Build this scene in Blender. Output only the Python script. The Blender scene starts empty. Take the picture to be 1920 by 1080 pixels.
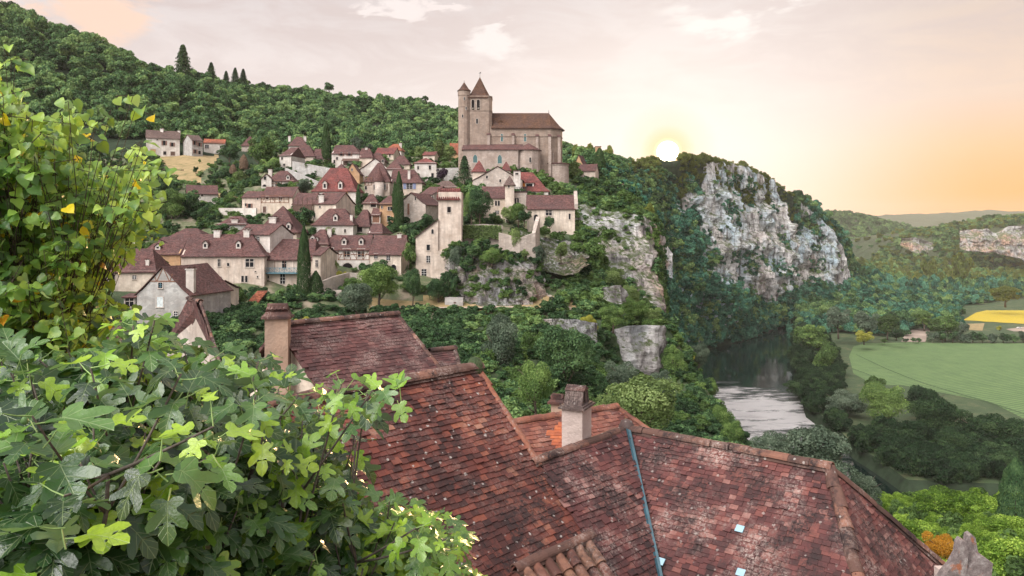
import bpy, math, random
import numpy as np
from mathutils import Vector
from mathutils.bvhtree import BVHTree

SC = bpy.context.scene
COL = SC.collection
# ------------------------------------------------------------------ camera
FPX, HY, CZ = 1450.0, 430.0, 100.0          # focal length in photo pixels, horizon row, camera height over the river
cam = bpy.data.objects.new('camera', bpy.data.cameras.new('camera'))
COL.objects.link(cam)
cam.location = (0, 0, CZ)
cam.rotation_euler = (math.radians(90), 0, 0)
cam.data.sensor_width = 36
cam.data.lens = 36 * FPX / 1920
cam.data.shift_y = -(540 - HY) / 1920
cam.data.clip_start = 0.1
cam.data.clip_end = 30000
SC.camera = cam
SC.view_settings.view_transform = 'Standard'
SC.view_settings.look = 'None'
SC.view_settings.exposure = 0.2
SC.view_settings.gamma = 1.0
SC.cycles.max_bounces = 6
SC.cycles.diffuse_bounces = 3
SC.cycles.glossy_bounces = 3
SC.cycles.transmission_bounces = 3
SC.cycles.volume_bounces = 1
SC.cycles.transparent_max_bounces = 6
SC.cycles.use_denoising = True
HAZE_D = 0.000055
# ------------------------------------------------------------------ sun direction
SUN_AZ = math.atan2(1252 - 960, FPX)
SUN_EL = math.atan2(HY - 285, math.hypot(1252 - 960, FPX))
SD = Vector((math.sin(SUN_AZ) * math.cos(SUN_EL), math.cos(SUN_AZ) * math.cos(SUN_EL), math.sin(SUN_EL)))


class NT:
    """small node helper"""
    def __init__(s, tree):
        s.t = tree; s.n = tree.nodes; s.l = tree.links
    def new(s, typ, **kw):
        n = s.n.new(typ)
        for k, v in kw.items():
            setattr(n, k, v)
        return n
    def set(s, sock, v):
        if hasattr(v, 'is_output') or isinstance(v, bpy.types.NodeSocket):
            s.l.new(v, sock)
        else:
            sock.default_value = v
    def math(s, op, a, b=0.0, c=0.0, clamp=False):
        n = s.new('ShaderNodeMath', operation=op); n.use_clamp = clamp
        s.set(n.inputs[0], a); s.set(n.inputs[1], b)
        if op in ('MULTIPLY_ADD',): s.set(n.inputs[2], c)
        return n.outputs[0]
    def mix(s, fac, a, b, mode='MIX'):
        n = s.new('ShaderNodeMix', data_type='RGBA', blend_type=mode)
        s.set(n.inputs[0], fac)
        s.set(n.inputs[6], a if not isinstance(a, tuple) else (*a[:3], 1))
        s.set(n.inputs[7], b if not isinstance(b, tuple) else (*b[:3], 1))
        return n.outputs[2]
    def ramp(s, fac, stops, interp='LINEAR'):
        n = s.new('ShaderNodeValToRGB'); r = n.color_ramp; r.interpolation = interp
        while len(r.elements) > len(stops): r.elements.remove(r.elements[-1])
        while len(r.elements) < len(stops): r.elements.new(0.5)
        for e, (p, c) in zip(r.elements, stops):
            e.position = p
            e.color = (c, c, c, 1) if isinstance(c, (int, float)) else (*c[:3], 1)
        s.set(n.inputs[0], fac)
        return n.outputs[0]
    def noise(s, scale, detail=4, rough=0.55, vec=None, dist=0.0):
        n = s.new('ShaderNodeTexNoise')
        n.inputs['Scale'].default_value = scale; n.inputs['Detail'].default_value = detail
        n.inputs['Roughness'].default_value = rough; n.inputs['Distortion'].default_value = dist
        if vec is not None: s.l.new(vec, n.inputs['Vector'])
        return n.outputs['Fac']
    def voro(s, scale, vec=None, out='Color', feature='F1', rnd=1.0):
        n = s.new('ShaderNodeTexVoronoi', feature=feature)
        n.inputs['Scale'].default_value = scale
        n.inputs['Randomness'].default_value = rnd
        if vec is not None: s.l.new(vec, n.inputs['Vector'])
        return n.outputs[out]
    def mapping(s, vec, scale=(1, 1, 1), loc=(0, 0, 0)):
        n = s.new('ShaderNodeMapping')
        n.inputs['Scale'].default_value = scale; n.inputs['Location'].default_value = loc
        s.l.new(vec, n.inputs['Vector'])
        return n.outputs[0]
    def bump(s, h, strength=0.5, dist=0.1):
        n = s.new('ShaderNodeBump')
        n.inputs['Strength'].default_value = strength; n.inputs['Distance'].default_value = dist
        s.l.new(h, n.inputs['Height'])
        return n.outputs[0]


# ------------------------------------------------------------------ sky
world = bpy.data.worlds.new('World')
SC.world = world
world.use_nodes = True
w = NT(world.node_tree)
w.n.clear()
tc = w.new('ShaderNodeTexCoord').outputs['Generated']
sx = w.new('ShaderNodeSeparateXYZ'); w.l.new(tc, sx.inputs[0])
X, Y_, Z = sx.outputs
dt = w.new('ShaderNodeVectorMath', operation='DOT_PRODUCT')
w.l.new(tc, dt.inputs[0]); dt.inputs[1].default_value = SD
dot = w.math('MAXIMUM', dt.outputs['Value'], 0.0)
az = w.math('ARCTAN2', X, Y_)
# evening gradient: orange band low in the sky on the right, veiled rose grey above
low = w.ramp(Z, [(0.0, (1.0, .34, .04)), (.04, (1.0, .42, .07)), (.09, (1.0, .58, .29)), (.15, (.90, .69, .55)), (.25, (.76, .63, .55)), (.36, (.66, .58, .56)), (.6, (.74, .74, .80)), (1.0, (.95, 1.0, 1.15))])
cool = w.ramp(Z, [(0.0, (.84, .70, .62)), (.10, (.95, .87, .845)), (.20, (.88, .80, .785)), (.28, (.76, .70, .70)), (.36, (.62, .57, .57)), (.6, (.74, .74, .80)), (1.0, (.95, 1.0, 1.15))])
azf = w.ramp(w.math('MULTIPLY_ADD', az, 1.0, 0.0), [(.26, 0.0), (.56, 1.0)], 'EASE')
base = w.mix(azf, cool, low)
# brighter open sky behind the camera
back = w.ramp(w.math('MULTIPLY_ADD', Y_, -0.5, 0.5), [(.45, 0.0), (.85, 1.0)])
base = w.mix(back, base, (.72, .71, .78))
# bright lobe added in unseen sky behind and left, to light the shaded side
dl = w.new('ShaderNodeVectorMath', operation='DOT_PRODUCT')
w.l.new(tc, dl.inputs[0]); dl.inputs[1].default_value = Vector((-.48, -.55, .68)).normalized()
lobe = w.math('POWER', w.math('MAXIMUM', dl.outputs['Value'], 0.0), 11.0)
base = w.mix(1.0, base, w.mix(lobe, (0, 0, 0), (18.5, 17.8, 17.2)), 'ADD')
# veil clouds
mp = w.mapping(tc, (3.2, 3.2, 11.0), (0.3, 0.1, 0.0))
n1 = w.noise(2.1, 7, 0.62, mp, 0.6)
veil = w.ramp(n1, [(.42, 0.0), (.58, 1.0)])
vf = w.math('MULTIPLY', veil, w.ramp(Z, [(.10, 0.0), (.24, .60)]))
base = w.mix(vf, base, (.68, .575, .56))
def cloud_patch(cx, cy, rx, ry, scale, lo, hi, col, seed, strength=1.0):
    """a clump of cloud round one direction of the sky"""
    global base
    a0 = math.atan2(cx - 960, FPX); z0 = (HY - cy) / math.sqrt(FPX ** 2 + (cx - 960) ** 2 + (HY - cy) ** 2)
    da = w.math('DIVIDE', w.math('SUBTRACT', az, a0), rx / FPX)
    dz = w.math('DIVIDE', w.math('SUBTRACT', Z, z0), ry / FPX)
    r2 = w.math('ADD', w.math('MULTIPLY', da, da), w.math('MULTIPLY', dz, dz))
    m = w.ramp(r2, [(0.0, 1.0), (1.0, 0.0)], 'EASE')
    nn = w.noise(scale, 6, 0.6, w.mapping(tc, (1, 1, 2.6), (seed, 0, 0)), 0.3)
    c = w.ramp(w.math('ADD', nn, w.math('MULTIPLY', m, 0.22)), [(lo, 0.0), (hi, 1.0)])
    f = w.math('MULTIPLY', w.math('MULTIPLY', c, m), strength, clamp=True)
    base = w.mix(f, base, col)
cloud_patch(140, 0, 190, 90, 7, .60, .70, (1.0, .74, .60), 1.0, 1.3)
cloud_patch(1390, 30, 190, 75, 9, .62, .74, (1.0, .95, .92), 2.2, 1.4)
cloud_patch(930, 70, 90, 60, 16, .62, .74, (.96, .90, .88), 3.1, 1.2)
cloud_patch(730, 20, 110, 34, 20, .62, .72, (.96, .88, .86), 4.4, 1.2)
cloud_patch(820, 8, 90, 20, 20, .64, .72, (.95, .86, .84), 5.4, 1.2)
# bright hazy air round the sun
g1 = w.math('MULTIPLY', w.math('POWER', dot, 26.0), 0.40)
g2 = w.math('MULTIPLY', w.math('POWER', dot, 120.0), 0.16)
base = w.mix(w.math('ADD', g1, w.math('MULTIPLY', g2, 1.5), clamp=True), base, (1.0, .965, .95))
ring = w.ramp(w.math('MULTIPLY', w.math('SUBTRACT', dot, 0.9980), 500.0), [(.0, 0.0), (.70, .30), (.90, .85), (1.0, 1.0)])
base = w.mix(ring, base, (1.0, .74, .44))     # corona of the low sun
core = w.ramp(w.math('MULTIPLY', w.math('SUBTRACT', dot, 0.9990), 1000.0), [(.84, 0.0), (.90, (.8, .5, .2)), (.94, (9., 8., 6.))])
base = w.mix(1.0, base, core, 'ADD')
sky = w.new('ShaderNodeTexSky', sky_type='NISHITA')
sky.sun_disc = False
sky.sun_elevation = SUN_EL
sky.sun_rotation = SUN_AZ
sky.altitude = 200
bg1 = w.new('ShaderNodeBackground'); w.l.new(w.mix(.88, sky.outputs[0], (.9, .4, .2)), bg1.inputs[0]); bg1.inputs[1].default_value = 0.05
bg2 = w.new('ShaderNodeBackground'); w.l.new(base, bg2.inputs[0]); bg2.inputs[1].default_value = 0.83
ad = w.new('ShaderNodeAddShader'); w.l.new(bg1.outputs[0], ad.inputs[0]); w.l.new(bg2.outputs[0], ad.inputs[1])
wo = w.new('ShaderNodeOutputWorld'); w.l.new(ad.outputs[0], wo.inputs['Surface'])
# ------------------------------------------------------------------ sun lamp
sun = bpy.data.objects.new('sun', bpy.data.lights.new('sun', 'SUN'))
COL.objects.link(sun)
sun.data.energy = 2.6
sun.data.angle = math.radians(0.6)
sun.data.color = (1.0, 0.62, 0.30)
sun.rotation_euler = (-SD).to_track_quat('-Z', 'Y').to_euler()
sun.location = (200, 900, 300)

# ------------------------------------------------------------------ helpers
rng = np.random.default_rng(7)
random.seed(7)
def W(px, py, Y):
    return np.array([(px - 960) / FPX * Y, Y, CZ - (py - HY) / FPX * Y])
def zof(py, Y):
    return CZ - (py - HY) / FPX * Y
def proj(P):
    P = np.asarray(P, float)
    return 960 + FPX * P[..., 0] / P[..., 1], HY + FPX * (CZ - P[..., 2]) / P[..., 1]
def tag(o, label=None, cat=None, group=None, kind=None):
    if label: o['label'] = label
    if cat: o['category'] = cat
    if group: o['group'] = group
    if kind: o['kind'] = kind
    return o
def thing(name, label, cat, loc=(0, 0, 0), group=None):
    o = bpy.data.objects.new(name, None)
    o.empty_display_size = 0.5
    o.location = tuple(float(c) for c in loc)
    COL.objects.link(o)
    return tag(o, label, cat, group)
def vhash(i, j, k, seed):
    h = (i.astype(np.int64) * 374761393 + j.astype(np.int64) * 668265263 + k.astype(np.int64) * 2147483647 + seed * 974634777) & 0xffffffff
    h = ((h ^ (h >> 13)) * 1274126177) & 0xffffffff
    h = (h ^ (h >> 16)) & 0xffffff
    return h / float(0xffffff)
def vnoise(p, seed=0):
    p = np.asarray(p, float); f = np.floor(p); t = p - f; t = t * t * (3 - 2 * t)
    i, j, k = f[:, 0], f[:, 1], f[:, 2]
    r = 0
    for a in (0, 1):
        for b in (0, 1):
            for c in (0, 1):
                wgt = (t[:, 0] if a else 1 - t[:, 0]) * (t[:, 1] if b else 1 - t[:, 1]) * (t[:, 2] if c else 1 - t[:, 2])
                r = r + wgt * vhash(i + a, j + b, k + c, seed)
    return r
def fbm(p, octv=4, seed=0, gain=0.5):
    p = np.asarray(p, float); r = 0; a = 1; s = 0
    for o in range(octv):
        r = r + a * (vnoise(p, seed + o) - 0.5); s += a; a *= gain; p = p * 2.03 + 7.1
    return r / s * 2
def inpoly(px, py, poly):
    px = np.asarray(px, float); py = np.asarray(py, float); c = np.zeros(px.shape, bool)
    n = len(poly)
    for i in range(n):
        x0, y0 = poly[i]; x1, y1 = poly[(i + 1) % n]
        if y0 == y1: continue
        k = ((y0 > py) != (y1 > py)) & (px < (x1 - x0) * (py - y0) / (y1 - y0) + x0)
        c ^= k
    return c
def mesh_np(name, V, F, mats, parent=None, mi=None, attrs=None, uv=None, smooth=False):
    """V (N,3), F (M,k) same-size faces or list of arrays; one linked mesh object"""
    V = np.asarray(V, np.float64)
    if parent is not None: V = V - np.array(parent.location)
    Fs = F if isinstance(F, list) else [F]
    Fs = [np.asarray(f, np.int32) for f in Fs if len(f)]
    me = bpy.data.meshes.new(name)
    me.vertices.add(len(V)); me.vertices.foreach_set('co', V.astype(np.float32).ravel())
    loops = np.concatenate([f.ravel() for f in Fs])
    tot = np.concatenate([np.full(len(f), f.shape[1], np.int32) for f in Fs])
    st = np.concatenate([[0], np.cumsum(tot)[:-1]]).astype(np.int32)
    me.loops.add(len(loops)); me.loops.foreach_set('vertex_index', loops)
    me.polygons.add(len(tot)); me.polygons.foreach_set('loop_start', st)
    if mi is not None: me.polygons.foreach_set('material_index', np.asarray(mi, np.int32))
    me.polygons.foreach_set('use_smooth', np.full(len(tot), smooth, bool))
    for m in (mats if isinstance(mats, (list, tuple)) else [mats]): me.materials.append(m)
    for k, a in (attrs or {}).items():
        at = me.attributes.new(k, 'FLOAT', 'POINT'); at.data.foreach_set('value', np.asarray(a, np.float32))
    if uv is not None:
        ul = me.uv_layers.new(name='UVMap'); ul.data.foreach_set('uv', np.asarray(uv, np.float32)[loops].ravel())
    me.update(calc_edges=True)
    o = bpy.data.objects.new(name, me); COL.objects.link(o)
    if parent is not None: o.parent = parent
    return o
class MB:
    """collects simple solids into one mesh"""
    def __init__(s): s.v = []; s.f = []; s.m = []
    def add(s, vs, fs, mi=0):
        o = len(s.v); s.v += [tuple(float(c) for c in v) for v in vs]
        s.f += [tuple(i + o for i in f) for f in fs]; s.m += [mi] * len(fs)
    def box(s, o, a, b, c, mi=0):
        o, a, b, c = (np.asarray(q, float) for q in (o, a, b, c))
        if np.dot(np.cross(a, b), c) < 0: a, b = b, a
        P = [o, o + a, o + a + b, o + b, o + c, o + a + c, o + a + b + c, o + b + c]
        s.add(P, [(0, 3, 2, 1), (4, 5, 6, 7), (0, 1, 5, 4), (1, 2, 6, 5), (2, 3, 7, 6), (3, 0, 4, 7)], mi)
    def prism(s, pts, ext, mi=0):
        n = len(pts); ext = np.asarray(ext, float); pts = [np.asarray(p, float) for p in pts]
        s.add(pts + [p + ext for p in pts], [tuple(range(n))[::-1], tuple(range(n, 2 * n))] + [(i, (i + 1) % n, (i + 1) % n + n, i + n) for i in range(n)], mi)
    def tube(s, pts, rad, seg=7, mi=0, cap=True):
        pts = [np.asarray(p, float) for p in pts]; n = len(pts)
        rad = rad if hasattr(rad, '__len__') else [rad] * n
        rings = []
        for i, p in enumerate(pts):
            d = pts[min(i + 1, n - 1)] - pts[max(i - 1, 0)]; d = d / (np.linalg.norm(d) + 1e-9)
            a = np.cross(d, (0, 0, 1) if abs(d[2]) < .9 else (1, 0, 0)); a /= np.linalg.norm(a); b = np.cross(d, a)
            rings.append([p + rad[i] * (math.cos(t) * a + math.sin(t) * b) for t in np.linspace(0, 2 * math.pi, seg, endpoint=False)])
        vs = [v for r in rings for v in r]
        fs = [(i * seg + k, i * seg + (k + 1) % seg, (i + 1) * seg + (k + 1) % seg, (i + 1) * seg + k) for i in range(n - 1) for k in range(seg)]
        if cap: fs += [tuple(range(seg))[::-1], tuple(range((n - 1) * seg, n * seg))]
        s.add(vs, fs, mi)
    def lathe(s, c, prof, seg=16, mi=0, a0=0, a1=2 * math.pi):
        """prof: list of (r, z)"""
        full = abs(a1 - a0 - 2 * math.pi) < 1e-6
        an = np.linspace(a0, a1, seg, endpoint=not full)
        vs = [(c[0] + r * math.cos(t), c[1] + r * math.sin(t), z) for (r, z) in prof for t in an]
        fs = []
        for i in range(len(prof) - 1):
            for k in range(seg if full else seg - 1):
                fs.append((i * seg + k, i * seg + (k + 1) % seg, (i + 1) * seg + (k + 1) % seg, (i + 1) * seg + k))
        fs += [tuple(range(seg))[::-1], tuple(range((len(prof) - 1) * seg, len(prof) * seg))]
        s.add(vs, fs, mi)
    def build(s, name, mats, parent=None, smooth=False):
        me = bpy.data.meshes.new(name)
        off = np.array(parent.location) if parent is not None else np.zeros(3)
        me.from_pydata([tuple(np.array(v) - off) for v in s.v], [], s.f)
        for m in (mats if isinstance(mats, (list, tuple)) else [mats]): me.materials.append(m)
        me.polygons.foreach_set('material_index', s.m)
        if smooth: me.polygons.foreach_set('use_smooth', [True] * len(s.f))
        me.update()
        o = bpy.data.objects.new(name, me); COL.objects.link(o)
        if parent is not None: o.parent = parent
        return o
def under(child_builder, name, mats, part, smooth=False):
    """link a sub-part under a part; the part sits at its thing's origin"""
    root = part.parent
    o = child_builder.build(name, mats, root, smooth)
    o.parent = part
    return o
# ------------------------------------------------------------------ materials
def mat(name):
    m = bpy.data.materials.new(name); m.use_nodes = True
    t = NT(m.node_tree); b = t.n['Principled BSDF']
    return m, t, b
def objco(t): return t.new('ShaderNodeTexCoord').outputs['Object']
def geo(t): return t.new('ShaderNodeNewGeometry').outputs['Position']
def wall_mat(name, c, rough_stone=0.0, stain=0.5):
    m, t, b = mat(name); p = geo(t)
    col = t.mix(t.ramp(t.noise(0.45, 6, 0.65, p), [(.32, 0.0), (.70, 1.0)]), tuple(x * 1.08 for x in c), tuple(x * y for x, y in zip(c, (.66, .60, .56))))
    # weather streaks running down from eaves
    st = t.noise(1.0, 5, 0.6, t.mapping(p, (1.3, 1.3, 0.16)))
    col = t.mix(t.math('MULTIPLY', t.ramp(st, [(.47, 0.0), (.70, 1.0)]), stain), col, (.20, .165, .14))
    blocks = t.voro(1.5, t.mapping(p, (1, 1, 1.7)))
    g = t.new('ShaderNodeSeparateColor'); t.l.new(blocks, g.inputs[0])
    col = t.mix(t.math('MULTIPLY', g.outputs[0], 0.30 + 0.35 * rough_stone), col, tuple(x * .52 for x in c))
    ed = t.voro(1.5, t.mapping(p, (1, 1, 1.7)), 'Distance', 'DISTANCE_TO_EDGE')
    col = t.mix(t.math('MULTIPLY', t.ramp(ed, [(0.0, 1.0), (.07, 0.0)]), .25 * rough_stone), col, tuple(x * .6 for x in c))
    t.l.new(col, b.inputs['Base Color']); b.inputs['Roughness'].default_value = .92
    b.inputs['Specular IOR Level'].default_value = .15
    hb = t.math('ADD', t.noise(3.0, 6, 0.7, p), t.math('MULTIPLY', g.outputs[0], rough_stone))
    t.l.new(t.bump(hb, .55, .12), b.inputs['Normal'])
    return m
M = {}
M['cream'] = wall_mat('cream_render', (.72, .63, .53))
M['pink'] = wall_mat('rose_render', (.70, .60, .515))
M['white'] = wall_mat('pale_limewash', (.72, .68, .63), 0, .3)
M['stone'] = wall_mat('rubble_stone', (.58, .51, .45), 1.0, .45)
M['grey'] = wall_mat('grey_rubble_stone', (.50, .49, .47), 1.0, .4)
M['ochre'] = wall_mat('ochre_render', (.60, .38, .22), .2, .4)
M['church'] = wall_mat('church_limestone', (.385, .305, .25), .55, .55)
M['aisle'] = wall_mat('aisle_limestone', (.48, .40, .35), .5, .5)
M['chim'] = wall_mat('chimney_render', (.46, .33, .25), 0, .6)
M['chimw'] = wall_mat('chimney_pale_render', (.60, .50, .46), 0, .5)

def roof_mat(name, c, lichen=.25):
    m, t, b = mat(name); p = geo(t)
    cell = t.voro(3.2, t.mapping(p, (1, 1, 2.2)))
    g = t.new('ShaderNodeSeparateColor'); t.l.new(cell, g.inputs[0])
    col = t.ramp(g.outputs[0], [(0.0, tuple(x * .55 for x in c)), (.5, c), (1.0, tuple(x * 1.5 for x in c))])
    col = t.mix(t.math('MULTIPLY', t.ramp(t.noise(.35, 5, .65, p), [(.4, 0.0), (.65, 1.0)]), .55), col, (.065, .045, .045))
    col = t.mix(t.math('MULTIPLY', t.ramp(t.noise(2.6, 5, .75, p), [(.54, 0.0), (.68, 1.0)]), lichen), col, (.32, .27, .25))
    # tile courses
    s = t.new('ShaderNodeSeparateXYZ'); t.l.new(p, s.inputs[0])
    wv = t.math('FRACT', t.math('MULTIPLY', s.outputs[2], 4.2))
    col = t.mix(t.ramp(wv, [(0.0, .55), (.25, 0.0)]), col, (.04, .025, .025))
    t.l.new(col, b.inputs['Base Color']); b.inputs['Roughness'].default_value = .88
    b.inputs['Specular IOR Level'].default_value = .2
    t.l.new(t.bump(t.math('ADD', wv, t.math('MULTIPLY', g.outputs[1], .8)), .5, .08), b.inputs['Normal'])
    return m
R = {}
R['red'] = roof_mat('village_plum_tiles', (.118, .058, .052))
R['brown'] = roof_mat('village_brown_tiles', (.125, .062, .055))
R['orange'] = roof_mat('new_orange_tiles', (.30, .10, .055), .12)
R['bright'] = roof_mat('village_red_tiles', (.19, .060, .052), .15)
R['grey'] = roof_mat('grey_brown_tiles', (.14, .095, .08), .35)
R['church'] = roof_mat('church_brown_tiles', (.105, .055, .034), .12)

def plain(name, c, rough=.7, spec=.3, var=.25, scale=4.0, bump=.15, metal=0.0):
    m, t, b = mat(name); p = geo(t)
    col = t.mix(t.ramp(t.noise(scale, 5, .6, p), [(.3, 0.0), (.7, 1.0)]), tuple(x * (1 + var) for x in c), tuple(x * (1 - var) for x in c))
    t.l.new(col, b.inputs['Base Color']); b.inputs['Roughness'].default_value = rough
    b.inputs['Specular IOR Level'].default_value = spec; b.inputs['Metallic'].default_value = metal
    if bump: t.l.new(t.bump(t.noise(scale * 4, 4, .6, p), bump, .05), b.inputs['Normal'])
    return m
M['timber'] = plain('old_dark_timber', (.115, .07, .055), .85)
M['timber2'] = plain('brown_timber', (.20, .10, .065), .85)
M['pane'] = plain('dark_window_glass', (.012, .013, .016), .5, .12, .2, 4, 0)
M['void'] = plain('opening_shade', (.018, .015, .015), .9, .1, .2, 4, 0)  # near-black colour stands in for the shade inside openings
M['surround'] = plain('pale_dressed_stone', (.50, .44, .39), .9)
M['shutter'] = plain('brown_shutter_paint', (.20, .10, .075), .7)
M['shutter_b'] = plain('blue_grey_shutter_paint', (.20, .23, .36), .7)
M['shutter_w'] = plain('pale_shutter_paint', (.55, .60, .60), .7)
M['teal'] = plain('teal_painted_wood', (.10, .21, .26), .6)
M['tealglass'] = plain('green_leaded_glass', (.06, .13, .13), .3, .5)
M['ochredoor'] = plain('ochre_door_paint', (.45, .30, .12), .7)
M['orangesh'] = plain('orange_shutter_paint', (.62, .22, .04), .7)
M['iron'] = plain('dark_iron', (.03, .03, .03), .5)
M['bronze'] = plain('bell_bronze', (.22, .19, .15), .45, .5, .2, 4, .05, .6)
M['bark'] = plain('grey_brown_bark', (.11, .085, .065), .95, .1, .4, 6, .8)
M['figbark'] = plain('pale_fig_bark', (.13, .11, .09), .9, .1, .4, 20, .5)
M['darkbark'] = plain('dark_twig_bark', (.085, .070, .05), .9, .1, .4, 20, .5)
M['whitewood'] = plain('white_painted_wood', (.72, .70, .68), .6)
M['path'] = plain('trodden_gravel', (.42, .34, .27), .95, .1, .25, 1.2, .3)
M['flashing'] = plain('blue_green_zinc', (.028, .080, .105), .5, .5, .3, 6, .1)
M['glass_tile'] = plain('pale_blue_glass_tile', (.30, .46, .54), .2, .6, .12, 6, 0)
M['ridge'] = None

def tile_mat(name, stops, lichen=.5, moss=.5, spot=1.0):
    m, t, b = mat(name); p = geo(t)
    a = t.new('ShaderNodeAttribute', attribute_name='rnd').outputs['Fac']
    a2 = t.math('ADD', a, t.math('MULTIPLY', t.math('SUBTRACT', t.noise(.55, 3, .5, p), .5), .9), clamp=True)
    col = t.ramp(a2, stops)
    # worn mottling inside one tile
    col = t.mix(t.ramp(t.noise(9, 6, .75, p), [(.38, 0.0), (.72, .6)]), col, (.10, .045, .042))
    # pale pink bloom
    bl = t.math('MULTIPLY', t.ramp(t.noise(1.1, 4, .6, p), [(.46, 0.0), (.66, 1.0)]), t.ramp(t.noise(20, 6, .85, p), [(.47, 0.0), (.58, 1.0)]))
    col = t.mix(t.math('MULTIPLY', bl, lichen), col, (.44, .35, .31))
    # black algae patches
    bk = t.math('MULTIPLY', t.ramp(t.noise(1.7, 5, .65, t.mapping(p, (1, 1, .7), (5, 2, 1))), [(.46, 0.0), (.60, 1.0)]), t.ramp(t.noise(16, 6, .8, p), [(.38, .1), (.56, 1.0)]))
    col = t.mix(t.math('MULTIPLY', bk, moss), col, (.030, .022, .024))
    # round lichen spots
    n = t.new('ShaderNodeTexVoronoi', feature='F1'); n.inputs['Scale'].default_value = 7.5
    n.inputs['Randomness'].default_value = 1.0; t.l.new(t.mapping(p, (1, 1, 1), (3, 3, 3)), n.inputs['Vector'])
    sc_ = t.new('ShaderNodeSeparateColor'); t.l.new(n.outputs['Color'], sc_.inputs[0])
    rr = t.math('ADD', n.outputs['Distance'], t.math('MULTIPLY', t.noise(22, 5, .7, p), .5))
    sp = t.math('MULTIPLY', t.ramp(rr, [(.40, 1.0), (.46, 0.0)]), t.ramp(sc_.outputs[0], [(.55, 0.0), (.60, 1.0)]))
    col = t.mix(t.math('MULTIPLY', sp, spot * .8), col, (.52, .48, .44))
    col = t.mix(.22, col, (.050, .032, .024))
    t.l.new(col, b.inputs['Base Color']); b.inputs['Roughness'].default_value = .82
    b.inputs['Specular IOR Level'].default_value = .25
    t.l.new(t.bump(t.noise(40, 5, .7, p), .5, .02), b.inputs['Normal'])
    return m
M['tileB'] = tile_mat('mottled_red_tiles', [(0.0, (.035, .016, .017)), (.3, (.12, .036, .030)), (.6, (.22, .060, .042)), (.85, (.34, .105, .060)), (1.0, (.42, .19, .12))], .45, 1.0)
M['tileE'] = tile_mat('weathered_plum_tiles', [(0.0, (.028, .016, .020)), (.3, (.088, .033, .035)), (.6, (.155, .052, .050)), (.85, (.25, .088, .072)), (1.0, (.40, .21, .18))], 1.0, 1.0, .55)
M['tileA'] = tile_mat('dull_plum_tiles', [(0.0, (.060, .030, .032)), (.4, (.12, .050, .050)), (.8, (.18, .075, .07)), (1.0, (.28, .14, .12))], .8, .6, .25)
M['tileC'] = tile_mat('orange_red_tiles', [(0.0, (.12, .04, .035)), (.4, (.24, .078, .055)), (.8, (.33, .12, .08)), (1.0, (.42, .18, .12))], .5, .35, .4)
M['tileO'] = tile_mat('new_bright_orange_tiles', [(0.0, (.42, .10, .045)), (1.0, (.60, .17, .06))], .1, .1, 0)
M['ridge'] = tile_mat('mossy_ridge_tiles', [(0.0, (.08, .05, .04)), (.5, (.17, .09, .068)), (1.0, (.32, .15, .10))], 1.0, 1.2, .8)
M['ridge_o'] = tile_mat('orange_verge_tiles', [(0.0, (.24, .09, .06)), (1.0, (.42, .16, .09))], .7, .7, .3)
M['greytile'] = tile_mat('sooty_grey_tiles', [(0.0, (.10, .08, .075)), (.5, (.17, .13, .12)), (1.0, (.28, .17, .13))], .7, .6, .4)
M['cap'] = tile_mat('brown_chimney_tiles', [(0.0, (.10, .045, .035)), (.5, (.22, .085, .06)), (1.0, (.36, .19, .12))], .9, .9, .4)

def leaf_mat(name, stops, trans=.35, rough=.55, spec=.3, hue=.25, uvveins=False, attr='rnd', under=None, tcol=(.30, .55, .06)):
    m, t, b = mat(name)
    a = t.new('ShaderNodeAttribute', attribute_name=attr).outputs['Fac']
    oi = t.new('ShaderNodeObjectInfo').outputs['Random']
    f = t.math('ADD', a, t.math('MULTIPLY', t.math('SUBTRACT', oi, .5), hue), clamp=True)
    col = t.ramp(f, stops)  # darkest foliage stops are deepened to stand in for shade between leaves
    if uvveins:
        uv = t.new('ShaderNodeUVMap').outputs[0]
        s = t.new('ShaderNodeSeparateXYZ'); t.l.new(uv, s.inputs[0])
        ax = t.math('ABSOLUTE', s.outputs[0])
        vein = t.ramp(ax, [(0.006, 1.0), (.016, 0.0)])
        for ang, oy in ((48, .05), (82, .03), (40, .34), (38, .55), (36, .75)):
            c_, s_ = math.cos(math.radians(ang)), math.sin(math.radians(ang))
            d = t.math('ABSOLUTE', t.math('SUBTRACT', t.math('MULTIPLY', ax, c_), t.math('MULTIPLY', t.math('SUBTRACT', s.outputs[1], oy), s_)))
            vein = t.math('MAXIMUM', vein, t.ramp(d, [(0.003, .9), (.011, 0.0)]))
        col = t.mix(t.math('MULTIPLY', vein, .45), col, (.36, .46, .20))
        mott = t.noise(7, 4, .6, uv)
        col = t.mix(t.ramp(mott, [(.4, 0.0), (.8, .35)]), col, (.03, .07, .03))
        t.l.new(t.bump(t.math('ADD', t.math('MULTIPLY', vein, -1.0), t.noise(14, 2, .5, uv)), .4, .006), b.inputs['Normal'])
    if under:
        bf = t.new('ShaderNodeNewGeometry').outputs['Backfacing']
        col = t.mix(bf, col, under)
    t.l.new(col, b.inputs['Base Color']); b.inputs['Roughness'].default_value = rough
    b.inputs['Specular IOR Level'].default_value = spec
    tr = t.new('ShaderNodeBsdfTranslucent')
    t.l.new(t.mix(.55, col, tcol), tr.inputs[0])
    mx = t.new('ShaderNodeMixShader'); mx.inputs[0].default_value = trans
    out = t.n['Material Output']
    t.l.new(b.outputs[0], mx.inputs[1]); t.l.new(tr.outputs[0], mx.inputs[2]); t.l.new(mx.outputs[0], out.inputs[0])
    return m
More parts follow.
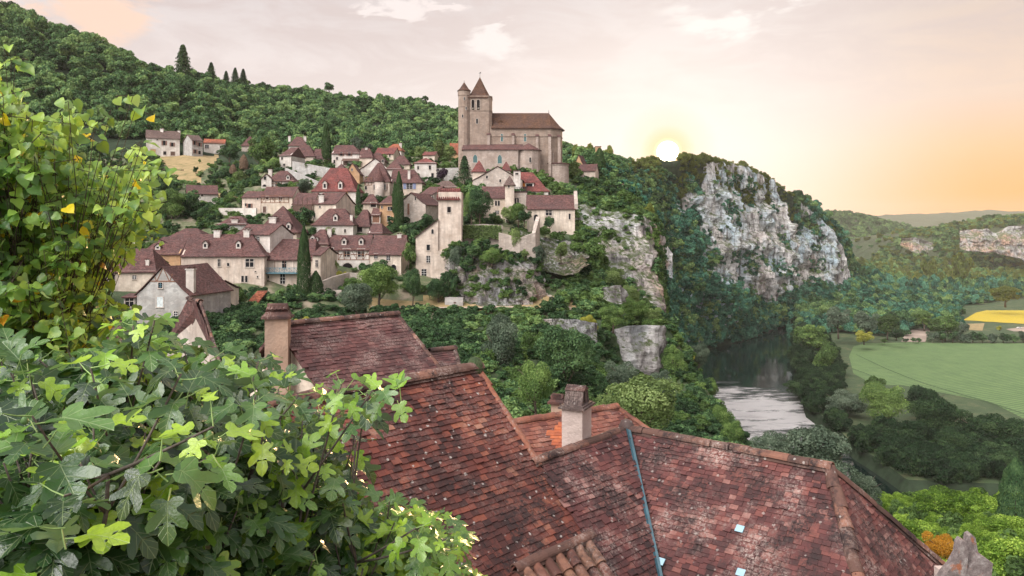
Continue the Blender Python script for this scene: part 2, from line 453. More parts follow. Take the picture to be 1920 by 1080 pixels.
M['fol_dark'] = leaf_mat('deep_green_foliage', [(0, (0.007, 0.017, 0.008)), (0.5, (0.048, 0.100, 0.043)), (1, (0.143, 0.237, 0.085))], .18, .7, .15, .4, tcol=(.10, .20, .04))
M['fol_bank'] = leaf_mat('dark_riverside_foliage', [(0, (0.003, 0.008, 0.004)), (0.5, (0.022, 0.050, 0.022)), (1, (0.067, 0.114, 0.042))], .15, .75, .12, .4, tcol=(.08, .16, .04))  # darker version of the deep green foliage
M['fol_forest'] = leaf_mat('forest_foliage', [(0, (0.014, 0.032, 0.014)), (0.5, (0.095, 0.191, 0.078)), (1, (0.288, 0.410, 0.141))], .22, .75, .12, .75, tcol=(.14, .24, .05))
M['fol_hazed'] = leaf_mat('haze_tinted_foliage', [(0, (0.008, 0.030, 0.021)), (0.5, (0.059, 0.180, 0.122)), (1, (0.164, 0.365, 0.219))], .2, .75, .12, .7, tcol=(.10, .22, .06))  # bluish tint of distance haze is put into the leaf colour
M['fol_mid'] = leaf_mat('mid_green_foliage', [(0, (0.016, 0.031, 0.010)), (0.5, (0.103, 0.182, 0.052)), (1, (0.271, 0.385, 0.110))], .3, .65, .2, .4, tcol=(.20, .34, .05))
M['fol_light'] = leaf_mat('light_green_foliage', [(0.0, (.028, .050, .016)), (.5, (.150, .215, .070)), (1.0, (.31, .39, .15))], .28, .6, .2, .3, tcol=(.30, .42, .08))
M['fol_vivid'] = leaf_mat('vivid_green_foliage', [(0, (0.012, 0.033, 0.006)), (0.45, (0.115, 0.217, 0.026)), (1, (0.405, 0.560, 0.090))], .28, .6, .2, .3, tcol=(.34, .50, .05))
M['fol_grey'] = leaf_mat('grey_green_foliage', [(0, (0.023, 0.037, 0.025)), (0.5, (0.089, 0.127, 0.084)), (1, (0.202, 0.256, 0.173))], .2, .7, .15, .3, tcol=(.15, .22, .10))
M['fol_cyp'] = leaf_mat('cypress_foliage', [(0, (0.019, 0.043, 0.016)), (0.5, (0.043, 0.084, 0.030)), (1, (0.088, 0.135, 0.049))], .1, .8, .1, .2, tcol=(.08, .14, .03))
M['fol_gold'] = leaf_mat('golden_brown_foliage', [(0.0, (.22, .09, .012)), (.5, (.46, .22, .022)), (1.0, (.62, .36, .05))], .35, .6, .2, .1, tcol=(.6, .3, .03))
M['fol_yell'] = leaf_mat('yellow_green_foliage', [(0.0, (.15, .17, .03)), (.5, (.36, .36, .06)), (1.0, (.55, .52, .12))], .35, .6, .2, .1, tcol=(.5, .5, .06))
M['fol_plum'] = leaf_mat('plum_foliage', [(0.0, (.020, .012, .022)), (1.0, (.06, .035, .055))], .1, .7, .15, .1, tcol=(.08, .04, .05))
M['fol_brown'] = leaf_mat('brown_clipped_foliage', [(0.0, (.16, .10, .065)), (1.0, (.34, .24, .17))], .1, .8, .1, .1, tcol=(.2, .12, .05))
M['fol_olive'] = leaf_mat('yellow_olive_foliage', [(0.0, (.035, .055, .020)), (.5, (.13, .175, .045)), (1.0, (.28, .31, .08))], .4, .7, .15, .5, tcol=(.46, .43, .06))  # yellowish green leaf tones with strong translucency
M['leaf_fig'] = leaf_mat('fig_leaf', [(0.0, (.008, .028, .010)), (.40, (.040, .105, .030)), (.66, (.11, .225, .055)), (.80, (.22, .41, .03)), (1.0, (.42, .58, .05))], .26, .27, .7, 0, True, under=(.20, .29, .19), tcol=(.26, .46, .03))
M['leaf_lime'] = leaf_mat('heart_leaf', [(0.0, (.030, .085, .024)), (.30, (.12, .25, .055)), (.60, (.29, .47, .08)), (.90, (.50, .66, .11)), (.935, (.85, .66, .02)), (.975, (.85, .55, .02)), (1.0, (.62, .22, .02))], .38, .38, .5, 0, under=(.34, .50, .22), tcol=(.50, .68, .06))
M['fig_fruit'] = plain('green_fig_skin', (.13, .24, .08), .5)

def ground_mats():
    out = []
    # 0 woodland floor / rough grass
    m, t, b = mat('rough_grass'); p = geo(t)
    c = t.ramp(t.noise(.12, 8, .7, p), [(.30, (.030, .055, .022)), (.52, (.060, .095, .035)), (.68, (.14, .135, .065)), (.8, (.22, .18, .11))])
    c = t.mix(t.ramp(t.noise(1.6, 6, .7, p), [(.4, 0.0), (.75, .7)]), c, (.03, .055, .022))
    t.l.new(c, b.inputs['Base Color']); b.inputs['Roughness'].default_value = .95
    t.l.new(t.bump(t.noise(2.2, 6, .75, p), .9, .4), b.inputs['Normal']); out.append(m)
    # 1 dry grass
    m, t, b = mat('dry_grass'); p = geo(t)
    c = t.ramp(t.noise(.35, 8, .7, p), [(.30, (.13, .125, .045)), (.5, (.32, .235, .11)), (.72, (.40, .28, .15))])
    t.l.new(c, b.inputs['Base Color']); b.inputs['Roughness'].default_value = .95
    t.l.new(t.bump(t.noise(2.5, 6, .75, p), .7, .25), b.inputs['Normal']); out.append(m)
    # 2 river bed mud
    out.append(plain('river_bed_mud', (.03, .035, .025), .9))
    # 3 dark wood floor
    out.append(plain('wood_floor', (.028, .042, .024), .95, .1, .4, .2, .5))
    # 4 lane and garden ground
    m, t, b = mat('garden_ground'); p = geo(t)
    c = t.ramp(t.noise(.25, 7, .7, p), [(.32, (.045, .08, .03)), (.5, (.10, .12, .055)), (.66, (.27, .22, .16))])
    t.l.new(c, b.inputs['Base Color']); b.inputs['Roughness'].default_value = .95
    t.l.new(t.bump(t.noise(3, 6, .75, p), .7, .2), b.inputs['Normal']); out.append(m)
    return out
M['ground'] = ground_mats()
def cliff_mat(name, warm=.5, blue=.5, dark=1.0, tone=1.0, fine=1.0):
    m, t, b = mat(name); p = t.mapping(geo(t), (fine, fine, fine))
    g = t.new('ShaderNodeNewGeometry')
    big = t.noise(.035, 5, .6, p)
    str_ = t.noise(.10, 8, .66, t.mapping(p, (1, 1, .20)), .6)
    col = t.ramp(str_, [(.30, (.09, .08, .08)), (.40, (.32 * tone, .30 * tone, .29 * tone)), (.50, (.64 * tone, .62 * tone, .61 * tone)), (.70, (.86 * tone, .84 * tone, .82 * tone))])
    col = t.mix(t.math('MULTIPLY', t.ramp(big, [(.46, 0.0), (.66, 1.0)]), warm), col, (.56, .34, .24))
    col = t.mix(t.math('MULTIPLY', t.ramp(t.noise(.045, 4, .5, t.mapping(p, (1, 1, .6), (40, 9, 3))), [(.45, 0.0), (.62, 1.0)]), blue), col, (.47, .60, .68))
    col = t.mix(t.math('MULTIPLY', t.ramp(t.noise(.24, 6, .7, t.mapping(p, (1.2, 1.2, .12), (3, 3, 3))), [(.52, 0.0), (.62, 1.0)]), .85 * dark), col, (.105, .095, .095))
    col = t.mix(t.ramp(t.noise(.55, 6, .75, p), [(.50, 0.0), (.70, .6)]), col, (.15, .135, .13))
    crk = t.voro(.11, t.mapping(p, (1, 1, .35)), 'Distance', 'DISTANCE_TO_EDGE')
    col = t.mix(t.math('MULTIPLY', t.ramp(crk, [(0.0, 1.0), (.05, 0.0)]), t.ramp(t.noise(.2, 3, .5, p), [(.4, 0.0), (.6, .8)])), col, (.10, .09, .09))
    # grass and moss on ledges that face up
    s = t.new('ShaderNodeSeparateXYZ'); t.l.new(g.outputs['Normal'], s.inputs[0])
    led = t.math('MULTIPLY', t.ramp(s.outputs[2], [(.42, 0.0), (.66, 1.0)]), t.ramp(t.noise(.5, 5, .7, p), [(.35, .2), (.55, 1.0)]))
    col = t.mix(led, col, (.085, .11, .045))
    t.l.new(col, b.inputs['Base Color']); b.inputs['Roughness'].default_value = .95
    b.inputs['Specular IOR Level'].default_value = .1
    led2 = t.math('MULTIPLY', t.noise(.35, 6, .7, t.mapping(p, (.25, .25, 2.4))), .9)
    h = t.math('ADD', t.math('ADD', led2, t.noise(.6, 8, .75, t.mapping(p, (1, 1, .4)))), t.math('MULTIPLY', t.voro(.45, t.mapping(p, (1, 1, .6)), 'Distance'), .6))
    t.l.new(t.bump(h, 1.0, 1.2), b.inputs['Normal'])
    return m
M['cliff'] = cliff_mat('pale_limestone_cliff', .22, .85)
M['cliffw'] = cliff_mat('rose_limestone_cliff', .85, .15)
M['clifff'] = cliff_mat('far_rose_cliff', 1.0, .0, 1.0, .62)
M['cliffn'] = cliff_mat('near_limestone_rock', .75, .1, 1.2, .72, 2.6)
M['cliffb'] = cliff_mat('blue_grey_limestone', .05, .9, .6)
def water_mat():
    m, t, b = mat('river_water'); p = geo(t)
    b.inputs['Base Color'].default_value = (.008, .018, .015, 1)
    # wind-ruffled patch below the river bend; its sky reflection is painted as pale colour
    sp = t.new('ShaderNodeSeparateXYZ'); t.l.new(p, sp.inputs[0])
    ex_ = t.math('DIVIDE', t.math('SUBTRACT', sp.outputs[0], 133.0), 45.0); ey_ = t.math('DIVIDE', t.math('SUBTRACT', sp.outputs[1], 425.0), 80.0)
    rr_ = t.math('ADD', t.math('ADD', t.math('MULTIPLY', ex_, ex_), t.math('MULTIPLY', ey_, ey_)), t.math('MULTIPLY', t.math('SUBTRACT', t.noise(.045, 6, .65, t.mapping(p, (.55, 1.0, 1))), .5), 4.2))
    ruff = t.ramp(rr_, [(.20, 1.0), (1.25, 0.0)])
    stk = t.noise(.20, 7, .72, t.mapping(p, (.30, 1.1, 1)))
    sky_sheen = t.ramp(t.math('ADD', t.math('MULTIPLY', ruff, .75), t.math('MULTIPLY', t.math('SUBTRACT', stk, .5), 2.0)), [(.22, 0.0), (.70, .92)])
    t.l.new(t.mix(sky_sheen, (.008, .018, .015), (.74, .70, .68)), b.inputs['Base Color'])
    b.inputs['Roughness'].default_value = .04; b.inputs['IOR'].default_value = 2.3
    b.inputs['Specular IOR Level'].default_value = .6
    patch = t.ramp(t.noise(.022, 3, .5, p), [(.40, .12), (.62, 1.0)])
    rip = t.math('ADD', t.math('MULTIPLY', t.noise(.9, 4, .6, t.mapping(p, (.6, 1.6, 1))), t.math('MULTIPLY', patch, .25)), t.math('MULTIPLY', t.noise(1.1, 5, .7, t.mapping(p, (.7, 1.3, 1))), t.math('MULTIPLY', ruff, 9.0)))
    t.l.new(t.bump(rip, .8, .16), b.inputs['Normal'])
    t.l.new(t.math('MULTIPLY_ADD', ruff, .30, .04), b.inputs['Roughness'])
    return m
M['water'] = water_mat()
def field_mat():
    m, t, b = mat('green_crop'); p = geo(t)
    c = t.ramp(t.noise(.08, 8, .75, p), [(.3, (.10, .17, .055)), (.55, (.15, .24, .078)), (.75, (.21, .29, .095))])
    wv = t.new('ShaderNodeTexWave', wave_type='BANDS', bands_direction='X'); wv.inputs['Scale'].default_value = .10
    wv.inputs['Distortion'].default_value = 1.0
    r = t.new('ShaderNodeMapping'); r.inputs['Rotation'].default_value = (0, 0, math.radians(62)); t.l.new(p, r.inputs[0]); t.l.new(r.outputs[0], wv.inputs['Vector'])
    c = t.mix(t.math('MULTIPLY', wv.outputs['Fac'], .7), c, (.055, .105, .038))
    c = t.mix(t.ramp(t.noise(1.2, 5, .8, p), [(.45, 0.0), (.7, .5)]), c, (.07, .12, .045))
    t.l.new(c, b.inputs['Base Color']); b.inputs['Roughness'].default_value = .9
    t.l.new(t.bump(t.noise(1.5, 5, .8, p), .8, .5), b.inputs['Normal'])
    return m
M['field'] = field_mat()
def sunfl_mat():
    m, t, b = mat('sunflower_rows'); p = geo(t)
    wv = t.new('ShaderNodeTexWave', wave_type='BANDS', bands_direction='X'); wv.inputs['Scale'].default_value = .05
    wv.inputs['Distortion'].default_value = 2.5; wv.inputs['Detail Scale'].default_value = .3
    r = t.new('ShaderNodeMapping'); r.inputs['Rotation'].default_value = (0, 0, math.radians(-30)); t.l.new(p, r.inputs[0]); t.l.new(r.outputs[0], wv.inputs['Vector'])
    c = t.ramp(t.math('ADD', wv.outputs['Fac'], t.math('MULTIPLY', t.math('SUBTRACT', t.noise(.7, 5, .8, p), .5), .9)), [(.20, (.16, .17, .03)), (.55, (.55, .38, .015)), (.95, (.80, .56, .015))])
    t.l.new(c, b.inputs['Base Color']); b.inputs['Roughness'].default_value = .9
    return m
M['sunfl'] = sunfl_mat()
M['yard'] = plain('bare_earth', (.34, .27, .22), .95, .1, .25, .08, .2)
M['hillfar'] = None
def hill_mat(name, c, cliffc=None):
    m, t, b = mat(name); p = geo(t)
    col = t.ramp(t.noise(.03, 8, .75, p), [(.3, tuple(x * .55 for x in c)), (.6, c), (.8, tuple(x * 1.6 for x in c))])
    t.l.new(col, b.inputs['Base Color']); b.inputs['Roughness'].default_value = .95
    t.l.new(t.bump(t.noise(.06, 7, .8, p), 1.0, 8), b.inputs['Normal'])
    return m
M['hill'] = hill_mat('distant_woodland', (.075, .10, .045))
# ------------------------------------------------------------------ houses of the village, read off the photo
# key: name, label, pxL, pxR, Y, base, eave, ridge, depth, type, yaw, wall, roof, {windows, chimneys, dormers, ...}
# windows: (px, py, w, h, style); style w window, a arched, d door, s shuttered, g gothic, o ochre door
HOUSES = [
 ('farmhouse', 'long pale farmhouse with brown roof above the dry grass bank under the forest', 274, 337, 300, 292, 257, 243, 8, 'g', 24, 'white', 'grey', dict(win=[(308,268,3.6,8,'s'),(323,271,3.4,7,'s'),(287,285,7,10,'o'),(309,287,4,6,'w'),(324,288,6,7,'d'),(295,262,2,2,'w')], ch=[(304,241,1.2),(336,250,.9)])),
 ('stone_barn', 'narrow grey stone barn with bare gable joined to the long farmhouse', 360, 380, 300, 292, 262, 252, 9, 'g', 44, 'grey', 'grey', dict(win=[(365,268,2.4,7,'s'),(374,271,2.4,7,'s'),(366,284,2.4,7,'s'),(374,286,3,6,'w')])),
 ('farm_shed', 'low white shed with orange roof beside the stone barn under the forest', 382, 421, 312, 286, 267, 260, 7, 'g', 15, 'white', 'orange', dict(win=[(388,275,6,6,'w')])),
 ('forest_pavilion', 'small brown pyramid roofed hut peeping out of the trees at the forest edge', 453, 480, 305, 284, 272, 255, 6, 'p', 10, 'stone', 'brown', {}),
 ('field_barn', 'low pale barn with brown tiled roof below the dry grass bank', 351, 408, 212, 386, 362, 346, 9, 'g', 24, 'white', 'brown', dict(win=[(379,366,3,3,'w')])),
 ('tall_house', 'tall narrow white house with two small windows at the left top end of the village', 524, 546, 252, 320, 291, 277, 9, 'hl', -14, 'white', 'brown', dict(win=[(529,297,3,4.5,'w'),(533,309,3,4,'w')])),
 ('hillside_house', 'plum roofed house behind the tall narrow white house at the top of the village', 541, 590, 262, 305, 292, 272, 9, 'h', 0, 'cream', 'red', {}),
 ('hipped_house', 'topmost hipped house with white chimneys at the upper left of the village', 541, 575, 276, 285, 272, 256, 8, 'h', 8, 'white', 'brown', dict(ch=[(572,262,.9),(543,268,.8)])),
 ('roofed_cottage', 'low cottage with plum roof left of the tall cypress at the top of the village', 588, 612, 262, 306, 296, 279, 7, 'hr', 5, 'cream', 'red', {}),
 ('awning_house', 'wide white house with dark balcony roof right of the tall cypress', 622, 674, 250, 314, 287, 272, 9, 'hr', -3, 'white', 'red', dict(win=[(632,297,3,5,'w'),(640,289,4.5,6,'s'),(655,289,4.5,6,'s'),(627,303,3,6,'w'),(648,306,8,8,'d')], awning=(640,672,297,302))),
 ('ochre_gable_house', 'narrow ochre stone house with pointed gable below the white house with a balcony roof', 647, 674, 226, 345, 324, 305, 8, 'f', 3, 'ochre', 'brown', dict(win=[(660,318,2,4,'w')])),
 ('small_tower_house', 'little plum hip roof directly behind the great manor roof', 624, 648, 236, 335, 322, 307, 7, 'p', 0, 'stone', 'red', {}),
 ('great_manor', 'large white manor with steep red hipped roof and twin pointed windows amid the village', 586, 667, 205, 394, 357, 315, 11, 'h', 0, 'white', 'bright', dict(win=[(650,363,4,6,'o'),(655,386,4.2,11,'g'),(660.5,386,4.2,11,'g')], dorm=[(609,348,1.1,1.5),(638,348,1.1,1.5)], hip=.30)),
 ('balcony_house', 'house with dark timber balcony in front of the great manor', 549, 587, 189, 410, 382, 361, 8, 'g', -3, 'cream', 'brown', dict(win=[(566,404,24,9,'v')], balc=(549,585,384,397,'timber'))),
 ('chimney_house', 'white gabled house with broad pale chimney on its front slope before the great manor', 589, 630, 188, 412, 381, 361, 8, 'g', -22, 'cream', 'brown', dict(win=[(590,404,3,8,'w'),(600,388,3,3,'w')], ch=[(603,365,1.2,.15)])),
 ('turret_house', 'small half timbered house with hipped roof and round topped side gable', 501, 551, 214, 352, 338, 320, 8, 'h', 4, 'white', 'brown', dict(win=[(520,346,7,8,'w'),(544,345,4,7,'w')], timber=(510,528,338,350), ch=[(507,317,1.0)], dorm=[(540,333,.9,.8)])),
 ('gable_annex', 'small white gable with one dark window left of the small half timbered hipped house', 490, 509, 213, 352, 334, 325, 6, 'f', 8, 'white', 'brown', dict(win=[(497,334,4,6,'w'),(496,348,6,4,'a')])),
 ('half_timbered_house', 'long half timbered house with wide plum roof on the left of the village', 490, 548, 198, 402, 368, 350, 8, 'g', -4, 'cream', 'brown', dict(win=[(501,371,4,6,'w'),(526,372,6,7,'w'),(496,393,5.5,11,'d')], timber=(490,541,367,380))),
 ('cottage', 'small pink cottage with red door against the left end of the long half timbered house', 454, 489, 199, 398, 369, 358, 7, 'g', -8, 'pink', 'brown', dict(win=[(468,386,5,8,'s'),(483,372,2,4,'w'),(461,384,3,5,'w')])),
 ('pyramid_house', 'house with a very steep pyramid roof and broad pink chimney', 480, 556, 166, 446, 434, 386, 13, 'p', 4, 'cream', 'red', dict(ch=[(512,406,1.5,.42)], dorm=[(541,425,.9,1.0)], win=[(540,440,6,6,'w')])),
 ('gabled_cottage', 'small cottage with plum roof and white gable before the steep pyramid roof', 444, 506, 158, 456, 438, 420, 7, 'g', -24, 'white', 'red', dict(win=[(484,449,6,9,'w'),(451,447,4,4,'w')], ch=[(465,436,1.1,.3)])),
 ('back_cottage', 'low plum roof among bushes above the long front manor', 408, 462, 178, 428, 419, 405, 7, 'h', 0, 'grey', 'red', dict(ch=[(441,417,1.4,.3)])),
 ('front_manor', 'long cream manor with plum roof and two dormers at the left front', 339.5, 495.5, 150, 560, 478.5, 439, 10, 'hr', 3, 'pink', 'red', dict(win=[(411,493,4.6,13,'m'),(428,496,3.6,5.5,'w'),(468,493,13,14,'m'),(412,524,8,11,'a'),(455,523,4,11,'w'),(462,523,4,11,'w'),(479,509,1.6,2,'w'),(483,519,2,3,'w')], dorm=[(385,460,.9,.9),(447,460,.9,.9)], ch=[(408,431,1.25),(463,431,1.1)], hip=.24)),
 ('rear_wing', 'ochre wing with plum roof joined to the left end of the long front manor', 262, 338, 157, 500, 475, 444, 9, 'hl', 3, 'ochre', 'red', dict(dorm=[(296,464,1.0,.5)], ch=[(255,445,1.0)])),
 ('rear_house', 'plum roofed house seen behind the ochre wing and the long front manor', 306, 384, 170, 462, 447, 428, 8, 'h', 0, 'ochre', 'red', {}),
 ('arched_barn', 'cream house with hipped plum roof and arched window at the far left', 200, 291, 140, 546, 508, 466, 11, 'hr', 8, 'cream', 'red', dict(win=[(209,519,11,13,'a'),(252,520,6,7,'w')], ch=[(277,486,.6,.3)], hip=.26)),
 ('gable_house', 'white stone house with broad timbered gable and small teal window at the left front', 257, 354, 116, 606, 549, 498, 11, 'f', -12, 'grey', 'brown', dict(win=[(301,535,8,10,'t'),(300,566,12,18,'T'),(330,590,7,12,'w')], gtimber=1, ch=[(358,502,1.15,.25,4.0)])),
 ('side_annex', 'low annex with plum roof on the right side of the white timbered gable house', 362, 393, 126, 590, 543, 524, 7, 'g', -20, 'cream', 'red', dict(win=[(374,562,4,18,'T')], ch=[(388,510,.5)])),
 ('lean_to', 'small lean-to with white lattice window left of the white timbered gable house', 232, 254, 119, 600, 556, 549, 5, 'g', 0, 'grey', 'brown', dict(win=[(243,567,14,15,'m')])),
 ('teal_balcony_house', 'large house with broad plum roof and long teal balcony behind the front cypress', 497, 586, 153, 556, 485, 448, 10, 'h', 0, 'pink', 'red', dict(win=[(533,496,7,14,'m'),(530,523,8,17,'w'),(503,519,2,5,'w'),(514,498,1,12,'p'),(525,498,1,12,'p'),(505,498,1,12,'p'),(552,498,1,12,'p'),(562,499,5,10,'w')], balc=(497,560,502,512,'teal'), hip=.05)),
 ('corner_tower', 'narrow pale corner wing with tall window right of the teal balcony house', 586, 601, 152, 545, 477, 462, 9, 'g', -8, 'cream', 'red', dict(win=[(594,494,4,12,'m')])),
 ('dormered_house', 'plum hipped roof with two dormers rising behind the teal balcony house', 576, 614, 165, 470, 456, 430, 9, 'h', 0, 'cream', 'red', dict(dorm=[(586,448,.9,.8),(594,449,.5,.6)], ch=[(618,444,.9)])),
 ('timbered_coach_house', 'half timbered house with arched gateway and two dormers in the front row', 614, 692, 165, 512, 467, 440, 9, 'g', 2, 'white', 'red', dict(win=[(650,474,11,14,'m'),(677,474,11,14,'m'),(651.5,503,18,19,'A'),(620,470,9,10,'t')], timber=(634,692,467,487), dorm=[(645,454,1.0,.9),(677,454,1.0,.9)])),
 ('long_roofed_house', 'white house with plum roof continuing right of the half timbered coach house', 693, 752, 164, 512, 475, 440.5, 9, 'g', -6, 'cream', 'red', dict(win=[(705,480,6,9,'w'),(728,482,6,12,'w'),(738,501,9,9,'a')], ch=[(749,438,.9)])),
 ('hipped_front_house', 'white house with broad plum hipped roof and one slit window', 586, 662, 181, 442, 420, 391, 9, 'h', 0, 'white', 'red', dict(win=[(647,433,3,6,'w')], dorm=[(629,409,1.0,1.0)], ch=[(659,402,.6,.3)], hip=.3)),
 ('attached_house', 'plum roofed house with dark open loft joined right of the broad hipped white house', 660, 692, 186, 442, 423, 393, 8, 'h', -6, 'stone', 'red', dict(win=[(674,430,10,9,'v')])),
 ('low_cottage', 'tiny white cottage with plum roof below the ochre house', 690, 716, 176, 448, 436, 419, 6, 'hr', -12, 'white', 'red', dict(win=[(699,441,4,5,'w')])),
 ('ochre_house', 'bright ochre house with paired windows left of the central cypress', 712, 744, 189, 430, 381, 367, 8, 'hl', 0, 'ochre', 'brown', dict(win=[(729,391,3,6,'w'),(733.5,391,3,6,'w'),(729,410,5,10,'w'),(716,388,2,4,'w')])),
 ('timber_loft_house', 'small brown timber fronted house left of the bright ochre house', 697, 712, 188, 430, 402, 390, 5, 'g', -3, 'stone', 'brown', dict(win=[(705,410,12,14,'S')])),
 ('stone_gable_house', 'big rubble stone gable right of the central cypress with its roof falling left', 744, 798, 190, 420, 383, 361, 9, 'f', -20, 'stone', 'brown', dict(win=[(779,372,2.4,7,'w'),(766,392,4,20,'S')])),
 ('loft_house', 'cream house with dark upper loft in the centre of the village', 681, 707, 197, 405, 380, 364, 8, 'h', 5, 'cream', 'brown', dict(win=[(700,384,9,8,'v')])),
 ('white_tower_house', 'square white tower house with four dark windows and flat pyramid roof left of the church', 777, 818, 236, 342, 304, 296, 7, 'p', 4, 'white', 'bright', dict(win=[(784,314.5,2.8,5.5,'w'),(806,314,3.6,7,'w'),(811,329,4,8,'w'),(784,328,2.8,6,'w')])),
 ('upper_house', 'small house with red roof showing behind the square white tower house', 793, 815, 250, 305, 290, 284, 6, 'g', -8, 'cream', 'bright', dict(win=[])),
 ('round_tower_house', 'house with round stone tower and timbered upper floor under a steep plum roof', 684, 730, 214, 368, 339, 305, 9, 'h', 0, 'pink', 'brown', dict(win=[(703,352,3,9,'s'),(722,350,4,10,'s'),(686,352,3,6,'w')], timber=(684,697,333,347), hip=.42, tower=(711,6.5,341))),
 ('blue_shutter_house', 'cream house with blue shutters and plum hipped roof behind the central cypress', 732, 791, 217, 368, 341, 318, 9, 'hr', 0, 'pink', 'red', dict(win=[(768,349,10,10,'b'),(745,349,4,8,'w')], ch=[(767,319,.7,.3)], hip=.3)),
 ('white_gable_house', 'wide white gable with brown roof edges in the upper middle of the village', 676, 731, 236, 345, 316, 296, 9, 'f', 3, 'white', 'brown', dict(win=[(718,302,3,5,'w')])),
 ('round_roof_house', 'small house with low dark hipped roof above the blue shuttered house', 724, 752, 232, 332, 316, 304, 7, 'h', 0, 'white', 'brown', {}),
 ('red_roof_cottage', 'orange red roofed cottage highest in the upper middle of the village', 722, 752, 270, 292, 281, 270, 7, 'h', -6, 'white', 'orange', dict(ch=[(751,271,.9)])),
 ('red_gable_cottage', 'red roofed cottage just below the highest orange red roof', 703, 738, 262, 300, 288, 277, 7, 'g', -10, 'cream', 'bright', dict(win=[(731,292,2.4,4,'w')])),
 ('dark_roof_cottage', 'dark roofed cottage right of the white house with a balcony roof', 674, 698, 246, 304, 294, 278, 7, 'hr', 0, 'cream', 'brown', dict(ch=[(687,284,.8)])),
 ('plum_roof_cottage', 'plum roofed cottage left of the square white tower house', 732, 768, 246, 318, 307, 292, 7, 'h', 0, 'cream', 'red', {}),
 ('low_stone_cottage', 'low plum roofed cottage in front of the white gable in the upper village', 690, 720, 248, 310, 300, 286, 7, 'h', 0, 'stone', 'brown', {}),
 ('orange_roof_house', 'ochre house with orange roof close to the left wall of the church tower', 843, 861, 275, 310, 286, 268, 7, 'g', 0, 'ochre', 'orange', {}),
 ('ivy_house', 'ivy hung gabled house behind the tall stone tower house', 788, 812, 200, 398, 364, 350, 8, 'g', -34, 'stone', 'brown', dict(win=[(812,370,2.5,5,'w')])),
 ('vaulted_house', 'low rounded stone building behind the tall stone tower house', 811, 858, 217, 362, 350, 339, 7, 'h', 0, 'stone', 'grey', {}),
 ('great_hall', 'big rubble stone hall with broad gable below the church', 887, 979, 205, 362, 337, 311, 12, 'f', -3, 'stone', 'grey', dict(win=[(913,332,3,5,'w'),(938,339,3,5,'w')])),
 ('red_pyramid_turret', 'square turret with steep red pyramid roof at the left of the stone hall', 886, 909, 207, 358, 320, 301, 5, 'p', 0, 'cream', 'bright', {}),
 ('red_topped_turret', 'small turret with red pyramid roof peeping over the stone hall against the church', 941, 957, 222, 330, 318, 303, 4, 'p', 0, 'cream', 'bright', {}),
 ('red_hipped_house', 'house with large red hipped roof and orange shuttered dormer below the church', 972, 1028, 207, 368, 357, 323, 10, 'hr', -3, 'white', 'bright', dict(bigdorm=(978,1001,343,353), hip=.55)),
 ('chimney_tower', 'square white chimney block between the stone hall and the red hipped roof', 963, 976, 204, 360, 321, 318, 3, 'flat', 0, 'white', 'red', dict(win=[(969,326,5,3,'w')])),
 ('arched_window_house', 'stone house with paired arched windows behind the trees at the foot of the church', 905, 948, 190, 412, 370, 349, 9, 'g', 2, 'cream', 'red', dict(win=[(930,381,3.4,9,'a'),(935.2,381,3.4,9,'a'),(932,398,6,6,'w')])),
 ('stair_tower', 'slim square stair tower with dark pointed roof beside the paired arched windows', 947, 964, 187, 415, 345, 330, 4, 'p', 0, 'cream', 'grey', dict(win=[(954,350,2.4,4,'w')])),
 ('terrace_tower', 'flat topped stone tower with iron railing and pointed window beside the slim stair tower', 964, 988, 189, 412, 361, 361, 6, 'flat', 0, 'stone', 'red', dict(win=[(967,376,3.6,11,'g'),(971,376,3.6,11,'g')], rail=1)),
 ('cliff_house', 'long stone house with plum roof and stepped right gable on the rock edge', 988, 1078, 181, 436, 390, 365, 8, 'g', -2, 'cream', 'red', dict(win=[(1029,399,10,9,'m'),(1005,408,7,11,'a'),(1068,406,3,10,'w'),(1049,437,4,6,'a')], parapet=1, deep=10)),
 ('ridge_cottage', 'rose stone cottage with plum roof right of the church bastion', 1074, 1116, 258, 341, 320, 308, 7, 'g', -16, 'pink', 'red', dict(win=[(1089,326,4,6,'d'),(1096,330,2,2,'w')])),
 ('ridge_gable', 'dark red gable roof just behind the rose stone cottage right of the church', 1078, 1092, 268, 330, 306, 290, 6, 'f', -20, 'ochre', 'red', {}),
 ('cliff_cabin', 'tiny house with pyramid roof alone among trees above the cliff', 1157, 1177, 270, 378, 354, 344, 5, 'p', -12, 'pink', 'red', dict(win=[(1165,361,8,6,'s')])),
 ('ruined_tower', 'stub of a ruined tower on the wooded skyline right of the church', 1117, 1127, 330, 292, 275, 272, 3, 'flat', 0, 'ochre', 'red', {}),
]
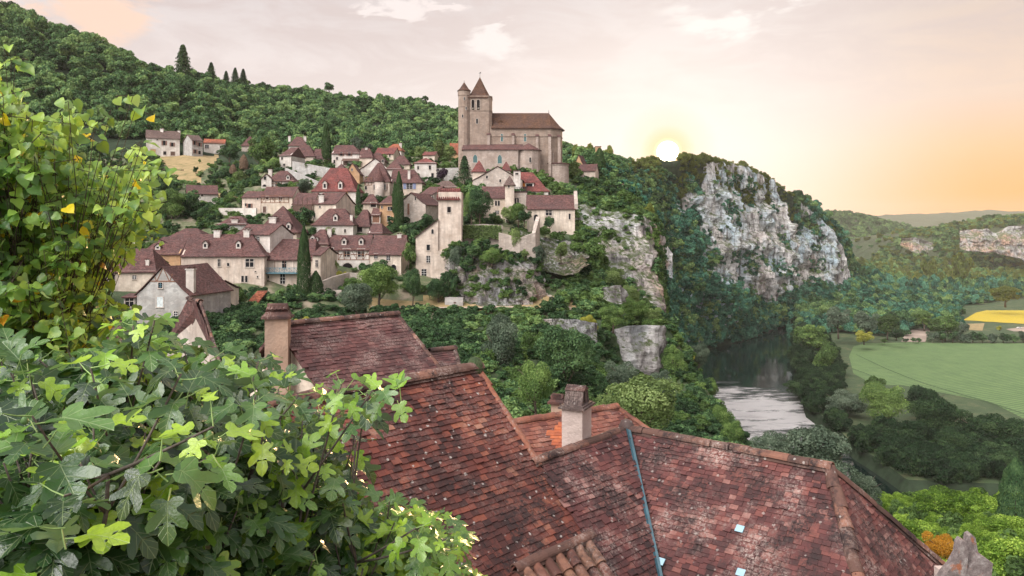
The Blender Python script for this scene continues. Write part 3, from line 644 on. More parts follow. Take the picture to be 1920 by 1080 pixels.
# ------------------------------------------------------------------ terrain sheet, lofted between ground lines (near to far)
# one line: list of (px, Y, z); p(px, Y, py) gives z from the photo row
def p(px, Y, py): return (px, Y, zof(py, Y))
LINES = [
 [(-900, -40, 94), (3000, -40, 88)],
 [(-900, 25, 86), (800, 25, 85), (1100, 25, 83), (1400, 25, 80), (1700, 25, 78), (3000, 25, 76)],
 [(-900, 60, 88), (0, 60, 86), (400, 60, 84), (800, 60, 83), (1000, 60, 80), (1200, 60, 73), (1400, 60, 70), (1700, 60, 70), (1900, 60, 72), (3000, 60, 72)],
 [(-900, 100, 90), (0, 100, 87), (400, 100, 84), (600, 100, 83), (860, 100, 81), (960, 100, 79), (1050, 100, 77), (1150, 100, 73), (1250, 100, 69), (1300, 100, 69), (1385, 100, 67), (1500, 95, 63), (1700, 95, 63), (3000, 95, 64)],
 [(-900, 140, 92), (0, 140, 87.5), (700, 140, 83.5), (1000, 140, 83.5), (1080, 140, 81), (1130, 144.5, 79), (1150, 145, 76.5), (1200, 145.5, 71), (1250, 145.5, 70.5), (1290, 138, 70), (1385, 112, 66.5), (1500, 108, 60), (1700, 106, 61.5), (3000, 106, 62)],
 [(-900, 150, 94), (0, 150, 88), (300, 150, 87), (560, 150, 85.5), p(700, 150, 575), p(1000, 150, 578), p(1060, 150, 590), p(1130, 150, 606), p(1170, 150, 612), p(1250, 150, 616), (1275, 150, 77), p(1300, 150, 700), p(1340, 138, 760), p(1385, 120, 822), (1450, 115, 62), (1700, 112, 59), (1920, 112, 60), (3000, 112, 60)],
 [(-900, 190, 108), (0, 190, 101), (250, 190, 99), p(500, 190, 438), p(700, 190, 445), p(860, 188, 440), p(1000, 188, 447), p(1060, 186, 455), p(1090, 182, 475), p(1130, 178, 525), p(1180, 176, 560), p(1230, 174, 600), (1260, 172, 73), (1300, 165, 62), (1385, 150, 48), (1700, 150, 35), (3000, 150, 35)],
 [(-900, 205, 114), (0, 205, 107), (400, 205, 104.5), (600, 205, 103), (860, 205, 104.5), (1000, 205, 105), p(1080, 205, 440), p(1130, 200, 520), p(1180, 196, 562), p(1235, 194, 606), (1260, 190, 68), (1300, 200, 48), (1385, 205, 12), (1700, 200, 3), (3000, 200, 3)],
 [(-900, 215, 118), (0, 215, 111), (600, 215, 107), (860, 215, 108.5), (1000, 215, 110), p(1080, 215, 380), p(1130, 214, 390), p(1180, 214, 396), p(1226, 214, 420), (1240, 218, 78), (1300, 250, 24), (1385, 260, -3), (1700, 212, -3), (3000, 212, -3)],
 [(-900, 245, 130), (0, 245, 121), (250, 245, 113), (400, 245, 113), (500, 245, 113), (700, 245, 114), (860, 245, 115), (1060, 245, 116), p(1130, 245, 358), p(1180, 245, 380), p(1225, 245, 420), (1260, 300, 12), (1300, 350, -3), (1385, 330, -3), (1500, 330, -3), (1600, 280, -3), (1700, 250, -3), (3000, 250, -3)],
 [(-900, 290, 150), (0, 290, 134), (200, 290, 128), p(300, 290, 293), p(380, 290, 293), (500, 290, 122), (700, 290, 121), (860, 290, 121), (1060, 290, 119), p(1120, 290, 345), p(1180, 290, 372), (1225, 290, 96), (1255, 500, -1), (1262, 545, -3), (1300, 612, -3), (1400, 690, -3), (1470, 792, -3), (1483, 822, -3), (1491, 535, -3), (1508, 405, -3), (1600, 330, -3), (1700, 285, -3), (3000, 280, -3)],
 [(-900, 345, 205), (0, 340, 158), (340, 335, 137), (500, 345, 131), (860, 350, 128), (1060, 350, 122), (1160, 350, 114), (1230, 460, 48), (1255, 540, 6), (1262, 560, 1), (1300, 625, 1), (1400, 700, 1), (1470, 800, 1), (1483, 830, 1), (1492, 560, 1), (1510, 425, 4.2), (1600, 345, 4.2), (1700, 296, 4.2), (1920, 290, 4.2), (3000, 290, 4.2)],
 [(-900, 385, 255), (0, 380, 186), (340, 372, 154), (500, 385, 143), (860, 430, 143), (1060, 440, 132), (1160, 460, 127), (1230, 520, 88), (1262, 600, 40), (1300, 665, 30), (1400, 730, 26), (1470, 815, 18), (1483, 838, 4), (1500, 700, 4.2), (1590, 660, 4.2), (1920, 650, 4.2), (3000, 650, 4.2)],
 [(-900, 405, 285), (0, 405, 205), (340, 400, 170), (500, 425, 152), (860, 480, 158), (1060, 480, 144), (1160, 510, 138), (1230, 560, 105), (1300, 690, 62), (1400, 755, 46), (1470, 840, 32), (1500, 880, 24), (1590, 905, 22), (1650, 905, 5), (1700, 900, 4.3), (3000, 900, 4.3)],
 [(-900, 420, 300), (0, 430, 219), (130, 432, 205), (250, 435, 191), (330, 440, 184), (400, 525, 196), (600, 540, 190), (750, 540, 185), (860, 540, 176), (1000, 540, 162), (1070, 540, 152), (1110, 540, 147), (1150, 560, 147), (1200, 590, 146.5), (1235, 612, 152), (1252, 620, 154.5), (1270, 630, 156), (1320, 680, 161), (1400, 760, 160), (1450, 820, 149), (1500, 860, 131), (1560, 890, 103), (1585, 900, 78), (1600, 905, 36), (1650, 1000, 16), (1700, 1000, 7), (3000, 1000, 7)],
 [(-900, 900, 290), (0, 900, 220), (860, 1000, 180), (1250, 1000, 130), (1500, 1050, 105), (1575, 1060, 70), (1600, 1060, 24), (1700, 1300, 8), (3000, 1300, 8)],
 [(-900, 2500, 200), (860, 2500, 160), (1250, 2500, 120), (1500, 2500, 60), (1600, 2200, 10), (1700, 2200, 10), (3000, 2200, 10)],
 [(-900, 9000, 20), (3000, 9000, 20)],
]
SUBROWS = [2, 5, 8, 10, 7, 16, 9, 8, 12, 14, 14, 12, 10, 12, 8, 5, 4]
PXC = np.unique(np.concatenate([np.linspace(-900, -100, 50), np.linspace(-100, 1650, 430), np.linspace(1650, 2100, 60), np.linspace(2100, 3000, 40)]))
def line_at(l, px):
    a = np.array(LINES[l], float)
    return np.interp(px, a[:, 0], a[:, 1]), np.interp(px, a[:, 0], a[:, 2])
rowsY, rowsZ, rowT = [], [], []
for l in range(len(LINES) - 1):
    Y0, Z0 = line_at(l, PXC); Y1, Z1 = line_at(l + 1, PXC)
    for k in range(SUBROWS[l]):
        f = k / SUBROWS[l]
        rowsY.append(Y0 + (Y1 - Y0) * f); rowsZ.append(Z0 + (Z1 - Z0) * f); rowT.append(l + f)
Yl, Zl = line_at(len(LINES) - 1, PXC); rowsY.append(Yl); rowsZ.append(Zl); rowT.append(len(LINES) - 1)
GY = np.array(rowsY); GZ = np.array(rowsZ); GT = np.array(rowT)
GX = (PXC[None, :] - 960) / FPX * np.maximum(GY, 30.0)
NR, NC = GY.shape
P3 = np.stack([GX, GY, GZ], -1)
# natural unevenness, off where the water and the fields lie
amp = np.clip((GY - 60) / 200, 0, 1) * np.where(GZ > 8, 1, 0) * 2.2
amp = amp * np.where((GT[:, None] > 3.5) & (GT[:, None] < 10) & (PXC[None, :] < 1230), .25, 1.0)
amp = np.where(GT[:, None] > 14.5, amp * 2, amp)
nz = fbm((P3 * 0.035).reshape(-1, 3) * [1, 1, 0], 4, 11).reshape(NR, NC)
GZ = GZ + nz * amp * 1.6
# seat every house on the slope: pull the ground to its threshold
def house_frame(pxL, pxR, Y, yaw):
    y = math.radians(yaw); xL = (pxL - 960) / FPX * Y; k = (pxR - 960) / FPX
    wd = (k * Y - xL) / (math.cos(y) - k * math.sin(y))
    U = np.array([math.cos(y), math.sin(y), 0]); V = np.array([-math.sin(y), math.cos(y), 0])
    return np.array([xL, Y, 0.0]), U, V, wd
anch = []; FOOT = []
for h in HOUSES:
    O, U, V, wd = house_frame(h[2], h[3], h[4], h[10]); zb = zof(h[5], h[4]); d = h[8]
    FOOT.append((O, U, V, wd, d))
    for a in (0.1, .5, .9):
        for b in (-.15, .5): anch.append((*(O + U * wd * a + V * d * b)[:2], zb + (0.0 if b < 0 else .3)))
anch = np.array(anch)
def sheet_z_at(x, y):
    """bilinear look-up in the lofted sheet"""
    px = 960 + FPX * x / max(y, 30.0)
    j = int(np.clip(np.searchsorted(PXC, px) - 1, 0, NC - 2))
    f = (px - PXC[j]) / (PXC[j + 1] - PXC[j])
    colY = GY[:, j] * (1 - f) + GY[:, j + 1] * f; colZ = GZ[:, j] * (1 - f) + GZ[:, j + 1] * f
    return float(np.interp(y, colY, colZ))
delta = np.array([a[2] - sheet_z_at(a[0], a[1]) for a in anch])
print('house/ground offsets', np.round(delta[::6], 1).tolist())
delta = np.clip(delta, -9, 9)
num = np.zeros_like(GZ); den = np.zeros_like(GZ)
for (ax, ay, _), dl in zip(anch, delta):
    q = np.exp(-((GX - ax) ** 2 + (GY - ay) ** 2) / (2 * 4.5 ** 2)); num += q * dl; den += q
GZ = GZ + num / np.maximum(den, 1.0)
P3 = np.stack([GX, GY, GZ], -1)
idx = np.arange(NR * NC).reshape(NR, NC)
quads = np.stack([idx[:-1, :-1], idx[:-1, 1:], idx[1:, 1:], idx[1:, :-1]], -1).reshape(-1, 4)
# material of each patch of ground
cT = np.repeat(((GT[:-1] + GT[1:]) / 2)[:, None], NC - 1, 1); cP = np.repeat(((PXC[:-1] + PXC[1:]) / 2)[None], NR - 1, 0)
cc = (P3[:-1, :-1] + P3[1:, 1:]) / 2; cpx, cpy = proj(cc)
gm = np.zeros((NR - 1, NC - 1), int)
gm[(cT > 9.9)] = 3
gm[(cT > 4) & (cT < 10) & (cP < 1060) & (cP > 180)] = 4
gm[(cc[..., 2] < -1.5)] = 2
dry = inpoly(cpx, cpy, [(296, 291), (410, 291), (398, 312), (372, 325), (380, 345), (340, 344), (318, 322)]) & (cc[..., 1] > 200)
gm[dry] = 1
gm[inpoly(cpx, cpy, [(690, 560), (1110, 555), (1130, 584), (690, 588)]) & (cc[..., 1] > 140)] = 1
gm[inpoly(cpx, cpy, [(404, 362), (460, 362), (460, 374), (404, 374)]) & (cc[..., 1] > 150)] = 1
gm[(cP > 1495) & (cT > 11) & (cT < 15.5)] = 0
ground = mesh_np('ground', P3.reshape(-1, 3), quads, M['ground'], mi=gm.ravel(), smooth=True)
tag(ground, kind='structure')
BV = BVHTree.FromPolygons([tuple(v) for v in P3.reshape(-1, 3)], [tuple(q) for q in quads.tolist()])
def gz(x, y, default=0.0):
    h = BV.ray_cast(Vector((x, y, 600)), Vector((0, 0, -1)))
    return h[0].z if h[0] is not None else default
def in_house(x, y, pad=1.0):
    for O, U, V, wd, d in FOOT:
        q = np.array([x - O[0], y - O[1], 0]); a = q @ U; b = q @ V
        if -pad < a < wd + pad and -pad < b < d + pad: return True
    return False
# water: one level sheet
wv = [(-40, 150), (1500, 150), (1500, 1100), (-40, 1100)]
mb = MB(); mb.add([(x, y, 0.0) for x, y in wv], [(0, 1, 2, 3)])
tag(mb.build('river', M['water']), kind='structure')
# drape a polygon given by photo points on flat land (one z) : a sheet of its own
def flat_patch(name, pts, z, m):
    b = MB(); V = []
    for px, py in pts:
        Y = (CZ - z) * FPX / (py - HY); V.append(((px - 960) / FPX * Y, Y, z))
    b.add(V, [tuple(range(len(V)))]); return tag(b.build(name, m), kind='structure')
flat_patch('crop_field', [(1592, 668), (1600, 650), (1622, 643.5), (1700, 642), (1940, 643.5), (2300, 650), (2300, 900), (1950, 800), (1860, 755), (1760, 735), (1690, 722), (1640, 722), (1600, 700)], 4.3, M['field'])
flat_patch('sunflower_field', [(1806, 600), (1830, 586), (1880, 575), (1930, 567), (2100, 556), (2100, 610), (1920, 607), (1850, 603)], 4.6, M['sunfl'])
flat_patch('farm_track', [(1690, 640.6), (1700, 617), (1745, 616), (1735, 640.8)], 4.45, M['yard'])
flat_patch('bare_plot', [(1886, 617), (1925, 612), (1990, 612), (1990, 624), (1900, 621)], 4.45, M['yard'])
flat_patch('stubble_plot', [(1812, 607), (1846, 606), (1842, 620), (1812, 618)], 4.45, M['ground'][1])
# dark hedge-like wheel line across the crop
for (a, nm) in (([(1605, 664), (1660, 690), (1700, 706), (1735, 719), (1790, 735), (1850, 752), (1930, 778)], 'wheel_track'), ([(1596, 690), (1622, 699), (1650, 712)], 'wheel_track')):
    V = []
    for px, py in a:
        for o in (0, 1.0 + (py - 660) * .004):
            Y = (CZ - 4.4) * FPX / (py + o - HY); V.append(((px - 960) / FPX * Y, Y, 4.4))
    b = MB(); b.add(V, [(i, i + 1, i + 3, i + 2) for i in range(0, len(V) - 2, 2)])
    tag(b.build(nm, plain('dark_crop_line', (.055, .095, .04), .95)), kind='structure')

# ------------------------------------------------------------------ cliffs: lofted rock faces
def cliff(name, cols, nu, nv, m, bulge=2.0, rough=1.0, seed=0, scale=1.0, label=None, cat=None, kind='structure', depth=12.0, keep=None):
    """cols: (px, Ytop, pytop, Ybot, pybot); returns object and grid points"""
    a = np.array(cols, float)
    T = np.stack([W(c[0], c[2], c[1]) for c in a]); B = np.stack([W(c[0], c[4], c[3]) for c in a])
    s = np.concatenate([[0], np.cumsum(np.linalg.norm(np.diff(T, axis=0), axis=1))]); s /= s[-1]
    u = np.linspace(0, 1, nu); v = np.linspace(0, 1, nv)
    Tu = np.stack([np.interp(u, s, T[:, k]) for k in range(3)], -1); Bu = np.stack([np.interp(u, s, B[:, k]) for k in range(3)], -1)
    G = Tu[:, None] * (1 - v[None, :, None]) + Bu[:, None] * v[None, :, None]
    d = np.gradient(Tu, axis=0); nrm = np.stack([d[:, 1], -d[:, 0], 0 * d[:, 0]], -1); nrm /= np.linalg.norm(nrm, axis=1)[:, None] + 1e-9
    fl = G.reshape(-1, 3)
    big = fbm(fl * [.035 / scale, .035 / scale, .012 / scale], 4, seed)
    colm = np.abs(fbm(fl * [.14 / scale, .14 / scale, .02 / scale], 4, seed + 20))
    led = fbm(fl * [.03 / scale, .03 / scale, .16 / scale], 3, seed + 40)
    fine = fbm(fl * [.45 / scale, .45 / scale, .35 / scale], 4, seed + 60)
    colb = np.abs(fbm(fl * [.055 / scale, .055 / scale, .009 / scale], 3, seed + 120))
    disp = (big * 9 - colm * 8 - colb * 12 + led * 4.0 + fine * 2.4) * rough * scale
    bl = (np.sin(math.pi * v) ** .7 * bulge)[None, :].repeat(nu, 0).ravel()
    edge = (np.minimum(1, np.minimum(v, 1.02 - v) * 6 + .15))[None, :].repeat(nu, 0).ravel()
    fl = fl + np.repeat(nrm, nv, 0) * (disp * edge + bl)[:, None]
    fl[:, 2] += fbm(fl * .2 / scale, 3, seed + 80) * 1.4 * rough * scale
    front = fl.reshape(nu, nv, 3)
    # give the rock a back so that it is a solid mass
    back = front.copy(); back[..., 1] += depth; back[..., 2] -= 1.0
    V = np.concatenate([front.reshape(-1, 3), back[:, [0, -1]].reshape(-1, 3)])
    I = np.arange(nu * nv).reshape(nu, nv); J = nu * nv + np.arange(nu * 2).reshape(nu, 2)
    F = np.stack([I[:-1, :-1], I[:-1, 1:], I[1:, 1:], I[1:, :-1]], -1).reshape(-1, 4)
    F2 = np.stack([I[:-1, 0], I[1:, 0], J[1:, 0], J[:-1, 0]], -1)
    o = mesh_np(name, V, [F, F2], m, smooth=False)
    tag(o, label, cat, None, kind)
    return o, front
# ------------------------------------------------------------------ tree prototypes (unit height 1, crown width 1)
def leaf_quads(C, N, size, r, jit=.55):
    """rhombic leaf clumps at C with rough normals N"""
    n = len(C); N = N + r.normal(0, jit, (n, 3)); N /= np.linalg.norm(N, axis=1)[:, None] + 1e-9
    ref = r.normal(0, 1, (n, 3)); A = np.cross(N, ref); A /= np.linalg.norm(A, axis=1)[:, None] + 1e-9; B = np.cross(N, A)
    s = (size * r.uniform(.6, 1.35, n))[:, None]; A = A * s; B = B * s * .62
    V = np.stack([C - A * .5, C - B * .5 + N * s * .08, C + A * .55, C + B * .5 + N * s * .08], 1).reshape(-1, 3)
    F = np.arange(n * 4).reshape(n, 4)
    return V, F
def crown_mesh(seed, nlobe, nleaf, size, shape='round', z0=.2):
    r = np.random.default_rng(seed)
    zc = (1 + z0) / 2; hz = (1 - z0) / 2
    if shape in ('round', 'tall', 'bush', 'willow'):
        L = []; k = 0
        while len(L) < nlobe:
            d = r.normal(0, 1, 3); d /= np.linalg.norm(d)
            rad = r.uniform(.35, .74) if k % 4 else r.uniform(.0, .3)
            k += 1
            q = np.array([d[0] * rad, d[1] * rad, d[2] * rad])
            if shape == 'tall': q[:2] *= (1 - .55 * max(q[2], 0))
            if shape == 'bush' and q[2] < -.5: continue
            lr = r.uniform(.20, .36) * (1.25 - .45 * rad)
            L.append((q, lr))
        Q = np.array([l[0] for l in L]); Rr = np.array([l[1] for l in L])
        w_ = Rr ** 2; w_ /= w_.sum()
        which = r.choice(len(L), nleaf * 2, p=w_)
        d = r.normal(0, 1, (nleaf * 2, 3)); d /= np.linalg.norm(d, axis=1)[:, None]
        d[:, 2] = np.where((d[:, 2] < -.2) & (r.random(nleaf * 2) < .6), -d[:, 2], d[:, 2])
        if shape == 'willow': d[:, 2] *= 1.0
        rr = Rr[which] * r.uniform(.72, 1.12, nleaf * 2)
        C = Q[which] + d * rr[:, None]
        # drop leaves buried inside other lobes
        dist = np.linalg.norm(C[:, None, :] - Q[None], axis=2) / Rr[None]
        keep = (dist < .62).sum(1) < 1
        C, d, wh = C[keep][:nleaf], d[keep][:nleaf], which[keep][:nleaf]
        lob = r.random(len(L))[wh]
        C = C * [.5 / .98, .5 / .98, hz / .98]; C[:, 2] += zc
        if shape == 'willow': C[:, 2] -= np.clip(np.hypot(C[:, 0], C[:, 1]) - .2, 0, 1) ** 1.3 * .5
        N = d
    elif shape == 'cone':
        t = r.random(nleaf * 2) ** .75; t = t[:nleaf]
        tier = np.floor(t * 13) / 13; ft = (t - tier) * 13
        R_ = (1 - tier) ** .7 * .56 * (1.0 - .55 * ft) + .02
        a = r.uniform(0, 2 * math.pi, len(t)); br = np.abs(np.sin(a * 4 + tier * 40)) ** .5
        rr = R_ * r.uniform(.35, 1.05, len(t)) * (.65 + .4 * br)
        C = np.stack([rr * np.cos(a), rr * np.sin(a), z0 * .6 + t * (1 - z0 * .6) - rr * .28], -1)
        N = np.stack([np.cos(a) * .5, np.sin(a) * .5, np.ones(len(t)) * .8], -1); lob = r.random(13)[(tier * 13).astype(int)]
    else:   # column (cypress)
        t = r.random(nleaf); prof = np.interp(t, [0, .06, .25, .6, .85, 1], [.30, .44, .5, .44, .27, .05])
        a = r.uniform(0, 2 * math.pi, nleaf); lump = .86 + .3 * vnoise(np.stack([np.cos(a) * 2.4, np.sin(a) * 2.4, t * 11], -1), seed)
        rr = prof * lump * r.uniform(.8, 1.04, nleaf)
        C = np.stack([rr * np.cos(a), rr * np.sin(a), z0 + t * (1 - z0)], -1)
        N = np.stack([np.cos(a), np.sin(a), np.full(nleaf, .35)], -1); lob = vnoise(np.stack([np.cos(a) * 2, np.sin(a) * 2, t * 8], -1), seed + 3)
    V, F = leaf_quads(C, N, size, r)
    n = len(C)
    rnd = np.clip(.5 + .42 * (lob - .5) + r.normal(0, .16, n), 0, 1)
    return V, F, np.repeat(rnd, 4)
def trunk_mesh(seed, z0, shape):
    r = random.Random(seed); b = MB()
    top = .62 if shape in ('round', 'tall', 'willow', 'bush') else .93
    pts = [(0, 0, -.06)]; x = y = 0
    for k in range(1, 6):
        x += r.uniform(-.018, .018); y += r.uniform(-.018, .018); pts.append((x, y, top * k / 5))
    b.tube(pts, [.034, .027, .022, .018, .013, .008], 8)
    if shape in ('round', 'tall', 'willow', 'bush'):
        for k in range(9):
            a = r.uniform(0, 6.28); h = r.uniform(z0 * .8, .55); i = min(4, int(h / top * 5)); q = np.array(pts[i]) * (1 - (h / top * 5 - i)) + np.array(pts[i + 1]) * (h / top * 5 - i)
            e = q + np.array([math.cos(a) * r.uniform(.22, .4), math.sin(a) * r.uniform(.22, .4), r.uniform(.12, .3)])
            m_ = (q + e) / 2 + np.array([0, 0, -.03]); b.tube([q, m_, e], [.013, .009, .004], 5)
    return b
CROWNS = {}
def crown_data(kind):
    if kind in CROWNS: return CROWNS[kind]
    nm, lod, sd = kind
    spec = dict(round=('round', .16), tall=('tall', .10), bush=('bush', .0), cone=('cone', .06), column=('column', .02), willow=('willow', .08), poplar=('column', .06))[nm]
    nl, size, lobes = {'far': (1500, .095, 15), 'mid': (4200, .058, 24), 'near': (13000, .032, 40), 'xnear': (26000, .019, 46)}[lod]
    if nm == 'cone': size *= .9
    if nm == 'column': size *= 1.15
    if nm == 'poplar': size *= .8
    V, F, rnd = crown_mesh(sd * 13 + 5, lobes, nl, size, spec[0], spec[1])
    CROWNS[kind] = (V, F, rnd, spec)
    return CROWNS[kind]
PROTO = {}      # (shape, lod, seed, material) -> (crown mesh, trunk mesh)
def tree(label, px, top, wpx, Y, shape='round', m='fol_mid', lod='mid', seed=None, base=None, group=None, name=None, cat='tree', zg=None, x=None, rz=None):
    """a tree whose crown is wpx wide and whose top reaches photo row top at distance Y; it stands on the ground there"""
    seed = seed if seed is not None else (int(px) * 7 + int(top)) % 3
    X_ = (px - 960) / FPX * Y if x is None else x
    g = gz(X_, Y) if zg is None else zg
    if base is not None: g = zof(base, Y)
    zt = zof(top, Y); hgt = max(zt - g, .6); wd = wpx / FPX * Y
    nm = name or ('shrub' if shape == 'bush' else {'cone': 'conifer_tree', 'column': 'cypress_tree', 'poplar': 'poplar_tree'}.get(shape, 'broadleaf_tree'))
    t = thing(nm, label, cat, (X_, Y, g), group)
    t.scale = (wd, wd, hgt)
    t.rotation_euler = (0, 0, rz if rz is not None else random.uniform(0, 6.28))
    key = (shape, lod, seed, m)
    if key not in PROTO:
        V, F, rnd, spec = crown_data((shape, lod, seed))
        c = mesh_np('crown', V, F, M[m], attrs={'rnd': rnd})
        tk = trunk_mesh(seed + 11, spec[1], spec[0]).build('trunk', M['bark'], None, True)
        PROTO[key] = (c.data, tk.data)
    else:
        c = bpy.data.objects.new('crown', PROTO[key][0]); tk = bpy.data.objects.new('trunk', PROTO[key][1])
        COL.objects.link(c); COL.objects.link(tk)
    c.parent = t; tk.parent = t
    return t, c
# ------------------------------------------------------------------ masses nobody could count: geometry-node scatter
def scatter(name, label, cat, pts, scl, crowns):
    """pts (N,3), scl (N,3); crowns: crown objects of real trees, instanced with random turn"""
    a_, b_ = proj(pts); ok_ = ~((pts[:, 1] > 400) & (np.abs(a_ - 1252) < 21) & (b_ < 325)); pts = pts[ok_]; scl = scl[ok_]     # the gap in the crest where the sun stands
    n = len(pts)
    me = bpy.data.meshes.new(name); me.vertices.add(n); me.vertices.foreach_set('co', np.asarray(pts, np.float32).ravel())
    r = np.random.default_rng(n)
    a = me.attributes.new('scl', 'FLOAT_VECTOR', 'POINT'); a.data.foreach_set('vector', np.asarray(scl, np.float32).ravel())
    rot = np.stack([r.normal(0, .06, n), r.normal(0, .06, n), r.uniform(0, 6.28, n)], -1)
    a = me.attributes.new('turn', 'FLOAT_VECTOR', 'POINT'); a.data.foreach_set('vector', rot.astype(np.float32).ravel())
    a = me.attributes.new('pick', 'INT', 'POINT'); a.data.foreach_set('value', r.integers(0, len(crowns), n).astype(np.int32))
    o = bpy.data.objects.new(name, me); COL.objects.link(o); tag(o, label, cat, None, 'stuff')
    ng = bpy.data.node_groups.new(name, 'GeometryNodeTree')
    ng.interface.new_socket('Geometry', in_out='INPUT', socket_type='NodeSocketGeometry')
    ng.interface.new_socket('Geometry', in_out='OUTPUT', socket_type='NodeSocketGeometry')
    N = ng.nodes; L = ng.links
    gi = N.new('NodeGroupInput'); go = N.new('NodeGroupOutput'); ip = N.new('GeometryNodeInstanceOnPoints'); jn = N.new('GeometryNodeJoinGeometry')
    for c in crowns:
        oi = N.new('GeometryNodeObjectInfo'); oi.inputs['Object'].default_value = c; oi.inputs['As Instance'].default_value = True
        oi.transform_space = 'ORIGINAL'; L.new(oi.outputs['Geometry'], jn.inputs[0])
    def attr(nm, dt):
        q = N.new('GeometryNodeInputNamedAttribute'); q.data_type = dt; q.inputs['Name'].default_value = nm
        return q.outputs['Attribute']
    L.new(gi.outputs[0], ip.inputs['Points']); L.new(jn.outputs[0], ip.inputs['Instance']); ip.inputs['Pick Instance'].default_value = True
    L.new(attr('pick', 'INT'), ip.inputs['Instance Index']); L.new(attr('turn', 'FLOAT_VECTOR'), ip.inputs['Rotation']); L.new(attr('scl', 'FLOAT_VECTOR'), ip.inputs['Scale'])
    L.new(ip.outputs[0], go.inputs[0])
    md = o.modifiers.new('scatter', 'NODES'); md.node_group = ng
    return o
def sheet_points(l0, l1, px0, px1, density, seed, cond=None):
    """random points on the terrain between ground lines l0..l1 and photo columns px0..px1; density per m2"""
    r = np.random.default_rng(seed)
    i0 = int(np.searchsorted(GT, l0)); i1 = int(np.searchsorted(GT, l1)); j0 = int(np.searchsorted(PXC, px0)); j1 = int(np.searchsorted(PXC, px1))
    A = P3[i0:i1, j0:j1]; B_ = P3[i0:i1, j0 + 1:j1 + 1]; C = P3[i0 + 1:i1 + 1, j0:j1]
    area = np.linalg.norm(np.cross(B_ - A, C - A), axis=-1)
    n = r.poisson(area * density); I, J = np.nonzero(n); out = []
    rep = n[I, J]; I = np.repeat(I, rep); J = np.repeat(J, rep)
    f = r.random((len(I), 2)); pts = A[I, J] + (B_[I, J] - A[I, J]) * f[:, :1] + (C[I, J] - A[I, J]) * f[:, 1:]
    if cond is not None:
        a, b = proj(pts); pts = pts[cond(pts, a, b)]
    return pts
# ------------------------------------------------------------------ house builder
def on_plane(px, py, O, N):
    """point where the photo ray meets a vertical plane"""
    d = np.array([(px - 960) / FPX, 1.0, -(py - HY) / FPX]); o = np.array([0, 0, CZ])
    s = np.dot(O - o, N) / np.dot(d, N); return o + d * s
def arch_pts(c, u, z, w_, h, pointed=False, n=7):
    """outline of an arched opening centred at c (mid height)"""
    r_ = w_ / 2; hb = h / 2 - (r_ if not pointed else r_ * 1.4)
    pts = [c - u * r_ - z * h / 2, c + u * r_ - z * h / 2]
    for k in range(n + 1):
        t = math.pi * k / n
        yy = math.sin(t) * r_ if not pointed else (1 - abs(math.cos(t)) ** 1.3) * r_ * 1.4
        pts.append(c + u * r_ * math.cos(t) + z * (hb + yy))
    return pts
def window(root, c, u, n, w_, h, style):
    z = np.array([0, 0, 1.0]); b = MB(); q = MB(); w_ *= 1.12; h *= 1.06
    fr = max(.10, w_ * .11); name = 'window'; fm, pm = M['surround'], M['pane']
    if style in 'dAvS': pm = M['void']
    if style == 'd': name = 'door'; pm = M['timber']
    if style in 'oT': name = 'door' if h > 1.1 else 'window'; pm = M['ochredoor'] if style == 'o' else M['shutter_w']
    if style == 'S': pm = M['timber2']
    if style in 'aAg':
        P = arch_pts(c, u, z, w_, h, style == 'g'); Q = arch_pts(c, u, z, w_ + 2 * fr, h + 2 * fr * .9, style == 'g')
        k = len(P); b.add([p_ + n * .07 for p_ in P] + [p_ + n * .07 for p_ in Q] + [p_ for p_ in Q] + [p_ for p_ in P],
            [(i, (i + 1) % k, (i + 1) % k + k, i + k) for i in range(k)] + [(i + k, (i + 1) % k + k, (i + 1) % k + 2 * k, i + 2 * k) for i in range(k)] + [(i + 3 * k, (i + 1) % k + 3 * k, (i + 1) % k, i) for i in range(k)])
        q.add([p_ + n * .015 for p_ in P], [tuple(range(k))])
        o = b.build(name, fm, root); under(q, 'pane' if pm is M['pane'] else 'opening', pm, o); return o
    hw, hh = w_ / 2, h / 2
    for s in (-1, 1):
        b.box(c + u * (s * (hw + fr / 2) - fr / 2) - z * (hh + fr * .6), u * fr, n * .07, z * (2 * hh + fr * 1.2))
        b.box(c - u * (hw - .001) + z * (s * (hh + fr * .3) - fr * .3), u * (2 * hw - .002), n * .068, z * fr * .6)
    b.box(c - u * (hw + fr * 1.3) - z * (hh + fr * .95), u * 2 * (hw + fr * 1.3), n * .16, z * fr * .34)   # sill
    if style == 'm':      # stone mullion and transom
        t_ = max(.06, w_ * .07)
        b.box(c - u * t_ / 2 - z * hh, u * t_, n * .055, z * 2 * hh); b.box(c - u * hw + z * (hh * .2), u * 2 * hw, n * .05, z * t_)
    q.box(c - u * hw - z * hh, u * 2 * hw, n * .02, z * 2 * hh)
    o = b.build(name, fm, root)
    under(q, {'d': 'door_leaf', 'T': 'door_leaf', 'o': 'door_leaf', 'S': 'boarding'}.get(style, 'pane'), pm, o)
    if style in 'wbt' and w_ * FPX / c[1] > 6.5:
        g = MB(); gm_ = M['whitewood'] if style != 't' else M['teal']
        g.box(c - u * .03 - z * hh, u * .06, n * .045, z * 2 * hh)
        for f in (-.33, .33): g.box(c - u * hw + z * (f * hh - .02), u * 2 * hw, n * .04, z * .045)
        under(g, 'glazing_bars', gm_, o)
    if style in 'sb':
        for s in (-1, 1):
            g = MB(); g.box(c + u * (s * (hw + fr * .3 + w_ * .27) - w_ * .25) - z * hh + n * .075, u * w_ * .5, n * .05, z * 2 * hh)
            under(g, 'shutter', M['shutter_b'] if style == 'b' else M['shutter'], o)
    return o
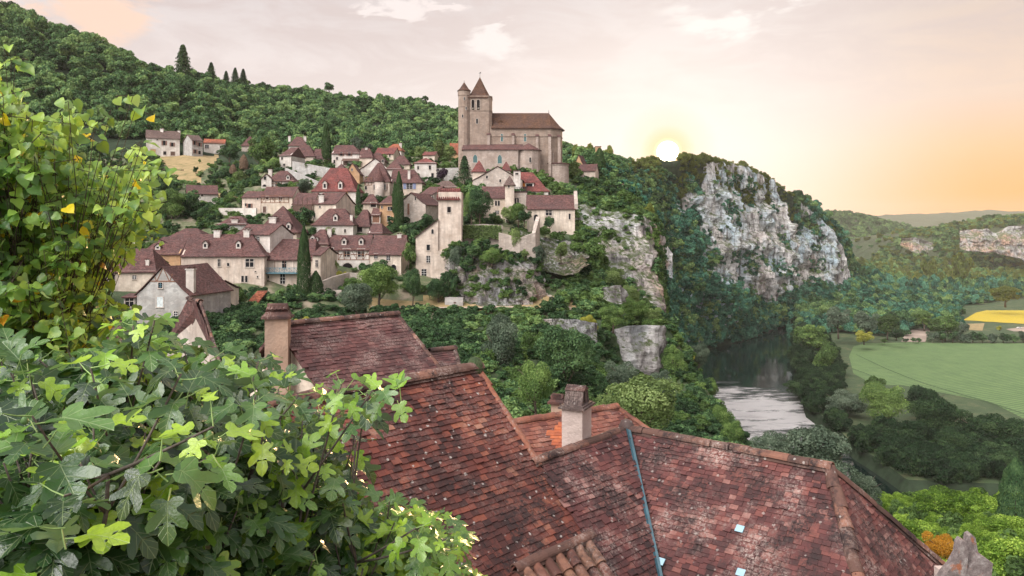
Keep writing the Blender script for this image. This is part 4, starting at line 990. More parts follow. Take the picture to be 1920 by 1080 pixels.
def chimney_mb(c, w_, d_, zb, zt):
    b = MB(); c = np.asarray(c, float)
    def bx(w2, d2, z0, z1, mi=0): b.box((c[0] - w2 / 2, c[1] - d2 / 2, z0), (w2, 0, 0), (0, d2, 0), (0, 0, z1 - z0), mi)
    bx(w_, d_, zb, zt - .28); bx(w_ * 1.22, d_ * 1.22, zt - .28, zt - .14, 0)
    for s in (-.3, .3): bx2 = (c[0] + s * w_ - w_ * .13, c[1] - d_ * .3, zt - .14); b.box(bx2, (w_ * .26, 0, 0), (0, d_ * .6, 0), (0, 0, .22), 1)
    b.box((c[0] - w_ * .55, c[1] - d_ * .5, zt + .08), (w_ * 1.1, 0, 0), (0, d_, 0), (0, 0, .06), 1)
    return b
def build_house(h):
    key, label, pxL, pxR, Y, base, eave, ridge, d, typ, yaw, wm, rm, ex = h
    O, U, V, wd = house_frame(pxL, pxR, Y, yaw)
    zb, ze = zof(base, Y), zof(eave, Y)
    dmid = 0 if typ == 'f' else (V[1] * d / 2)
    zr = zof(ridge, Y + dmid)
    Z = np.array([0, 0, 1.0]); O3 = O + Z * zb; mid = O3 + U * wd / 2 + V * d / 2
    root = thing('house' if typ != 'flat' else 'stone_tower', label, 'house' if typ not in ('flat',) else 'tower', (mid[0], mid[1], zb))
    root['kind_note'] = key; del root['kind_note']
    def L(u, v, z): return O + U * u + V * v + Z * z
    H = max(zr - ze, .3); o = .38; th = .16
    wall = MB(); roof = MB(); zlow = zb - ex.get('deep', 3.5)
    front_ax = typ == 'f'
    hip = ex.get('hip', .36)
    hl = {'h': hip * wd, 'hl': hip * wd, 'hr': 0, 'g': 0}.get(typ, 0); hr = {'h': hip * wd, 'hr': hip * wd, 'hl': 0, 'g': 0}.get(typ, 0)
    if typ == 'p':
        hl = wd / 2 - .15; hr = wd / 2 - .15
    # --- walls
    if typ in ('g', 'f') or (typ in ('hl', 'hr')):
        if front_ax:
            P = [L(0, 0, zlow), L(wd, 0, zlow), L(wd, 0, ze - .2), L(wd * .88, 0, ze + H * .2 - th - .14), L(wd / 2, 0, zr - th - .14), L(wd * .12, 0, ze + H * .2 - th - .14), L(0, 0, ze - .2)]
            wall.prism(P, V * d)
        elif typ == 'g':
            P = [L(0, 0, zlow), L(0, d, zlow), L(0, d, ze - .2), L(0, d * .88, ze + H * .2 - th - .14), L(0, d / 2, zr - th - .14), L(0, d * .12, ze + H * .2 - th - .14), L(0, 0, ze - .2)]
            wall.prism(P, U * wd)
        else:
            wall.box(L(0, 0, zlow), U * wd, V * d, Z * (ze - zlow))
            e = .12 if typ == 'hr' else wd - .12 - .25
            P = [L(e, .05, ze), L(e, d - .05, ze), L(e, d / 2, zr - th - .1)]; wall.prism(P, U * .25)
    else:
        wall.box(L(0, 0, zlow), U * wd, V * d, Z * (ze - zlow))
    # --- roof
    def drop(t): return H * (t if t > .25 else t * .82) - (.0)
    sag = .0
    if typ == 'flat':
        roof.box(L(-.15, -.15, ze), U * (wd + .3), V * (d + .3), Z * .22)
    elif typ in ('g', 'f'):
        # profile across the ridge, with a slight kick at the eaves
        A = (d if not front_ax else wd); ln = (wd if not front_ax else d)
        prof = [(-o, ze - o * H / (A / 2) * .75), (A * .12, ze + H * .22), (A / 2, zr), (A * .88, ze + H * .22), (A + o, ze - o * H / (A / 2) * .75)]
        og = .22
        def PT(a, l, z): return L(l, a, z) if not front_ax else L(a, l, z)
        for i in range(4):
            (a0, z0), (a1, z1) = prof[i], prof[i + 1]
            nseg = 5
            for s in range(nseg):
                l0 = -og + (ln + 2 * og) * s / nseg; l1 = -og + (ln + 2 * og) * (s + 1) / nseg
                s0 = -.10 * math.sin(math.pi * s / nseg) * (z0 > ze + .01 or 0); s1 = -.10 * math.sin(math.pi * (s + 1) / nseg) * (z0 > ze + .01 or 0)
                t0 = -.10 * math.sin(math.pi * s / nseg) * (z1 > ze + .01 or 0); t1 = -.10 * math.sin(math.pi * (s + 1) / nseg) * (z1 > ze + .01 or 0)
                tp = [PT(a0, l0, z0 + s0), PT(a0, l1, z0 + s1), PT(a1, l1, z1 + t1), PT(a1, l0, z1 + t0)]
                bt = [q - Z * th for q in tp]
                roof.add(tp + bt, [(0, 1, 2, 3), (7, 6, 5, 4), (0, 4, 5, 1), (1, 5, 6, 2), (2, 6, 7, 3), (3, 7, 4, 0)])
    else:
        rings = []
        for t in (0, .2, .6, 1.0):
            u0 = -o + (hl + o) * t if hl > 0 else -.08; u1 = wd + o - (hr + o) * t if hr > 0 else wd + .08
            v0 = -o + (d / 2 + o) * t; v1 = d + o - (d / 2 + o) * t
            if typ == 'p' and t == 1: u0 = wd / 2 - .1; u1 = wd / 2 + .1
            zz = ze - .22 + (H + .22) * (t if t != .2 else .145) - (.0)
            rings.append([L(u0, v0, zz), L(u1, v0, zz), L(u1, v1, zz), L(u0, v1, zz)])
        rings = [[q - Z * th for q in rings[0]]] + rings
        vs = [q for r_ in rings for q in r_]; fs = [(3, 2, 1, 0)]
        for i in range(len(rings) - 1):
            for k in range(4): fs.append((i * 4 + k, i * 4 + (k + 1) % 4, (i + 1) * 4 + (k + 1) % 4, (i + 1) * 4 + k))
        roof.add(vs, fs)
    def roof_pt(px, vfrac):
        """point on the front slope over photo column px, vfrac of the way to the ridge"""
        v = d / 2 * vfrac
        c = on_plane(px, HY, O + V * v, -V); u = (c - O) @ U
        return L(u, v, ze + H * vfrac), v
    # --- chimneys
    wo = wall.build('wall', M[wm], root)
    ro = roof.build('roof', [R[rm], M[wm]], root)
    for c in ex.get('ch', []):
        vf = c[3] if len(c) > 3 else .92
        q, v = roof_pt(c[0], vf)
        zt = zof(c[1], q[1])
        zbt = q[2] - (c[4] if len(c) > 4 else 1.6)
        under(chimney_mb(q, c[2], c[2] * .75, zbt, max(zt, q[2] + .5)), 'chimney', [M['white'], M['cap']], ro)
    # --- dormers on the front slope
    for (px, py, w_, h_) in ex.get('dorm', []):
        best = None
        for vf in np.linspace(0.02, .95, 60):
            q, v = roof_pt(px, vf); e = abs(proj(q)[1] - (py + h_ * .5 * FPX / Y))
            if best is None or e < best[0]: best = (e, q, v)
        q = best[1]; b = MB(); c0 = q - U * w_ / 2 - V * .12
        b.box(c0 - Z * .2, U * w_, V * 1.5, Z * (h_ + .2))
        b.prism([c0 + Z * h_, c0 + U * w_ + Z * h_, c0 + U * w_ / 2 + Z * (h_ + w_ * .5)], V * 1.5)
        do = under(b, 'dormer', M['white'], ro)
        g = MB(); g.box(q - U * w_ * .25 - V * .16 + Z * h_ * .12, U * w_ * .5, V * .03, Z * h_ * .7)
        s = w_ * .72
        for sg in (-1, 1):
            a0 = q - V * .3 + Z * (h_ + w_ * .56); a1 = a0 + U * sg * s - Z * (s * 1.0)
            g.add([a0, a1, a1 + V * 2.0, a0 + V * 2.0, a0 + Z * .1, a1 + Z * .1, a1 + Z * .1 + V * 2.0, a0 + Z * .1 + V * 2.0],
                  [(0, 1, 2, 3), (7, 6, 5, 4), (0, 4, 5, 1), (1, 5, 6, 2), (2, 6, 7, 3), (3, 7, 4, 0)], 1)
        g2 = g.build('dormer_window', [M['pane'], R[rm]], root); g2.parent = ro
    if 'bigdorm' in ex:
        a, b2, y0, y1 = ex['bigdorm']; q = on_plane((a + b2) / 2, y1, O + V * 1.2, -V); w_ = (b2 - a) / FPX * (Y + 1.2); h_ = (y1 - y0) / FPX * (Y + 1.2)
        b = MB(); b.box(q - U * w_ / 2, U * w_, V * 3, Z * h_); b.box(q - U * (w_ / 2 + .2) + Z * h_ - V * .3, U * (w_ + .4), V * 3.3, Z * .14, 1)
        b.box(q - U * (w_ * .12) - V * .03 + Z * h_ * .15, U * w_ * .5, V * .03, Z * h_ * .7, 2); b.box(q - U * (w_ / 2) - V * .05 + Z * h_ * .05, U * w_ * .3, V * .05, Z * h_ * .9, 3)
        o_ = b.build('dormer', [M['white'], R[rm], M['pane'], M['orangesh']], root); o_.parent = ro
    # --- openings in the front
    Nf = -V
    for (px, py, wpx, hpx, st) in ex.get('win', []):
        if st == 'p': continue
        face_O, face_U, face_N = O, U, Nf
        c = on_plane(px, py, face_O, face_N); uu = (c - O) @ U
        if uu > wd + .05:      # belongs to the right end wall
            face_O, face_U, face_N = O + U * wd, V, U
            c = on_plane(px, py, face_O, face_N)
            if not (0 < (c - face_O) @ V < d): continue
        if uu < -.05: continue
        sc_ = c[1] / FPX
        k = abs(face_U[0]) if face_U[0] else 1
        window(root, c, face_U, face_N, max(wpx * sc_ / max(k, .3), .22), hpx * sc_, st)
    # --- half timbering
    if 'timber' in ex:
        a, b2, y0, y1 = ex['timber']; c0 = on_plane(a, y0, O, Nf); c1 = on_plane(b2, y1, O, Nf)
        w_ = (c1 - c0) @ U; h_ = c0[2] - c1[2]; B0 = np.array([c0[0], c0[1], c1[2]]); b = MB(); t = .15
        n = max(2, int(w_ / 1.1))
        for i in range(n + 1): b.box(B0 + U * (w_ * i / n - t / 2), U * t, Nf * .045, Z * h_)
        for f in (0, .5, 1): b.box(B0 - U * .1 + Z * (h_ * f - t / 2), U * (w_ + .2), Nf * .055, Z * t)
        for i in range(n):
            if i % 2 == 0:
                s = 1 if i % 4 == 0 else -1
                p0 = B0 + U * (w_ * (i + (s < 0)) / n) ; dirv = U * (s * w_ / n) + Z * h_
                b.box(p0, U * t * .9, Nf * .035, dirv)
        b.build('timber_frame', M['timber2'], root)
    if 'gtimber' in ex:
        b = MB(); zt0 = ze + H * .42; 
        hw = wd / 2 * .56
        b.box(L(wd / 2 - hw, -.05, zt0), U * 2 * hw, V * .05, Z * .16)
        for s in (-1, 1):
            b.box(L(wd / 2 + s * hw * .45, -.04, zt0), U * .14, V * .04, U * (-s * hw * .45) + Z * (H * .52))
            b.box(L(wd / 2 + s * hw * .45, -.04, zt0), U * .14, V * .04, U * (s * hw * .2) + Z * (H * .30))
        b.build('timber_frame', M['timber2'], root)
    if 'balc' in ex:
        a, b2, y0, y1, mt = ex['balc']; pr = 1.3; c0 = on_plane(a, y1, O - V * pr, Nf); c1 = on_plane(b2, y0, O - V * pr, Nf)
        w_ = (c1 - c0) @ U; h_ = c1[2] - c0[2]; b = MB(); n = max(4, int(w_ / .9))
        b.box(c0 - Z * .15, U * w_, V * pr, Z * .15)
        b.box(c0 + Z * (h_ - .1), U * w_, V * .08, Z * .1); b.box(c0 + Z * .08, U * w_, V * .08, Z * .08)
        if mt == 'timber':
            b.box(c0 + Z * .2 + V * .02, U * w_, V * .04, Z * (h_ - .35))
            for i in range(5): b.box(c0 + U * (w_ * i / 4 - .08) - Z * .15, U * .16, V * .16, Z * (h_ + 1.9))
        for i in range(n + 1):
            b.box(c0 + U * (w_ * i / n - .04), U * .08, V * .09, Z * h_)
            if i < n and mt == 'teal':
                for s in (0, 1): b.box(c0 + U * (w_ * (i + s) / n) + Z * .1 + V * .02, U * .06, V * .05, U * ((1 - 2 * s) * w_ / n) + Z * (h_ - .2))
        b.build('balcony', M['timber'] if mt == 'timber' else M['teal'], root)
        if mt == 'teal':
            g = MB()
            for i in range(0, n + 1, 2): g.box(c0 + U * (w_ * i / n - .05) + Z * h_, U * .1, V * .1, Z * (ze - c0[2] - h_ - .1))
            g.build('balcony_post', M['timber'], root)
    if 'awning' in ex:
        a, b2, y0, y1 = ex['awning']; c0 = on_plane(a, y1, O - V * 1.6, Nf); c1 = on_plane(b2, y1, O - V * 1.6, Nf); w_ = (c1 - c0) @ U; hh = (y1 - y0) / FPX * Y
        b = MB(); b.add([c0, c1, c1 + V * 1.6 + Z * hh, c0 + V * 1.6 + Z * hh, c0 + Z * .12, c1 + Z * .12, c1 + V * 1.6 + Z * (hh + .12), c0 + V * 1.6 + Z * (hh + .12)], [(0, 1, 2, 3), (7, 6, 5, 4), (0, 4, 5, 1), (1, 5, 6, 2), (2, 6, 7, 3), (3, 7, 4, 0)])
        for s in (0, 1): b.box(c0 + U * (s * (w_ - .15)) - Z * 2.6, U * .15, V * .15, Z * 2.6)
        b.build('porch_roof', M['timber'], root)
    if 'tower' in ex:
        cx, rr, top = ex['tower']; c = on_plane(cx, base, O - V * .3, Nf); b = MB(); r_ = 7 / FPX * Y * 1.25
        b.lathe((c[0], c[1]), [(r_ * 1.05, zlow), (r_, ze - .1)], 18); b.build('round_tower', M['stone'], root, True)
        b = MB(); b.lathe((c[0], c[1]), [(r_ * 1.12, ze - .3), (r_ * 1.12, ze - .1), (r_ * .5, ze + H * .4), (.02, ze + H * .72)], 18); g = b.build('tower_roof', R[rm], root)
        for px in (703, 722): window(root, np.array([c[0] + (px - cx) / FPX * Y, c[1] - math.sqrt(max(.01, r_ ** 2 - ((px - cx) / FPX * Y) ** 2)) - .02, zof(351, Y)]), np.array([1., 0, 0]), np.array([0, -1., 0]), .45, 1.3, 'w')
    if 'parapet' in ex:
        b = MB(); P = [L(wd - .1, -.3, ze - .3), L(wd - .1, d + .3, ze - .3), L(wd - .1, d + .3, ze + .5), L(wd - .1, d / 2, zr + .9), L(wd - .1, -.3, ze + .9)]
        b.prism(P, U * .8); b.build('gable_parapet', M['stone'], root)
    if 'rail' in ex:
        b = MB()
        b.box(L(-.2, -.2, ze + .22), U * (wd + .4), V * (d + .4), Z * .12)
        n = 7
        for i in range(n + 1):
            b.box(L(wd * i / n - .04, -.1, ze + .3), U * .08, V * .08, Z * 1.0)
            if i < n:
                for s in (0, 1): b.box(L(wd * (i + s) / n, -.1, ze + .35), U * .06, V * .06, U * ((1 - 2 * s) * wd / n) + Z * .85)
        b.box(L(-.1, -.12, ze + 1.25), U * (wd + .2), V * .12, Z * .1)
        b.build('railing', M['iron'], root)
    return root
for h in HOUSES: build_house(h)

# ------------------------------------------------------------------ the tall tower house on the rock
def tower_house():
    Y = 163; root = thing('house', 'tall pale tower house with small tiled cap standing at the foot of the rock', 'house', W(823, 515, Y + 3))
    Z = np.array([0, 0, 1.0]); b = MB()
    x0, x1 = (822 - 960) / FPX * Y, (865 - 960) / FPX * Y; zt = zof(360, Y)
    b.box((x0, Y, 78), (x1 - x0, 0, 0), (0, 6, 0), (0, 0, zt - 78))
    xl = (780 - 960) / FPX * Y
    P = [(xl, Y - .5, 80), (x0 - .01, Y - .5, 80), (x0 - .01, Y - .5, zof(413, Y)), (xl, Y - .5, zof(446, Y))]
    b.prism(P, (0, 7, 0))
    b.box((x0, Y - .5, 80), (x1 - x0 - 1.2, 0, 0), (0, .49, 0), (0, 0, zof(470, Y) - 80))
    b.build('wall', M['pink'], root)
    r = MB()
    for (ya, yb, in_) in ((364, 374, 0), (355, 362, .35)):
        za, zb2 = zof(yb, Y), zof(ya, Y)
        r.add([(x0 - .35 + in_, Y - .5 + in_ * 2, za), (x1 - .2 - in_ * .3, Y - .5 + in_ * 2, za), (x1 - .3 - in_ * .3, Y + 3, zb2 + .3), (x0 - .1 + in_, Y + 3, zb2 + .3),
               (x0 - .35 + in_, Y - .5 + in_ * 2, za - .15), (x1 - .2 - in_ * .3, Y - .5 + in_ * 2, za - .15), (x1 - .3 - in_ * .3, Y + 6.4, za - .15), (x0 - .1 + in_, Y + 6.4, za - .15)],
              [(0, 1, 2, 3), (4, 7, 6, 5), (0, 4, 5, 1), (1, 5, 6, 2), (2, 6, 7, 3), (3, 7, 4, 0)])
    n = 11
    for i in range(n):
        x = x0 - .25 + (x1 - x0 + .1) * i / n
        r.tube([(x, Y - .55, zof(374, Y) + .05), (x, Y + .9, zof(366, Y) + .25)], .13, 6)
        r.tube([(x + .1, Y + .15, zof(362, Y) + .05), (x + .1, Y + 1.9, zof(355, Y) + .3)], .13, 6)
    ro = r.build('roof', R['bright'], root)
    s = MB(); s.add([(xl - .25, Y - .8, zof(447, Y)), (x0, Y - .8, zof(412, Y)), (x0, Y + 6.8, zof(412, Y)), (xl - .25, Y + 6.8, zof(447, Y)), (xl - .25, Y - .8, zof(447, Y) + .16), (x0, Y - .8, zof(412, Y) + .16), (x0, Y + 6.8, zof(412, Y) + .16), (xl - .25, Y + 6.8, zof(447, Y) + .16)], [(3, 2, 1, 0), (4, 5, 6, 7), (0, 1, 5, 4), (1, 2, 6, 5), (2, 3, 7, 6), (3, 0, 4, 7)])
    s.build('lean_roof', R['grey'], root)
    U = np.array([1., 0, 0]); N = np.array([0, -1., 0])
    window(root, on_plane(842, 393, np.array([0, Y, 0.]), N), U, N, 6 / FPX * Y, 10 / FPX * Y, 'v')
    for (px, py, w_, h_, st) in ((811, 434, 3.6, 8, 'a'), (803, 464, 5.5, 10, 'w'), (803, 486, 6, 12, 'w'), (795, 511, 8, 12, 'w')):
        window(root, on_plane(px, py, np.array([0, Y - .5, 0.]), N), U, N, w_ / FPX * Y, h_ / FPX * Y, st)
tower_house()

# ------------------------------------------------------------------ the church
def church():
    Y = 236.0; root = thing('church', 'great fortified stone church with twin pointed towers crowning the village', 'church', W(960, 345, Y + 6))
    Z = np.array([0, 0, 1.0]); U = np.array([1., 0, 0]); N = np.array([0, -1., 0]); K = lambda px, Yy=Y: (px - 960) / FPX * Yy
    # nave with polygonal east end
    b = MB(); x0, x1, xe = K(915), K(1032), K(1056, Y + 1); zb = zof(362, Y); ze = zof(239, Y); D = 11.0
    poly = [(x0 - 5, Y), (x1, Y), (xe - .6, Y + 2.2), (xe, Y + D * .5), (xe - .6, Y + D - 2.2), (x1, Y + D), (x0 - 5, Y + D)]
    b.prism([(x, y, zb - 4) for x, y in poly], (0, 0, ze - zb + 4))
    b.prism([(x + (.18 if i in (1, 2, 3) else 0), y - (.18 if i < 2 else 0), zof(256, Y)) for i, (x, y) in enumerate(poly)], (0, 0, .22))
    nv = b.build('nave_wall', M['church'], root)
    # nave roof, flared over the apse
    r = MB(); zr = zof(212, Y + D / 2); xr0, xr1 = K(922, Y + D / 2), K(1029, Y + D / 2)
    o = .5
    ring = [(K(921), Y - o), (x1 + .2, Y - o), (xe - .2, Y + 1.9), (xe + .75, Y + D * .5), (xe - .2, Y + D - 1.9), (x1 + .2, Y + D + o), (K(921), Y + D + o)]
    ry = Y + D / 2
    rp = [(xr0, ry), (xr1, ry), (xr1, ry), (xr1, ry), (xr1, ry), (xr1, ry), (xr0, ry)]
    lv = []
    for t, s in ((0, 0), (.3, .22), (.65, .6), (1, 1)):
        lv.append([(x * (1 - t) + q[0] * t, y * (1 - t) + q[1] * t, ze - .1 + (zr - ze + .1) * s) for (x, y), q in zip(ring, rp)])
    lv = [[(x, y, z - .3) for x, y, z in lv[0]]] + lv
    vs = [v for l in lv for v in l]; n = 7
    fs = [tuple(range(n))[::-1]] + [(i * n + k, i * n + (k + 1) % n, (i + 1) * n + (k + 1) % n, (i + 1) * n + k) for i in range(len(lv) - 1) for k in range(n)]
    r.add(vs, fs); ro = r.build('nave_roof', R['church'], root)
    f = MB(); f.tube([(xr1, ry, zr - .1), (xr1, ry, zr + 1.0)], [.12, .04], 6); under(f, 'finial', M['iron'], ro)
    dm = MB(); q = np.array([K(935), Y + 1.9, zof(233, Y + 1.9)]); dm.box(q, (1.2, 0, 0), (0, 1.5, 0), (0, 0, .8)); dm.prism([q + (-.2, -.1, .8), q + (1.4, -.1, .8), q + (.6, -.1, 1.4)], (0, 1.6, 0)); under(dm, 'dormer', R['church'], ro)
    # main tower
    b = MB(); tx0, tx1 = K(880.5), K(922); tz = zof(182, Y)
    pl = [(tx0, Y - .35), (tx1 - .9, Y - .35), (tx1, Y + .55), (tx1, Y + 6.0), (tx1 - .9, Y + 6.9), (tx0, Y + 6.9)]
    b.prism([(x, y, zb - 4) for x, y in pl], (0, 0, tz - zb + 4))
    for py in (181.5, 208): b.prism([(x + (.15 if x > tx0 + 1 else 0), y + (-.15 if y < Y + 1 else .15), zof(py, Y)) for x, y in pl], (0, 0, .25))
    tw = b.build('bell_tower', M['church'], root)
    r = MB(); cx, cy = (tx0 + tx1) / 2 - .35, Y + 3.2; hw = (tx1 - tx0) / 2 + .45
    lv = []
    for t, s in ((1.0, 0), (.78, .12), (.45, .48), (.02, 1.0)):
        lv.append([(cx + a * hw * t + (.35 * (1 - t) * 0), cy + c * hw * t, tz - .1 + (zof(144.5, cy) - tz) * s) for a, c in ((-1, -1), (.65, -1), (1, -.65), (1, .65), (.65, 1), (-1, 1))])
    lv = [[(x, y, z - .25) for x, y, z in lv[0]]] + lv; n = 6; vs = [v for l in lv for v in l]
    r.add(vs, [tuple(range(n))[::-1], tuple(range((len(lv) - 1) * n, len(lv) * n))] + [(i * n + k, i * n + (k + 1) % n, (i + 1) * n + (k + 1) % n, (i + 1) * n + k) for i in range(len(lv) - 1) for k in range(n)])
    tr = r.build('tower_spire', R['church'], root)
    f = MB(); zt = zof(144.5, cy); f.tube([(cx, cy, zt - .2), (cx, cy, zt + 1.5)], .05, 5); f.box((cx - .35, cy, zt + 1.05), (.7, 0, 0), (0, .05, 0), (0, 0, .08)); f.box((cx - .1, cy, zt + 1.3), (.45, 0, 0), (0, .05, 0), (0, 0, .22)); under(f, 'weather_vane', M['iron'], tr)
    for px in (886.8, 896.8):
        window(root, on_plane(px, 197, np.array([0, Y - .35, 0]), N), U, N, .82, 3.2, 'A')
        c = on_plane(px, 203, np.array([0, Y - .45, 0]), N); bl = MB(); bl.lathe((c[0], c[1] + .02), [(.30, c[2] - .32), (.26, c[2] - .2), (.17, c[2] + .1), (.05, c[2] + .3)], 10); bl.build('bell', M['bronze'], root, True)
    window(root, on_plane(894.5, 227, np.array([0, Y - .35, 0]), N), U, N, .5, 1.5, 'a')
    # round stair turret
    b = MB(); cx, cy = K(870), Y + .6; rr = (881 - 859) / 2 / FPX * Y
    tz2 = zof(170, Y); b.lathe((cx, cy), [(rr, zb - 4), (rr, zof(201.5, Y)), (rr + .12, zof(201, Y)), (rr + .12, zof(200, Y)), (rr, zof(199.5, Y)), (rr, zof(180, Y)), (rr + .15, zof(179, Y)), (rr + .15, tz2)], 12)
    tt = b.build('stair_turret', M['church'], root)
    r = MB(); r.lathe((cx, cy), [(rr + .25, tz2 - .15), (rr + .4, tz2), (rr * .75, tz2 + .75), (.03, zof(154, cy))], 12); r.tube([(cx, cy, zof(154.5, cy)), (cx, cy, zof(151, cy))], .06, 5, 0)
    r.build('turret_roof', R['church'], root)
    for px, py in ((874.5, 204), (867.8, 218.5), (871, 186)):
        x = K(px) - cx; yy = cy - math.sqrt(max(rr * rr - x * x, .01)) - .06; window(root, np.array([K(px), yy, zof(py, Y)]), U, N, .34, .85, 'a')
    # south aisle and its small apse
    Ya = Y - 5.5; b = MB(); ax0, ax1 = K(868, Ya), K(972, Ya); za = zof(280, Ya)
    b.box((ax0, Ya, zb - 6), (ax1 - ax0, 0, 0), (0, 5.5, 0), (0, 0, za - zb + 6))
    cx2, cy2 = K(991, Ya), Ya + 3.2; rr2 = 23 / FPX * Ya
    b.lathe((cx2, cy2), [(rr2 * 1.02, zb - 8), (rr2, za - .35), (rr2 + .12, za - .3), (rr2 + .12, za)], 10)
    b.build('aisle_wall', M['aisle'], root)
    r = MB(); zt_ = zof(270.5, Y); o = .35
    r.add([(ax0 - o, Ya - o, za), (ax1 + 1.5, Ya - o, za), (ax1 + 1.5, Y, zt_), (ax0 - o, Y, zt_), (ax0 - o, Ya - o, za - .2), (ax1 + 1.5, Ya - o, za - .2), (ax1 + 1.5, Y, za - .2), (ax0 - o, Y, za - .2)],
          [(0, 1, 2, 3), (4, 7, 6, 5), (0, 4, 5, 1), (1, 5, 6, 2), (2, 6, 7, 3), (3, 7, 4, 0)])
    r.lathe((cx2, cy2), [(rr2 + .4, za - .2), (rr2 + .4, za), (.1, zof(270, Y))], 10)
    r.build('aisle_roof', R['brown'], root)
    for px, py, w_, h_ in ((891, 297, 7, 15), (937, 298, 7, 16)):
        o_ = window(root, on_plane(px, py, np.array([0, Ya, 0]), N), U, N, w_ / FPX * Ya, h_ / FPX * Ya, 'g'); o_.children[0].data.materials[0] = M['tealglass']
    window(root, np.array([K(994, Ya), cy2 - rr2 - .05, zof(300, Ya)]), U, N, .45, 1.4, 'a')
    for px, py in ((941, 258), (984.6, 258)):
        o_ = window(root, on_plane(px, py, np.array([0, Y, 0]), N), U, N, .6, 2.2, 'a'); o_.children[0].data.materials[0] = M['tealglass']
    window(root, on_plane(1035.5, 296, np.array([0, Y + .6, 0]), N), U, N, .5, 2.9, 'a')
    # buttresses
    for px, w_, y0, y1, Yb in ((916, 6, 253, 272, Y), (962, 5, 254, 271, Y), (1007, 5, 256, 300, Y), (1030.5, 5, 256, 306, Y), (1048, 5, 257, 306, Y + 1.1)):
        g = MB(); x = K(px, Yb); hw = w_ / FPX * Yb / 2; zt = zof(y0, Yb); zz = zof(y1, Yb) - (4 if y1 > 275 else 0)
        zm = (zt + zof(y1, Yb)) / 2
        g.box((x - hw, Yb - .75, zz), (2 * hw, 0, 0), (0, .75, 0), (0, 0, zt - zz)); 
        if y1 > 290: g.box((x - hw - .04, Yb - 1.25, zz), (2 * hw + .08, 0, 0), (0, .5, 0), (0, 0, zm - zz))
        g.prism([(x - hw - .1, Yb - .95, zt), (x - hw - .1, Yb, zt), (x - hw - .1, Yb, zt + .7)], (2 * hw + .2, 0, 0), 1)
        g.build('buttress', [M['aisle'], R['brown']], root)
    # round bastion under the apse
    b = MB(); cx, cy = K(1045), Y + 2.5; rb = 22 / FPX * Y
    b.lathe((cx, cy), [(rb * 1.14, zb - 6), (rb * 1.0, zof(311, Y)), (rb * 1.04, zof(310, Y)), (rb * 1.04, zof(307.5, Y))], 22)
    b.build('bastion', M['aisle'], root)
    g = MB(); g.lathe((cx, cy), [(rb * 1.12, zof(307.5, Y)), (rb * 1.12, zof(306, Y)), (rb * .9, zof(305, Y))], 22); g.build('bastion_coping', R['brown'], root)
church()
# ------------------------------------------------------------------ rock faces
BIG = [(1150, 575, 334, 560, 400), (1185, 590, 334, 562, 430), (1230, 615, 322, 570, 500), (1262, 625, 304, 575, 600), (1300, 660, 306, 600, 640), (1340, 695, 304, 650, 640), (1380, 735, 308, 690, 628), (1420, 780, 320, 730, 618), (1450, 810, 338, 765, 612), (1480, 840, 358, 805, 606), (1510, 860, 383, 835, 602), (1540, 872, 410, 850, 600), (1565, 880, 433, 862, 598), (1583, 884, 460, 868, 590), (1592, 888, 488, 872, 585), (1600, 896, 528, 880, 580)]
bigc, BIGF = cliff('cliff', BIG, 420, 210, M['cliff'], 12, 1.25, 5, 2.3, depth=25)
CB = [(1058, 212, 402, 196, 470), (1075, 212, 386, 194, 500), (1100, 212, 384, 192, 545), (1130, 211, 392, 189, 570), (1165, 210, 396, 187, 585), (1195, 209, 400, 186, 596), (1218, 210, 412, 186, 600), (1230, 212, 420, 187, 606), (1238, 220, 430, 196, 612), (1242, 240, 440, 215, 620)]
cb, CBF = cliff('cliff', CB, 190, 140, M['cliffw'], 1.5, .60, 31, .75, depth=9)
CC = [(1128, 149, 640, 147, 668), (1150, 148, 618, 146, 680), (1175, 147, 611, 145, 700), (1210, 147, 609, 144.5, 715), (1238, 147, 610, 144.5, 718), (1247, 148, 612, 146, 720), (1252, 150, 616, 147, 724)]
cliff('cliff', CC, 90, 60, M['cliffb'], .6, .5, 47, .45, depth=6)
CR = [(836, 163, 470, 151.5, 566), (850, 160, 458, 151, 574), (870, 159, 462, 150.8, 575), (900, 159, 455, 150.5, 576), (930, 158, 468, 150.5, 577), (955, 158, 478, 150.5, 577), (980, 158, 485, 150.8, 577), (1000, 159, 486, 151, 577), (1010, 164, 500, 153, 575)]
rk, CRF = cliff('rock', CR, 130, 90, M['cliffn'], 1.0, .55, 53, .5, depth=7)
C2 = [(975, 176, 432, 163, 490), (1000, 175, 440, 162, 500), (1030, 174, 446, 162, 512), (1060, 174, 452, 162, 516), (1080, 174, 455, 163, 515), (1096, 174, 460, 163, 500), (1106, 176, 470, 166, 495)]
cliff('rock', C2, 90, 50, M['cliffn'], .6, .65, 59, .42, depth=6)
C3 = [(1130, 146, 538, 144, 560), (1150, 145, 536, 143, 568), (1165, 145, 536, 143, 570), (1175, 148, 545, 146, 566)]
cliff('rock', C3, 30, 18, M['cliffn'], .3, .55, 61, .28, depth=3)
C4 = [(1005, 140, 600, 138, 640), (1040, 139, 596, 137, 650), (1085, 138, 600, 136, 655), (1120, 138, 606, 136, 660)]
cliff('rock', C4, 50, 26, M['cliffn'], .3, .6, 63, .32, depth=4)
C7 = [(1268, 560, 372, 548, 398), (1276, 558, 368, 546, 410), (1288, 560, 380, 548, 412)]
C8 = [(1243, 500, 470, 494, 505), (1252, 498, 462, 492, 520), (1262, 500, 476, 494, 522)]
cliff('rock', C8, 26, 34, M['cliffb'], 2, .35, 73, .8, depth=10)

